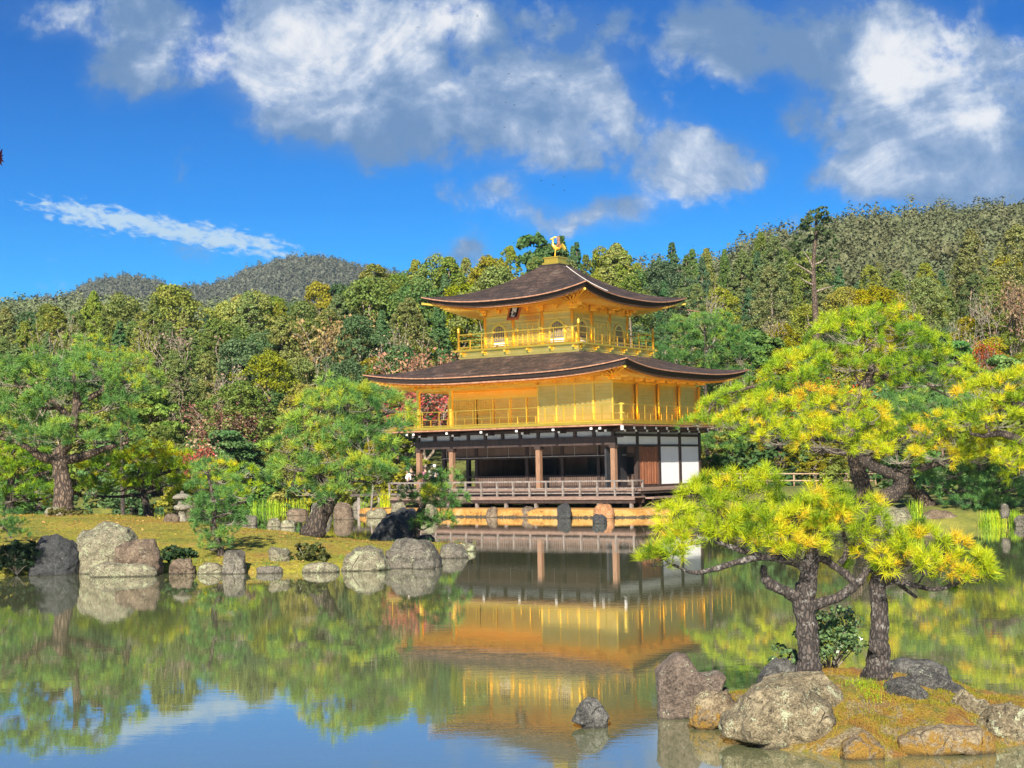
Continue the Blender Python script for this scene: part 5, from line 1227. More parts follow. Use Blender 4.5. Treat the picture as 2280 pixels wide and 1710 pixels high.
# --- the big pines on the right shore
garden_pine('pine_tree', 'broad yellow pine on a dark forked trunk bending left, on the right shore', 58.5,
    [[(1935, 1138, 0, 24), (1958, 1118, 0, 20), (1990, 1098, 0, 19), (2008, 1078, 0, 17), (1995, 1058, -.2, 14), (1960, 1045, -.4, 12), (1925, 1025, -.5, 13), (1900, 1010, -.6, 10), (1860, 1005, -.8, 7), (1800, 1000, -.8, 5)],
     [(2005, 1065, 0, 14), (2025, 1050, .2, 10), (2080, 1035, .3, 7), (2150, 1020, .3, 4)], [(1910, 1015, -.5, 8), (1880, 985, -.3, 6), (1780, 975, -.4, 4), (1680, 965, -.4, 3)], [(1925, 1025, -.5, 8), (1960, 1000, -.3, 6), (2000, 985, -.2, 4)]],
    [(1655, 935, 62, 26, -.5, .8, 0), (1725, 920, 75, 32, -.4, .8, .05), (1690, 965, 60, 24, -.7, .8, .1), (1800, 905, 80, 34, -.2, .8, .08), (1870, 905, 70, 30, 0, .8, .05), (1770, 960, 80, 32, -.9, .8, .14), (1850, 955, 80, 34, -.9, .8, .12), (1920, 935, 60, 28, -.4, .8, .12), (1830, 990, 60, 22, -1.1, .8, .15), (1735, 985, 50, 16, -.9, .8, .12),
     (1990, 985, 75, 34, -.4, .8, .14), (2060, 965, 80, 36, -.1, .8, .12), (2130, 985, 75, 34, 0, .8, .15), (2000, 1025, 65, 24, -.8, .8, .16), (2080, 1015, 75, 28, -.5, .8, .18), (2160, 1020, 55, 24, 0, .8, .15), (2200, 985, 60, 26, .3, .8, .1), (1960, 955, 55, 26, 0, .8, .08), (1945, 1000, 40, 18, -.6, .8, .1), (1625, 950, 34, 15, -.4, .8, 0)],
    'needle_yellow', 'bark_pine', 112, .25, 30, .30, .0092, .36, .22, twigs=1.0, lump=.32, low=-.3)
garden_pine('pine_tree', 'tall lime green pine with a straight pale trunk on the right shore', 62,
    [[(1930, 1130, 0, 26), (1925, 1100, 0, 20), (1912, 1050, 0, 18), (1902, 1010, 0, 17), (1890, 960, 0, 15), (1898, 905, 0, 13), (1915, 870, 0, 12), (1935, 840, 0, 9), (1950, 780, 0, 6), (1950, 730, 0, 4)],
     [(1895, 900, 0, 10), (1850, 885, -.3, 8), (1830, 850, -.4, 6), (1760, 840, -.6, 5), (1680, 860, -.6, 4), (1600, 880, -.6, 3)], [(1915, 865, 0, 8), (1990, 830, .3, 6), (2060, 800, .5, 4)], [(1850, 885, -.3, 6), (1790, 875, -.7, 5), (1700, 900, -.8, 3)]],
    [(1880, 728, 70, 30, 0), (1950, 716, 75, 30, .1), (2010, 738, 60, 28, .2), (1900, 755, 80, 32, -.4, .8, .05), (1985, 765, 85, 34, -.2), (2050, 775, 60, 30, .3), (1835, 800, 70, 28, -.2), (1900, 815, 80, 32, -.6, .8, .05), (1960, 815, 60, 30, -.5), (1770, 815, 70, 28, -.2, .8, .05), (1745, 838, 60, 26, -.3), (1700, 872, 60, 26, -.4), (1645, 890, 55, 22, -.5), (1605, 908, 45, 20, -.5, .8, .05), (1565, 925, 40, 22, -.4), (1740, 885, 60, 26, -.7, .8, .05), (1790, 850, 70, 28, -.8), (1660, 905, 60, 24, -.7), (2030, 815, 70, 30, .1), (2100, 805, 60, 26, .4), (2080, 850, 70, 30, .1), (2020, 855, 50, 24, -.1), (2150, 840, 50, 24, .5), (1590, 950, 40, 18, -.4), (1550, 945, 30, 14, -.2), (1840, 755, 40, 22, .2), (2120, 880, 55, 24, .3)],
    'needle_lime', 'bark_warm', 113, .26, 30, .31, .0092, .36, .2, twigs=.7, lump=.32, low=-.35)
garden_pine('pine_tree', 'yellow green pine cut by the right edge of the photo', 56,
    [[(2370, 1140, 0, 24), (2360, 1060, 0, 20), (2330, 990, 0, 15), (2320, 900, 0, 10), (2310, 840, 0, 6)], [(2340, 1010, 0, 12), (2280, 985, -.2, 10), (2230, 965, -.3, 8), (2190, 970, -.3, 5), (2160, 965, -.3, 3)], [(2325, 930, 0, 10), (2270, 900, -.2, 7), (2200, 890, -.2, 4)]],
    [(2180, 880, 50, 24, -.2), (2230, 865, 60, 28, 0), (2290, 850, 60, 30, 0), (2200, 915, 60, 26, -.4, .8, .05), (2260, 910, 65, 30, -.3), (2320, 890, 60, 34, 0), (2220, 945, 65, 26, -.5, .8, .05), (2285, 955, 60, 28, -.3), (2160, 940, 45, 20, -.3, .8, .08), (2250, 1030, 55, 20, -.2, .8, .2), (2290, 1045, 50, 20, 0, .8, .2), (2340, 1000, 60, 36, 0), (2350, 930, 60, 36, 0), (2270, 1000, 50, 18, -.2, .8, .1)],
    'needle_yellow', 'bark_pine', 114, .26, 28, .32, .0105, .34, .2, twigs=.6, lump=.3, low=-.3)
garden_pine('pine_tree', 'pine with a reddish trunk leaning left behind the right shore rocks', 60.5,
    [[(2075, 1135, 0, 17), (2055, 1110, 0, 15), (2030, 1085, 0, 14), (2012, 1065, 0, 14), (2020, 1030, 0, 9), (2035, 990, 0, 6)]],
    [(2040, 930, 60, 26, .3), (2110, 940, 60, 26, .5), (2050, 905, 60, 26, .6), (2140, 910, 50, 24, .8), (1990, 905, 50, 22, .8)],
    'needle_green', 'bark_warm', 115, .23, 28, .25, .0085, .3, .15, twigs=.4, lump=.3, low=-.3)
garden_pine('pine_tree', 'deep green low pine in shade above the right shore reeds', 59.5,
    [[(2190, 1140, 0, 12), (2180, 1110, 0, 10), (2170, 1080, 0, 7), (2160, 1050, 0, 5)]],
    [(2120, 1055, 60, 22, 0), (2180, 1045, 60, 24, .1), (2230, 1065, 55, 22, 0), (2140, 1085, 60, 24, -.1), (2200, 1095, 65, 24, -.2), (2250, 1085, 45, 20, .1), (2160, 1115, 50, 20, -.2), (2215, 1125, 50, 16, -.2), (2090, 1075, 40, 18, .1), (2180, 1140, 50, 12, -.3), (2270, 1060, 34, 18, .2)],
    'needle_deep', 'bark_pine', 116, .19, 30, .22, .0085, .45, .18, twigs=.5, lump=.3, low=-.5)
# cloud pruned pines behind the pavilion's east side and the fence
for i, (lab, Y, pads, nd, yl) in enumerate([
    ('grey green pine crown rising beside the lower roof\'s east eave', 96, [(1560, 735, 90, 30, 0), (1500, 760, 70, 34, 0), (1620, 755, 60, 32, 0), (1560, 785, 100, 34, -.6), (1640, 800, 60, 30, 0), (1480, 800, 60, 30, 0), (1540, 820, 80, 30, -.5), (1620, 835, 60, 26, 0), (1600, 715, 50, 22, .4)], 'needle_green', .20),
    ('green pine in layers just right of the white walls', 94, [(1600, 1010, 60, 20, 0), (1660, 1000, 50, 18, 0), (1575, 1035, 50, 18, -.2), (1640, 1035, 60, 18, -.3), (1700, 1020, 55, 18, 0), (1690, 1045, 50, 14, -.2), (1560, 985, 40, 18, .2), (1620, 980, 50, 16, .2)], 'needle_green', .35),
    ('clipped pine mound behind the rail fence', 91, [(1790, 1050, 50, 16, 0), (1840, 1060, 45, 16, 0), (1760, 1075, 45, 14, -.2), (1810, 1085, 50, 16, -.3), (1860, 1085, 35, 14, 0), (1830, 1105, 45, 12, -.3)], 'needle_green', .36),
    ('dark pine filling the gap right of the gold balcony', 98, [(1560, 900, 50, 26, 0), (1545, 945, 50, 26, 0), (1600, 930, 50, 26, 0), (1570, 975, 50, 22, 0), (1640, 950, 50, 24, 0), (1550, 865, 36, 20, 0)], 'needle_deep', .35),
    ('green pine beneath the red maple on the right', 90, [(1840, 900, 60, 26, 0), (1900, 900, 60, 26, .2), (1960, 880, 70, 28, .2), (2030, 890, 70, 28, .2), (1900, 940, 70, 28, 0), (1980, 930, 70, 28, 0), (1820, 950, 60, 26, 0), (1760, 935, 60, 26, 0), (1700, 960, 60, 26, 0), (1850, 990, 60, 24, 0), (1760, 1000, 60, 24, 0), (1930, 985, 60, 24, 0)], 'needle_green', .25),
    ('yellowish pine with flat pads above the tall island pine', 88, [(220, 785, 70, 10, 0, .8, .0), (280, 805, 70, 10, 0, .8, .0), (320, 835, 45, 10, 0, .8, .1), (240, 825, 60, 10, 0), (320, 868, 50, 10, 0, .8, .15), (300, 850, 60, 14, 0), (190, 760, 50, 10, 0)], 'needle_green', .5)]):
    x0 = sum(p[0] for p in pads) / len(pads); yb = max(p[1] + p[3] for p in pads); yt = min(p[1] for p in pads)
    wbase = W(x0, yb, Y); g_ = gh(wbase.x, Y); pyb = yb + max(6, (wbase.z - g_) * FPX / Y)
    garden_pine('pine_tree', lab, Y, [[(x0 + 8, pyb, 0, 5), (x0 + 3, (pyb + yt) / 2 + 20, 0, 4), (x0, yt + 10, 0, 2)]], pads, nd, 'bark_pine', 130 + i, .27, 22, .27, .012, yl, .18, twigs=.25, lump=.34, low=-.4)

# ------------------------------------------------------------------ forest trees
def leaf_quads(C, N, size, rng, tint, elong=1.5, jit=.6):
    n_ = len(C)
    N = unit(N + rng.normal(0, jit, N.shape)); T = unit(np.cross(N, rdir(n_, rng))); B = np.cross(N, T)
    s = size * rng.uniform(.6, 1.25, (n_, 1))
    v = np.stack([C - T * s * elong / 2, C - B * s * .5, C + T * s * elong / 2, C + B * s * .5], 1).reshape(-1, 3)
    return v, np.arange(n_ * 4).reshape(-1, 4), np.repeat(tint, 4)
def clumped(centers, normals, rad, per, size, rng, tvar=.5, flat=.75):
    """leaf clumps: per leaves round each centre, more on its outer side"""
    k = len(centers)
    off = rdir(k * per, rng).reshape(k, per, 3); dotn = (off * normals[:, None]).sum(-1, keepdims=True)
    off = np.where(dotn < -.25, off - 1.6 * dotn * normals[:, None], off)
    rr = rng.uniform(.35, 1.0, (k, per, 1)) ** .6 * (np.asarray(rad).reshape(-1, 1, 1) if np.ndim(rad) else rad)
    C = (centers[:, None] + off * rr * np.array([1, 1, flat])).reshape(-1, 3)
    N = (off * .8 + np.array([0, 0, .35])).reshape(-1, 3)
    t = np.repeat(np.clip(.5 + rng.normal(0, tvar, k) * .5, 0, 1), per)
    return leaf_quads(C, N, size, rng, t)
PROTO = {}
def proto(kind, crown_parts, trunk_mb, H, bark, leafm='leaf'):
    v = np.concatenate([c[0] for c in crown_parts]); f = []; off = 0
    for c in crown_parts: f.append(c[1] + off); off += len(c[0])
    me = mesh_np('crown', v, np.concatenate(f), 4); attr(me, 'tint', np.concatenate([c[2] for c in crown_parts])); me.materials.append(M[leafm])
    tm = bpy.data.meshes.new('trunk'); tm.from_pydata(trunk_mb.v, [], trunk_mb.f); tm.update(); tm.materials.append(M[bark]); tm.polygons.foreach_set('use_smooth', np.ones(len(tm.polygons), bool))
    PROTO.setdefault(kind, []).append((tm, me, H))
def limbs(mb, H, n_, rng, z0, z1, L, r):
    for i in range(n_):
        z = H * rng.uniform(z0, z1); a = rng.uniform(0, 6.28); l = L * rng.uniform(.5, 1); d = np.array([math.cos(a), math.sin(a), rng.uniform(.1, .6)])
        p = np.array([0, 0, z]); mb.tube([p, p + d * l * .5 + rng.normal(0, .1, 3) * l, p + d * l + np.array([0, 0, rng.uniform(-.1, .3) * l])], [r, r * .6, r * .15], 5, False)
def mk_conifer(seed, H=15, Rr=2.5, base=.30, nc=330, per=46, ls=.135, tip=.75, bark='bark_pale', kind='cypress', cr=.48):
    rng = np.random.default_rng(seed)
    t = rng.random(nc) ** .8; z = H * (base + (1 - base) * t)
    prof = np.maximum(0, 1 - t) ** tip * (1 - .35 * np.exp(-t / .12))
    a = rng.uniform(0, 6.28, nc); lobes = 1 + .28 * np.sin(a * 3 + seed + t * 5) + .2 * fbm(np.stack([np.cos(a) * 2, np.sin(a) * 2, t * 5], 1), 2, seed)
    r = Rr * prof * lobes * np.where(rng.random(nc) < .3, rng.uniform(.3, .8, nc), rng.uniform(.85, 1.08, nc)) + .12
    c = np.stack([np.cos(a) * r, np.sin(a) * r, z], 1); nn = unit(np.stack([np.cos(a), np.sin(a), np.full(nc, .4)], 1))
    mb = MB(); lean = rng.normal(0, .15, 2)
    mb.tube([(0, 0, -1.5), (0, 0, H * .3), (lean[0], lean[1], H * .7), (0, 0, H * .97)], [.24, .19, .11, .02], 7)
    limbs(mb, H, 16, rng, base * .55, .8, Rr * .9, .045)
    sizes = cr * (.55 + .6 * (1 - t))
    proto(kind, [clumped(c, nn, sizes, per, ls, rng, .6)], mb, H, bark)
def mk_broad(seed, H=12, Rr=3.6, nl=9, ncl=36, per=44, ls=.14, base=.28, bark='bark_pale', kind='broadleaf', cr=.52, flat=.8):
    rng = np.random.default_rng(seed); parts = []; mb = MB()
    mb.tube([(0, 0, -1.5), (.1, 0, H * .2), (-.1, .15, H * .45), (0, 0, H * .8)], [.30, .24, .17, .05], 8)
    for i in range(nl):
        t = (i + .5) / nl; a = i * 2.4 + rng.uniform(-.4, .4); zc = H * (base + (.93 - base) * t)
        rad = Rr * (math.sin(math.pi * min(.92, .22 + .68 * t)) ** .8) * .62
        d = Rr * .55 * math.cos(math.pi * .5 * t ** 1.5) * rng.uniform(.6, 1.1)
        lc = np.array([math.cos(a) * d, math.sin(a) * d, zc - rad * .25]); lr = rad * rng.uniform(.75, 1.1)
        u = rdir(ncl * 2, rng); u = u[u[:, 2] > -.45][:ncl]; 
        c = lc + u * lr * np.array([1, 1, flat]) * rng.uniform(.8, 1.08, (len(u), 1))
        parts.append(clumped(c, u, cr, per, ls, rng, .55))
        mb.tube([(0, 0, H * (base * .6 + .3 * t)), tuple(lc * .5 + np.array([0, 0, H * (base * .6 + .3 * t)]) * .5 + rng.normal(0, .2, 3)), tuple(lc)], [.11, .08, .03], 5, False)
    proto(kind, parts, mb, H, bark)
def mk_pads(seed, H=7, Rr=3.0, nl=11, bark='bark_red', kind='forest_pine', ls=.17, per=44, bare=.3, ncl=22):
    rng = np.random.default_rng(seed); parts = []; mb = MB()
    ax = [np.array([0, 0, -1.2])] + [np.array([rng.normal(0, .05) * H * q, rng.normal(0, .05) * H * q, H * q]) for q in (.2, .45, .7, .95)]
    sm = catmull(ax, 4); mb.tube(sm, list(np.linspace(.22, .05, len(sm))), 7)
    for i in range(nl):
        t = (i + .5) / nl; a = i * 2.4 + rng.uniform(-.5, .5); z = H * (bare + (1 - bare) * t)
        d = Rr * (1 - t) ** .7 * rng.uniform(.45, .85); pr = Rr * .42 * (1.15 - .5 * t)
        lc = np.array([math.cos(a) * d, math.sin(a) * d, z])
        u = rdir(ncl * 2, rng); u = u[u[:, 2] > -.1][:ncl]
        c = lc + u * np.array([pr, pr, pr * .35]) * rng.uniform(.7, 1.05, (len(u), 1))
        parts.append(clumped(c, unit(u + np.array([0, 0, .6])), .34, per, ls, rng, .5, .7))
        k = min(int(t * (len(sm) - 4)) + 2, len(sm) - 1); mb.tube([tuple(sm[k]), tuple((sm[k] + lc) / 2 + np.array([0, 0, -.1])), tuple(lc + np.array([0, 0, -pr * .15]))], [.08, .055, .02], 5, False)
    proto(kind, parts, mb, H, bark)
def mk_lacy(seed, H=6, Rr=2.6, n_=1600, ls=.16, kind='maple', bark='bark_pale', reach=1.0):
    rng = np.random.default_rng(seed); mb = MB(); tips = []
    def grow(p, d, l, r, lev):
        q = p + d * l; h = (p + q) / 2 + rng.normal(0, .06, 3) * l; mb.tube([p, h, q], [r, r * .85, r * .7], 5, False)
        if lev == 0: tips.append(q); return
        for k in range(3 if lev > 1 else 4):
            nd = unit(d * .9 + rng.normal(0, .55 * reach, 3) + np.array([0, 0, .12])); grow(q, nd, l * rng.uniform(.6, .85), r * .62, lev - 1)
    grow(np.array([0, 0, -.8]), np.array([0, 0, 1.0]), H * .30 + .8, .16, 4)
    tips = np.array(tips); s = np.array([Rr / max(1e-3, np.percentile(np.abs(tips[:, :2]), 95)), 0, H / tips[:, 2].max()])
    mb.v = [(x * s[0], y * s[0], z * s[2]) for x, y, z in mb.v]; tips = tips * np.array([s[0], s[0], s[2]])
    per = max(1, n_ // len(tips))
    c = (tips[:, None] + rng.normal(0, .30, (len(tips), per, 3))).reshape(-1, 3)
    t = np.repeat(np.clip(.5 + rng.normal(0, .35, len(tips)), 0, 1), per)
    proto(kind, [leaf_quads(c, np.tile([[0, 0, 1.]], (len(c), 1)), ls, rng, t, 1.3, .8)], mb, H, bark)
for s in range(4): mk_conifer(200 + s, 15, 2.5 + .3 * (s % 2), .26 + .06 * s)
for s in range(3): mk_conifer(210 + s, 17, 2.0 + .2 * s, .34, 290, 44, .135, .95, 'bark_pale', 'cedar', .40)
for s in range(3): mk_conifer(205 + s, 17, 2.3, .50 + .05 * s, 230, 46, .135, .6, 'bark_pale', 'cypress', .5)
for s in range(4): mk_broad(220 + s, 12, 3.5 + .2 * s, 9 + s % 2)
for s in range(3): mk_pads(230 + s)
for s in range(2): mk_lacy(240 + s)
for s in range(2): mk_lacy(245 + s, 8, 2.9, 420, .16, 'bare_tree', 'bark_pale', 1.15)
for s in range(3): mk_lacy(270 + s, 9, 2.4, 130, .15, 'dead_tree', 'bark_white', 1.1)
for s in range(3): mk_broad(250 + s, 2.6, 1.7, 6, 14, 22, .17, .08, 'bark_pine', 'bush', .34)
KIND_COL = {'dead_tree': [(.28, .24, .12), (.30, .22, .14)], 'cypress': [(.165, .21, .06), (.20, .235, .055), (.14, .19, .06), (.235, .25, .055), (.19, .205, .065)], 'cedar': [(0.096, 0.172, 0.063), (0.084, 0.158, 0.070), (0.119, 0.184, 0.056), (0.158, 0.193, 0.052)],
            'broadleaf': [(0.149, 0.201, 0.045), (0.219, 0.236, 0.038), (0.105, 0.172, 0.060), (0.289, 0.263, 0.038), (0.088, 0.140, 0.060), (0.175, 0.210, 0.052)], 'forest_pine': [(0.131, 0.219, 0.052), (0.166, 0.245, 0.045), (0.105, 0.193, 0.063), (0.228, 0.263, 0.035)],
            'maple': [(.36, .15, .09), (.32, .13, .09), (.42, .26, .11), (.36, .25, .14)], 'bare_tree': [(.30, .22, .13), (.28, .26, .10), (.31, .22, .15)], 'bush': [(.10, .18, .05), (.17, .21, .035), (.26, .25, .035), (.075, .135, .05)]}
SPOKEN = {'dead_tree': 'leafless tree with whitish trunk and limbs', 'cypress': 'olive bronze cypress', 'cedar': 'dark green cedar', 'broadleaf': 'round crowned evergreen broadleaf tree', 'forest_pine': 'layered green pine', 'maple': 'small maple in autumn colour', 'bare_tree': 'half bare tree with pale branches', 'bush': 'rounded green bush'}
CATS = {'dead_tree': 'tree', 'cypress': 'cypress tree', 'cedar': 'cedar tree', 'broadleaf': 'tree', 'forest_pine': 'pine tree', 'maple': 'maple tree', 'bare_tree': 'tree', 'bush': 'bush'}
NAMES = {'dead_tree': 'leafless_tree', 'cypress': 'cypress_tree', 'cedar': 'cedar_tree', 'broadleaf': 'broadleaf_tree', 'forest_pine': 'pine_tree', 'maple': 'maple_tree', 'bare_tree': 'bare_tree', 'bush': 'bush'}
frng = random.Random(99)
PLACED = []
def plant(kind, X, Y, H, wid=1.0, col=None, label=None, group=None, z=None, variant=None):
    tm, cm, H0 = PROTO[kind][frng.randrange(len(PROTO[kind])) if variant is None else variant]
    g_ = gh(X, Y) if z is None else z
    sc = H / H0; sw = sc ** .75 * wid
    side = 'left of the pavilion' if X / Y < -.055 else 'behind the pavilion' if X / Y < .145 else 'right of the pavilion'
    deep = 'on the wooded slope' if Y > 122 else 'near the far shore'
    root = empty(NAMES[kind], (X, Y, g_ - .1), frng.uniform(0, 6.28), label or f'{SPOKEN[kind]} {deep} {side}', CATS[kind], group or (None if label else f'{SPOKEN[kind]}s {deep} {side}'))
    root.scale = (sw, sw, sc)
    for nm, me in (('trunk', tm), ('crown', cm)):
        o = bpy.data.objects.new(nm, me); COL.objects.link(o); o.parent = root
        if nm == 'crown':
            c = col or frng.choice(KIND_COL[kind]); j = frng.uniform(.85, 1.18); j *= 1.15; o.color = (c[0] * j, c[1] * j, c[2] * j, 1)
    PLACED.append((X, Y)); return root
def plant_px(kind, px, ytop, Y, wid=1.0, col=None, label=None, hmin=2.0, variant=None, group=None):
    p = W(px, ytop, Y); H = max(hmin, p.z - gh(p.x, Y)); return plant(kind, p.x, Y, H, wid, col, label, group, variant=variant)
# trees that can be told apart
OL, YO, BR = (.19, .24, .055), (.265, .29, .055), (.215, .22, .07)
for a in [('cypress', 208, 648, 150, .75, OL, 'slim cypress with a pale bare stem, left of the broadest crown'), ('broadleaf', 385, 618, 152, 1.15, (.215, .235, .042), 'broad tall olive crown standing against the far mountain'),
          ('broadleaf', 275, 640, 156, .95, (.18, .215, .05), 'olive tree just left of the broadest crown'), ('broadleaf', 560, 632, 150, 1.1, YO, 'yellow olive tree right of the mountain gap'), ('broadleaf', 500, 655, 154, .8, YO, 'lower yellow olive tree joined to the mountain gap\'s right side'),
          ('cypress', 835, 588, 160, 1.35, BR, 'large bronze brown cypress left of the upper roof'), ('cypress', 1000, 572, 165, 1.1, OL, 'cypress with a bare pole stem behind the upper roof\'s left eave'), ('cypress', 915, 665, 135, .9, YO, 'yellow olive cypress close to the upper roof\'s left tip'),
          ('broadleaf', 900, 592, 185, 1.0, (.11, .20, .06), 'green rounded tree on the skyline left of the upper roof'), ('broadleaf', 1098, 555, 175, .8, (.21, .23, .05), 'olive tree on the skyline left of the finial'), ('forest_pine', 1200, 532, 178, 1.0, (.08, .14, .05), 'dark open pine on the skyline beside the phoenix'),
          ('cypress', 1372, 543, 172, 1.3, YO, 'rounded bronze tree on the skyline right of the phoenix'), ('cedar', 1275, 548, 185, .7, None, 'thin dark cedar just right of the phoenix'), ('cypress', 2160, 510, 160, 1.15, BR, 'tall bronze conifer standing high on the right'), ('cypress', 2262, 500, 150, 1.1, BR, 'bronze conifer at the right edge of the skyline'),
          ('cypress', 1935, 590, 150, 1.0, YO, 'yellow bronze cypress right of the tall bare trunk'), ('cypress', 2060, 585, 152, 1.1, YO, 'yellow bronze cypress midway along the right slope'), ('cypress', 1722, 525, 165, 1.1, (.13, .17, .05), 'dark conifer just left of the tall bare trunk'),
          ('bare_tree', 430, 735, 128, 1.2, (.30, .20, .14), 'pinkish half bare tree with tangled pale branches'), ('maple', 480, 900, 108, 1.0, (.24, .10, .07), 'dark red maple low behind the mossy island'), ('maple', 545, 935, 106, 1.25, (.40, .29, .17), 'peach coloured maple left of the leaning pine'),
          ('maple', 445, 995, 102, .55, (.34, .10, .08), 'small crimson maple above the bright pine'), ('maple', 945, 860, 104, 1.3, (.42, .12, .09), 'red maple seen through the gold porch posts'), ('maple', 1845, 850, 100, 1.2, (.46, .10, .06), 'red maple glowing behind the right shore pines'),
          ('maple', 720, 712, 132, .8, (.27, .20, .09), 'orange leaved tree on the left slope above the leaning pine'), ('bare_tree', 575, 790, 116, 1.0, (.20, .15, .05), 'dark stemmed tree with white bare limbs left of the leaning pine'), ('maple', 905, 785, 118, .9, (.36, .19, .10), 'orange red tree just above the lower roof\'s left slope'),
          ('bare_tree', 830, 740, 128, 1.0, (.20, .17, .06), 'half bare tree with spread white limbs above the lower roof'), ('maple', 2262, 640, 128, .7, (.22, .15, .09), 'brownish red tree at the right edge under the bronze conifer'), ('maple', 2190, 770, 112, .45, (.26, .08, .05), 'bright red shrubby maple at the far right')]:
    plant_px(*a[:5], a[5], a[6])
# the tall old pine with a bare trunk
def tall_pine():
    Y = 118; rng = np.random.default_rng(5)
    p0 = W(1818, 800, Y); g_ = gh(p0.x, Y); root = empty('pine_tree', (p0.x, Y, g_), 0, 'tallest old pine with a long bare trunk and dead pale limbs', 'pine tree')
    o = np.array([p0.x, Y, g_])
    mb = MB(); ln = [(1822, 900, 10), (1818, 790, 8.5), (1816, 700, 7), (1812, 630, 5.5), (1812, 570, 4.5), (1818, 520, 4), (1816, 480, 2.5)]
    pts = [np.array(W(a, b_, Y)) - o for a, b_, r in ln]; sm = catmull(pts, 5); mb.tube(sm, list(np.interp(np.linspace(0, 6, len(sm)), range(7), [PX(r, Y) for a, b_, r in ln])), 9)
    tr = mb.build('trunk', M['bark_warm'], root, True)
    mb = MB()
    for a, b_, c, d, e, f_ in [(1812, 612, 1790, 598, 1768, 585), (1812, 635, 1795, 628, 1782, 618), (1815, 650, 1835, 643, 1858, 636), (1813, 590, 1830, 582, 1845, 565), (1815, 730, 1800, 722, 1798, 700), (1818, 735, 1835, 728, 1848, 700), (1812, 600, 1800, 575, 1790, 560)]:
        mb.tube([np.array(W(a, b_, Y)) - o, np.array(W(c, d, Y - .4)) - o, np.array(W(e, f_, Y - .6)) - o], [.10, .075, .03], 6, False)
    mb.build('dead_limb', M['bark_pale'], tr, True)
    parts = []
    for a, b_, r in [(1815, 478, 14), (1832, 470, 12), (1798, 490, 12), (1842, 490, 10), (1790, 505, 8), (1812, 500, 16), (1835, 512, 14), (1790, 535, 22), (1815, 540, 26), (1845, 535, 20), (1780, 560, 18), (1850, 565, 20), (1800, 575, 20), (1835, 585, 18), (1770, 545, 12)]:
        c = np.array(W(a, b_, Y + rng.normal(0, .5))) - o; u = rdir(10, rng); rr = PX(r, Y)
        parts.append(clumped(c + u * rr * np.array([.9, .9, .6]), u, .24, 16, .17, rng, .5))
    v = np.concatenate([c[0] for c in parts]); fs, k = [], 0
    for c in parts: fs.append(c[1] + k); k += len(c[0])
    me = mesh_np('crown', v, np.concatenate(fs), 4); attr(me, 'tint', np.concatenate([c[2] for c in parts]))
    c = link('crown', me, M['leaf'], root); c.color = (.09, .13, .05, 1)
tall_pine()
# rows of the wood, each row's tops following the picture
ROWS = [  # distance, tops, spacing in px, kinds
    (104, [(-100, 960), (0, 950), (160, 1000), (330, 960), (520, 960), (600, 1010), (800, 985), (905, 930)], 62, ['forest_pine', 'broadleaf', 'bush', 'broadleaf', 'forest_pine', 'broadleaf', 'broadleaf']),
    (112, [(-100, 850), (120, 870), (330, 880), (480, 830), (620, 850), (760, 820), (900, 850)], 66, ['broadleaf', 'broadleaf', 'bare_tree', 'forest_pine', 'cypress', 'broadleaf', 'cypress']),
    (122, [(-100, 770), (100, 760), (260, 800), (420, 770), (560, 750), (700, 790), (900, 780)], 62, ['broadleaf', 'broadleaf', 'cypress', 'bare_tree', 'broadleaf']),
    (134, [(-100, 720), (60, 715), (250, 720), (450, 730), (650, 700), (800, 690), (950, 690), (1100, 650)], 56, ['broadleaf', 'cypress', 'cedar', 'cypress']),
    (150, [(-100, 700), (100, 690), (300, 670), (450, 690), (620, 660), (760, 640), (900, 620), (1050, 600), (1300, 590), (1500, 600)], 60, ['broadleaf', 'cypress', 'broadleaf', 'cypress', 'cedar']),
    (172, [(-100, 690), (100, 680), (330, 680), (620, 640), (720, 620), (800, 620), (900, 600), (1000, 575), (1100, 565), (1250, 560), (1340, 570), (1480, 568)], 52, ['cypress', 'broadleaf', 'cedar', 'cypress', 'broadleaf']),
    (186, [(1220, 565), (1300, 560), (1420, 568), (1500, 562), (1560, 560), (1640, 556), (1700, 545)], 40, ['cedar', 'cedar', 'cypress']),
    (170, [(1450, 590), (1560, 570), (1650, 560), (1750, 560), (1870, 590), (2000, 610), (2150, 580), (2300, 560), (2420, 560)], 46, ['cedar', 'cypress', 'cypress', 'broadleaf']),
    (150, [(1470, 640), (1560, 630), (1700, 610), (1860, 620), (2000, 620), (2120, 610), (2300, 600), (2420, 600)], 50, ['cypress', 'cypress', 'cedar', 'broadleaf']),
    (132, [(1500, 700), (1640, 690), (1760, 700), (2080, 690), (2200, 690), (2420, 690)], 62, ['broadleaf', 'cypress', 'bare_tree', 'broadleaf']),
    (116, [(1640, 760), (1740, 750), (2100, 760), (2200, 740), (2420, 740)], 58, ['broadleaf', 'broadleaf', 'forest_pine', 'bare_tree']),
    (102, [(1540, 870), (1650, 850), (2060, 840), (2200, 820), (2420, 800)], 60, ['broadleaf', 'forest_pine', 'broadleaf', 'bush']),
    (92, [(1640, 950), (1800, 930), (1950, 920), (2200, 930), (2420, 900)], 64, ['forest_pine', 'broadleaf', 'bush'])]
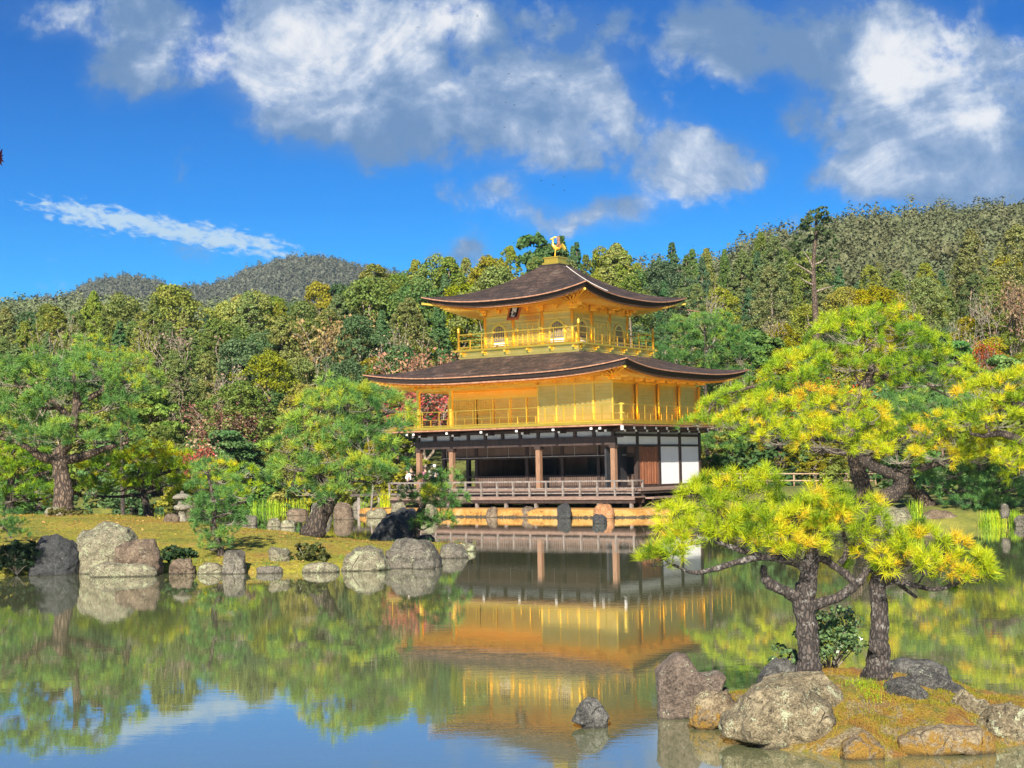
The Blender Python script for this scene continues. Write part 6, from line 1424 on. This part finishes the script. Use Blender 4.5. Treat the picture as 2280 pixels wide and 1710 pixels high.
for ri, (Y0, tops, sp, kinds) in enumerate(ROWS):
    px = tops[0][0] + frng.uniform(0, sp); i = 0
    while px < tops[-1][0]:
        yt = interp(px, tops) + frng.gauss(0, 16); Y = Y0 + frng.uniform(-5, 5); kd = frng.choice(kinds)
        if not (1000 < px < 1440 and yt > 640):
            p = W(px, yt, Y); H = p.z - gh(p.x, Y)
            if kd in ('maple', 'bush', 'bare_tree') and H > 9: kd = 'broadleaf'
            if H > 1.2: plant(kd, p.x, Y, H, frng.uniform(.85, 1.15) * (1.15 if Y0 < 125 else 1))
        px += sp * frng.uniform(.7, 1.3); i += 1
# whitish leafless trees among the crowns
for px, yt, Y in [(1565, 640, 126), (1905, 660, 126), (2005, 640, 128), (2205, 640, 126), (2150, 700, 118), (330, 715, 124), (700, 770, 114), (520, 800, 112), (880, 720, 122), (150, 700, 126), (1650, 780, 108)]:
    plant_px('dead_tree', px, yt, Y, .8)
# bushes along the far banks
for (px, Y, H, w_) in [(20, 101, 2.2, 1.3), (240, 103, 2.4, 1.3), (300, 102, 2.0, 1.5), (540, 101, 2.2, 1.3), (590, 102, 2.6, 1.2), (640, 101, 2.4, 1.2), (690, 100, 3.0, 1.2), (740, 99, 2.6, 1.1), (800, 96, 2.4, 1.1), (840, 94, 2.8, 1.1), (150, 100, 2.2, 1.3), (90, 101, 2.2, 1.3), (400, 103, 2.4, 1.3), (460, 102, 2.2, 1.2),
                     (1560, 90, 1.7, 1.0), (1600, 89, 1.4, .9), (1700, 91, 1.5, 1.1), (1770, 88, 1.2, 1.0), (1860, 84, 1.3, 1.0), (2090, 70, 1.3, 1.0), (2140, 66, 1.6, 1.1), (2230, 66, 1.4, 1.1), (2280, 64, 1.4, 1.0), (1990, 80, 1.8, 1.2), (2060, 82, 2.2, 1.2)]:
    p = W(px, 1100, Y); plant('bush', p.x, Y, H, w_)
# far woods on the hills: one mass of small crowns each
IC1 = ico(2)
def far_wood(label, xs_, ys_, n_, size, per, lq, col, seed, keep=None, tv=.3):
    rng = np.random.default_rng(seed)
    X = rng.uniform(*xs_, n_); Y = rng.uniform(*ys_, n_)
    if keep is not None: k = keep(X, Y); X, Y = X[k], Y[k]
    Z = ground_h(X, Y); n_ = len(X); h = size * rng.uniform(.6, 1.35, n_)
    tt = np.clip(.5 + rng.normal(0, tv, n_), 0, 1); cone = rng.random(n_) < .4
    a = h * np.where(cone, .36, .58); b_ = h * np.where(cone, .66, .46)
    iv, if_ = IC1; m = len(iv)
    S = 1 + .30 * fbm((iv[None] * 1.6 + rng.uniform(0, 90, (n_, 1, 3))).reshape(-1, 3), 2, seed).reshape(n_, m, 1)
    body = np.stack([X, Y, Z + b_ * .75], 1)[:, None] + iv[None] * np.stack([a, a, b_], 1)[:, None] * S * .5
    f1 = (if_[None] + (np.arange(n_) * m)[:, None, None]).reshape(-1, 3)
    nc = max(5, per // 14); uc = rdir(n_ * nc, rng).reshape(n_, nc, 1, 3); uc[..., 2] = np.where(uc[..., 2] < -.3, -uc[..., 2], uc[..., 2]); uc[..., 1] = np.where(uc[..., 1] > .4, -uc[..., 1], uc[..., 1])
    pl = per // nc; per = nc * pl; ul = rdir(n_ * per, rng).reshape(n_, nc, pl, 3)
    u = (uc * rng.uniform(.72, 1.02, (n_, nc, 1, 1)) + ul * .30).reshape(n_, per, 3)
    C = (np.stack([X, Y, Z + b_ * .75], 1)[:, None] + u * np.stack([a, a, b_], 1)[:, None]).reshape(-1, 3)
    u = (uc * .5 + ul * .7 + np.array([0, 0, .25])).reshape(n_, per, 3)
    N = unit(u.reshape(-1, 3) + rng.normal(0, .40, C.shape)); T = unit(np.cross(N, rdir(len(C), rng))); Bn = np.cross(N, T); s_ = lq * rng.uniform(.5, 1.2, (len(C), 1))
    lv = np.stack([C + T * s_, C - T * s_ * .6 + Bn * s_ * .7, C - T * s_ * .6 - Bn * s_ * .7], 1).reshape(-1, 3)
    v = np.concatenate([body.reshape(-1, 3), lv]); f = np.concatenate([f1, n_ * m + np.arange(len(lv)).reshape(-1, 3)])
    me = mesh_np('far_wood', v, f, 3); attr(me, 'tint', np.concatenate([np.repeat(tt, m), np.repeat(tt, per * 3)])); o = link('far_wood', me, M['far_leaf']); o.color = (*col, 1)
    return tag(o, label, 'woodland', kind='stuff')
far_wood('brownish green wood covering the hill on the right', (10, 350), (205, 440), 5200, 6.0, 168, .38, (.125, .135, .055), 301, lambda X, Y: (X / Y > .05))
far_wood('dark wood covering the two distant mountains on the left', (-620, 60), (1080, 1430), 9000, 9, 60, .95, (.11, .115, .08), 302)
far_wood('grey green wood on the low slope at the far left', (-260, 30), (205, 420), 4200, 5.5, 140, .40, (.15, .18, .075), 303, lambda X, Y: (X / Y < .04))
# woods that stand outside the frame on both sides of the pond: they shade and are mirrored in what is seen
for (X, Y, H, kd) in [(30, 48, 10, 'broadleaf'), (36, 56, 13, 'cypress'), (42, 66, 14, 'broadleaf'), (34, 70, 11, 'cypress'), (40, 38, 12, 'broadleaf'), (48, 50, 14, 'cypress'), (46, 78, 14, 'broadleaf'), (-44, 96, 12, 'broadleaf'), (-50, 104, 14, 'cypress')]:
    plant(kd, X, Y, H, 1.2)

# ------------------------------------------------------------------ small plants
def sprays(name, label, cat, ctr, rx, ry, rz, n_, ls, mat, seed, color=None, stems=8, elong=1.7, group=None):
    """a leafy shrub: stems from one foot, leaves in clumps on an uneven crown"""
    rng = np.random.default_rng(seed); root = empty(name, ctr, 0, label, cat, group)
    mb = MB(); k = max(10, n_ // 16); u = rdir(k * 2, rng); u = u[u[:, 2] > -.35][:k]
    c = u * np.array([rx, ry, rz]) * rng.uniform(.45, 1.1, (len(u), 1)) + np.array([0, 0, rz * .9])
    for i in range(stems):
        e = c[rng.integers(len(c))]; mb.tube([(0, 0, -.03), tuple(e * .5 + rng.normal(0, .04, 3) * rx), tuple(e)], [rx * .03, rx * .022, rx * .008], 5, False)
    mb.build('stem', M['twig'], root)
    v, f, t = clumped(c, u, min(rx, rz) * .30, 16, ls, rng, .5)
    me = mesh_np('foliage', v, f, 4); attr(me, 'tint', t); o = link('foliage', me, M[mat], root)
    if color: o.color = (*color, 1)
    return root
p = W(1850, 1500, 15.6)
sprays('shrub', 'glossy leaved shrub between the two near pine trunks', 'shrub', (p.x, p.y, i2h(p.x, p.y) - .03), .30, .28, .36, 2300, .034, 'leaf_gloss', 401, stems=22)
p = W(1755, 1470, 15.9)
sprays('shrub', 'thin glossy shoots left of the thicker near trunk', 'shrub', (p.x, p.y, i2h(p.x, p.y) - .03), .20, .16, .22, 260, .040, 'leaf_gloss', 402, stems=9)
p = WZ(382, 1272, 0); sprays('shrub', 'dark green low shrub at the water between brown boulder and block', 'shrub', (p.x, p.y + .5, .05), .55, .4, .30, 900, .10, 'leaf', 403, (.035, .07, .025), 10)
p = WZ(680, 1270, 0); sprays('shrub', 'leafy olive shrub on the shore right of the leaning pale rock', 'shrub', (p.x, p.y + .5, .05), .50, .4, .34, 700, .085, 'leaf', 404, (.085, .10, .022), 14)
p = WZ(130, 1158, 1.1); sprays('shrub', 'low brownish shrub at the foot of the big pine', 'shrub', (p.x, 50.4, ih(p.x, 50.4) - .02), .72, .4, .16, 600, .09, 'leaf', 405, (.13, .12, .03), 8)
p = WZ(20, 1285, 0); sprays('shrub', 'shaded dark shrub at the left edge waterline', 'shrub', (p.x, p.y + .6, .05), .6, .5, .45, 700, .12, 'leaf', 406, (.03, .05, .025), 8)  # shade at the left edge is put into the leaf colour
# reeds and grass: blades nobody could count
def blades(name, label, pts, h, w_, mat, seed, lean=.25, kind='stuff', cat='grass'):
    rng = np.random.default_rng(seed); n_ = len(pts); pts = np.asarray(pts, float)
    hh = h * rng.uniform(.5, 1.15, (n_, 1)); a = rng.uniform(0, 6.28, n_); d = np.stack([np.cos(a), np.sin(a), np.zeros(n_)], 1)
    s = np.stack([-np.sin(a), np.cos(a), np.zeros(n_)], 1) * w_
    tip = pts + np.array([0, 0, 1.]) * hh + d * hh * rng.uniform(0, lean, (n_, 1)) * 1.6; midp = pts + np.array([0, 0, .55]) * hh + d * hh * .1
    v = np.concatenate([np.stack([pts - s, pts + s, midp], 1), np.stack([midp - s * .8, midp + s * .8, tip], 1)], 1).reshape(-1, 3)
    me = mesh_np(name, v, np.arange(len(v)).reshape(-1, 3), 3); attr(me, 'tint', np.repeat(np.clip(rng.normal(.45, .18, n_) + .45 * fbm(pts * (.8 if name != 'moss_tufts' or h > .04 else 3.2), 3, seed), 0, 1), 6))
    return tag(link(name, me, M[mat]), label, cat, kind=kind)
def patch(x0, x1, y0, y1, n_, rng, zf): 
    X = rng.uniform(x0, x1, n_); Y = rng.uniform(y0, y1, n_); return np.stack([X, Y, zf(X, Y)], 1)
g_ = np.random.default_rng(8)
def at_px(x0, x1, Yd, dy, n_): a = W(x0, 1100, Yd).x; b_ = W(x1, 1100, Yd).x; return patch(a, b_, Yd - dy, Yd + dy, n_, g_, lambda X, Y: np.zeros_like(X) - .02)
blades('reeds', 'bright green reeds at the water of the right shore', np.concatenate([at_px(2182, 2232, 57.0, .35, 420), at_px(2248, 2270, 57.0, .3, 200)]), .62, .011, 'needle_lime', 411, .12)
blades('reeds', 'green reeds along the far shore left of the leaning pine', np.concatenate([at_px(560, 690, 99, 1.2, 380), at_px(480, 560, 101, 1, 160), at_px(800, 840, 94, 1.0, 120)]), .75, .022, 'needle_lime', 412, .2)
blades('iris_leaves', 'tuft of sword leaves between the two right shore boulders', at_px(2026, 2052, 58.2, .25, 130) + np.array([0, 0, .3]), .75, .018, 'needle_lime', 413, .35)
blades('iris_leaves', 'yellow green tuft under the pavilion\'s west deck end', at_px(846, 868, 82, .3, 110) + np.array([0, 0, .5]), .95, .022, 'needle_lime', 414, .4)
# moss fuzz on the near islet, dry grass tufts, fallen leaves
def moss_pts(n_, rng):
    X = rng.uniform(1.4, 6.2, n_); Y = rng.uniform(12.8, 17.2, n_); k = inside_dist(X, Y, ISL2) > .05; X, Y = X[k], Y[k]
    q = fbm(np.stack([X * 2.2, Y * 2.2, X * 0], 1), 3, 31); k = q > -.25; X, Y = X[k], Y[k]
    return np.stack([X, Y, isl2_h(X, Y) - .004], 1)
M['moss_blade'] = needle_mat('golden_moss_blades', [(.0, (.20, .22, .015)), (.35, (.30, .25, .02)), (.65, (.36, .20, .03)), (1.0, (.20, .09, .03))], .2)
blades('moss_tufts', 'golden brown moss tufts covering the near islet', moss_pts(60000, np.random.default_rng(9)), .036, .0042, 'moss_blade', 415, .8, cat='moss')
p = W(1935, 1545, 14.6); q_ = np.random.default_rng(3); X = p.x + q_.normal(0, .10, 420); Y = 14.7 + q_.normal(0, .16, 420)
blades('grass', 'bright grass tuft on the near islet right of the trunks', np.stack([X, Y, isl2_h(X, Y)], 1), .06, .0035, 'needle_lime', 416, .9)
def mossi(n_, rng):
    X = rng.uniform(-26, .3, n_); Y = rng.uniform(31, 60, n_); k = inside_dist(X, Y, ISL) > .1; X, Y = X[k], Y[k]; return np.stack([X, Y, isl_h(X, Y) - .004], 1)
blades('moss_tufts', 'short golden moss covering the left island', mossi(46000, np.random.default_rng(10)), .055, .012, 'moss_blade', 417, .8, cat='moss')
lf = mossi(2600, np.random.default_rng(12)); r_ = np.random.default_rng(13); k = fbm(np.stack([lf[:, 0] * .5, lf[:, 1] * .5, lf[:, 0] * 0], 1), 2, 3) > -.1; lf = lf[k] + np.array([0, 0, .03])
v, f, t = leaf_quads(lf, np.tile([[0, 0, 1.]], (len(lf), 1)), .075, r_, r_.random(len(lf)), 1.3, .35)
me = mesh_np('fallen_leaves', v, f, 4); attr(me, 'tint', t); o = link('fallen_leaves', me, M['leaf']); o.color = (.55, .34, .12, 1); tag(o, 'pale fallen leaves scattered over the mossy island', 'leaves', kind='stuff')

# ------------------------------------------------------------------ stone lantern
p = W(406, 1152, 52.5); LZ = ih(p.x, 52.5) - .02; s_ = (W(406, 1097, 52.5).z - LZ) / .92
ln = empty('stone_lantern', (p.x, 52.5, LZ), .4, 'squat stone lantern with a rounded cap on the mossy island', 'stone lantern'); ln.scale = (s_, s_, s_)
def lat(name, prof, n_, par=ln): b = MB(); b.lathe(prof, n_); return b.build(name, M['lantern'], par, True)
lat('base', [(.17, 0), (.165, .10), (.12, .13), (.125, .33), (.16, .36)], 8)
lat('platform', [(.12, .361), (.24, .41), (.27, .47), (.24, .53), (.15, .55)], 16)
fb = MB(); fb.box(-.13, .13, -.13, -.08, .551, .70); fb.box(-.13, .13, .08, .13, .551, .70); fb.box(-.13, -.08, -.079, .079, .551, .70); fb.box(.08, .13, -.079, .079, .551, .70); fb.box(-.13, .13, -.13, .13, .701, .73); fb.box(-.05, .05, -.133, -.131, .58, .68)
fb.build('light_chamber', M['lantern'], ln)
cp = lat('cap', [(.13, .731), (.29, .735), (.31, .76), (.27, .82), (.16, .88), (.06, .90)], 16)
lat('finial', [(.05, .901), (.065, .92), (.055, .95), (.012, .98)], 10, cp)

# ------------------------------------------------------------------ fences and deck beyond the pavilion
def fence(label, x0, x1, Y0, Y1, y_top, npost, rails, mat, h):
    a = W(x0, y_top, Y0); c = W(x1, y_top, Y1); root = empty('rail_fence', (a.x, a.y, gh(a.x, a.y)), 0, label, 'fence'); o = np.array(root.location)
    for r in range(rails):
        z = a.z - h * .42 * r; z2 = c.z - h * .42 * r; b = MB(); b.tube([np.array((a.x - .2, a.y, z)) - o, np.array((c.x + .2, c.y, z2)) - o], .045, 7); b.build('rail', M[mat], root, True)
    for i in range(npost):
        t = i / (npost - 1); q = np.array(a) * (1 - t) + np.array(c) * t; gz = gh(q[0], q[1]); b = MB(); b.tube([np.array((q[0], q[1] + .06, gz - .2)) - o, np.array((q[0], q[1] + .06, q[2] + .06)) - o], .05, 7); b.build('post', M[mat], root, True)
M['bamboo'] = plain('pale_rail_wood', (.26, .17, .10), (.40, .28, .18), 6, .6, 0, (1, 1, 1), .1)
fence('pale wooden rail fence on the lawn right of the white walls', 1590, 1950, 87, 85, 1055, 7, 3, 'bamboo', .95)
fence('wooden railing behind the visitors, seen through the pavilion\'s west bay', 880, 985, 96.5, 96.5, 1066, 4, 2, 'bamboo', .9)
b = MB(); a = W(800, 1097, 90); c = W(885, 1097, 88)
root = empty('low_footbridge', (a.x, a.y, 0), 0, 'low dark plank footbridge left of the pavilion\'s deck', 'footbridge'); o_ = np.array(root.location)
b.box(-.5, c.x - a.x + .3, -.5, .5, a.z - .22, a.z - .06); b.build('deck', M['wood_dark'], root)
for k in range(3):
    b = MB(); x = k * (c.x - a.x) / 2; b.box(x - .08, x + .08, -.4, -.24, -.6, a.z - .222); b.build('post', M['wood_grey'], root)
p0 = W(829, 1075, 82); p1 = WZ(822, 1140, 0); b = MB(); b.tube([(0, 0, -.4), (.25, -.4, p0.z + .1)], [.06, .05], 8); st = b.build('support_pole', M['wood_grey'], None, True, (p0.x - .15, 82, 0)); tag(st, 'slanting grey support pole standing in water under the leaning pine', 'pole')

# ------------------------------------------------------------------ visitors behind the west bay
def skin_mesh(name, joints, edges, radii, mat, parent, root=0):
    me = bpy.data.meshes.new(name); me.from_pydata([tuple(j) for j in joints], edges, []); me.update()
    o = link(name, me, None, parent); sk = o.modifiers.new('skin', 'SKIN')
    for i, r in enumerate(radii): me.skin_vertices[0].data[i].radius = (r, r)
    me.skin_vertices[0].data[root].use_root = True
    ss = o.modifiers.new('smooth', 'SUBSURF'); ss.levels = 1; ss.render_levels = 1
    dg = bpy.context.evaluated_depsgraph_get(); m2 = bpy.data.meshes.new_from_object(o.evaluated_get(dg)); bpy.data.objects.remove(o)
    return link(name, m2, mat, parent, True)
SKIN = plain('skin', (.42, .25, .17), (.50, .31, .22), 5, .6, 0, (1, 1, 1), 0)
def cloth(name, c): return plain(name, tuple(x * .85 for x in c), c, 9, .85, 0, (1, 1, 1), .1)
def person(px, Y, h, rz, top, legs, hair, label, hat=None, arms=((.26, -.10, .95), (.22, -.22, 1.05))):
    p = W(px, 1050, Y); g_ = gh(p.x, Y); root = empty('person', (p.x, Y, g_), rz, label, 'person'); k = h / 1.7
    J = [(0, 0, .92), (0, 0, 1.15), (0, 0, 1.38), (0, -.01, 1.47), (0, -.015, 1.58), (0, -.02, 1.68)]; E_ = [(0, 1), (1, 2), (2, 3), (3, 4), (4, 5)]; Rr = [.13, .12, .14, .055, .095, .07]
    def add(pt, to, r): J.append(pt); E_.append((to, len(J) - 1)); Rr.append(r); return len(J) - 1
    for sx, hand in ((1, arms[0]), (-1, arms[1])):
        s = add((sx * .19, 0, 1.38), 2, .062); e = add((sx * .25, .02, 1.12), s, .045); w_ = add((sx * hand[0], hand[1], hand[2]), e, .030); pm = add((sx * (hand[0] - .01), hand[1] - .06, hand[2] - .02), w_, .034)
        for q in range(4): a = add((sx * (hand[0] - .035 + q * .02), hand[1] - .11 - (.012 if q in (1, 2) else 0), hand[2] - .03), pm, .0085); add((sx * (hand[0] - .04 + q * .02), hand[1] - .14 - (.012 if q in (1, 2) else 0), hand[2] - .055), a, .008)
        add((sx * (hand[0] - .06), hand[1] - .07, hand[2] - .0), w_, .010)
        hp = add((sx * .09, 0, .86), 0, .085); kn = add((sx * .10, -.02, .48), hp, .058); an = add((sx * .10, .02, .09), kn, .042); add((sx * .11, -.10, .04), an, .042)
    nb = len(add and J)
    body = skin_mesh('body', [tuple(c * k for c in j) for j in J], E_, [r * k for r in Rr], SKIN, root)
    body['label'] = 'face, neck and hands'
    T = [(0, 0, .90), (0, 0, 1.15), (0, 0, 1.40), (.20, 0, 1.39), (.26, .02, 1.12), (-.20, 0, 1.39), (-.26, .02, 1.12)]
    T += [(arms[0][0] * .98, arms[0][1] * .8, arms[0][2]), (-arms[1][0] * .98, arms[1][1] * .8, arms[1][2])]
    skin_mesh('jacket', [tuple(c * k for c in j) for j in T], [(0, 1), (1, 2), (2, 3), (3, 4), (2, 5), (5, 6), (4, 7), (6, 8)], [r * k for r in (.165, .15, .165, .082, .062, .082, .062, .05, .05)], top, root)
    Tl = [(0, 0, .90), (.10, 0, .84), (.105, -.02, .48), (.105, .02, .10), (-.10, 0, .84), (-.105, -.02, .48), (-.105, .02, .10)]
    skin_mesh('trousers', [tuple(c * k for c in j) for j in Tl], [(0, 1), (1, 2), (2, 3), (0, 4), (4, 5), (5, 6)], [r * k for r in (.14, .10, .078, .065, .10, .078, .065)], legs, root)
    b = MB(); b.lathe([(.05 * k, -.10 * k), (.105 * k, -.04 * k), (.112 * k, .04 * k), (.09 * k, .10 * k), (.02 * k, .125 * k)], 12, (0, .018 * k, 1.63 * k)); hm = b.build('hair' if not hat else 'hat', hat or hair, root, True)
    b = MB()
    for sx in (-1, 1): b.lathe([(.002, -.011), (.012, -.004), (.012, .004), (.002, .011)], 8, (sx * .034 * k, -.112 * k, 1.605 * k))
    b.build('eyes', M['iron'], body)
    b = MB(); b.tube([(0, -.108 * k, 1.61 * k), (0, -.132 * k, 1.57 * k), (0, -.112 * k, 1.562 * k)], [.010, .015, .008], 6); b.tube([(-.028 * k, -.108 * k, 1.53 * k), (0, -.116 * k, 1.527 * k), (.028 * k, -.108 * k, 1.53 * k)], [.005, .008, .005], 6); b.build('nose_and_mouth', SKIN, body, True)
    return root
HB = plain('black_hair', (.012, .010, .009), (.03, .022, .018), 20, .5, 0, (1, 1, 1), 0)
person(915, 94.6, 1.68, .5, cloth('black_cloth', (.02, .02, .024)), cloth('dark_cloth', (.03, .03, .04)), HB, 'person in black holding both hands up before the chest', None, ((.12, -.24, 1.22), (.12, -.26, 1.24)))
person(906, 93.8, 1.55, -.3, cloth('white_cloth', (.72, .70, .66)), cloth('grey_cloth', (.16, .15, .15)), HB, 'person in a white top left of the person in black')
person(947, 94.2, 1.62, -.9, cloth('pink_cloth', (.62, .20, .36)), cloth('plum_cloth', (.22, .06, .12)), HB, 'person in a pink and plum outfit beside the corner column')
person(961, 95.0, 1.70, .9, cloth('pale_cloth', (.60, .58, .54)), cloth('navy_cloth', (.03, .04, .09)), HB, 'person with dark hair and pale top facing away')
person(968, 95.4, 1.74, 2.4, cloth('light_grey_cloth', (.55, .56, .60)), cloth('brown_cloth', (.14, .09, .06)), HB, 'person wearing a white sun hat right of the others', cloth('white_hat', (.78, .78, .76)))

# ------------------------------------------------------------------ birds high over the pond, and the maple spray at the left edge
def bird_mesh():
    b = MB(); b.tube([(0, -.16, 0), (0, -.10, .01), (0, 0, .015), (0, .10, .005), (0, .20, 0)], [.012, .035, .05, .03, .012], 7); bm_ = b
    w_ = MB()
    for sx in (-1, 1):
        w_.quad((0, -.06, .02), (sx * .17, -.09, .07), (sx * .17, .01, .07), (0, .06, .02)); w_.quad((sx * .17, -.09, .07), (sx * .36, .02, .045), (sx * .34, .05, .045), (sx * .17, .01, .07))
    return bm_, w_
bb, bw = bird_mesh(); BIRDS = [(931, 61), (1063, 36), (1233, 58), (1331, 55), (1133, 164), (1186, 186), (1247, 170), (1237, 201), (1126, 228), (1145, 234), (1124, 284), (1198, 294), (1243, 270), (1205, 402), (1256, 394), (1232, 412), (1256, 424), (1254, 506), (1144, 541)]
bm0 = bb.build('body', M['iron']).data; wm0 = bw.build('wings', M['iron']).data
for o in [o for o in COL.objects if o.data in (bm0, wm0)]: bpy.data.objects.remove(o)
for i, (px, py) in enumerate(BIRDS):
    p = W(px, py, 230 + (i * 37) % 60); r = empty('bird', p, i * 1.3, 'tiny dark bird circling high against the sky', 'bird', 'birds circling above the pavilion')
    for nm, me in (('body', bm0), ('wings', wm0)): o = bpy.data.objects.new(nm, me); COL.objects.link(o); o.parent = r
def maple_spray():
    Y = 4.0; root = empty('maple_branch', W(-60, 340, Y), 0, 'dark red maple leaf tips poking in at the left edge of the sky', 'branch'); o = np.array(root.location)
    b = MB(); b.tube([np.array(W(-160, 300, Y)) - o, np.array(W(-60, 335, Y)) - o, np.array(W(-8, 352, Y)) - o], [.004, .003, .0012], 6); b.build('twig', M['bark_pine'], root)
    m = plain('red_maple_leaf', (.012, .003, .006), (.03, .006, .007), 30, .6, 0, (1, 1, 1), 0)
    m.node_tree.nodes['Principled BSDF'].inputs['Specular IOR Level'].default_value = 0.0
    for (cx_, cy_, rot, s) in ((-4, 352, 0, 1.0), (-14, 338, 2.4, .8), (-22, 372, 1.0, .9)):
        b = MB(); c = np.array(W(cx_, cy_, Y)) - o; c[1] += (cx_ % 5) * .002
        for k in range(7):
            a = R(-100 + k * 33) + rot * .12; L = PX((17, 19, 16, 12, 15, 24, 26)[k] * s, Y); d = np.array([math.cos(a), .12 * math.sin(k), -math.sin(a) if False else math.sin(a)]); n_ = np.array([-d[2], 0, d[0]]) * L * .17
            b.quad(tuple(c), tuple(c + d * L * .45 + n_), tuple(c + d * L), tuple(c + d * L * .45 - n_))
        b.build('leaf', m, root)
maple_spray()

# ------------------------------------------------------------------ the air over the valley
HAZE = True
if HAZE:
    b = MB(); b.box(-1600, 1600, -120, 1760, -40.0, 300)
    m = bpy.data.materials.new('haze_air'); m.use_nodes = True; t = NT(m.node_tree); t.n.clear(); o_ = t.add('ShaderNodeOutputMaterial'); v_ = t.add('ShaderNodeVolumePrincipled')
    v_.inputs['Color'].default_value = (.55, .76, 1, 1); v_.inputs['Density'].default_value = .00009; v_.inputs['Anisotropy'].default_value = .1; t.link(v_.outputs[0], o_.inputs['Volume'])
    tag(b.build('haze', m), kind='stuff')

# grass and moss fringe where the islands meet rocks and water
def fringe(poly, hf, n_, x0, x1, y0, y1, dmax, rng):
    X = rng.uniform(x0, x1, n_); Y = rng.uniform(y0, y1, n_); d = inside_dist(X, Y, poly); k = (d > .02) & (d < dmax) & (fbm(np.stack([X * 1.1, Y * 1.1, X * 0], 1), 2, 77) > -.05); X, Y = X[k], Y[k]
    return np.stack([X, Y, hf(X, Y) - .01], 1)
blades('shore_grass', 'short grass fringe along the mossy island\'s waterline', fringe(ISL, isl_h, 60000, -20, .3, 36, 60, .8, np.random.default_rng(21)), .17, .010, 'needle_green', 421, .7)
blades('shore_grass', 'grass and moss fringe round the near islet\'s edge', fringe(ISL2, isl2_h, 26000, 1.4, 6.2, 12.8, 17.2, .28, np.random.default_rng(22)), .055, .0045, 'moss_blade', 422, .8)
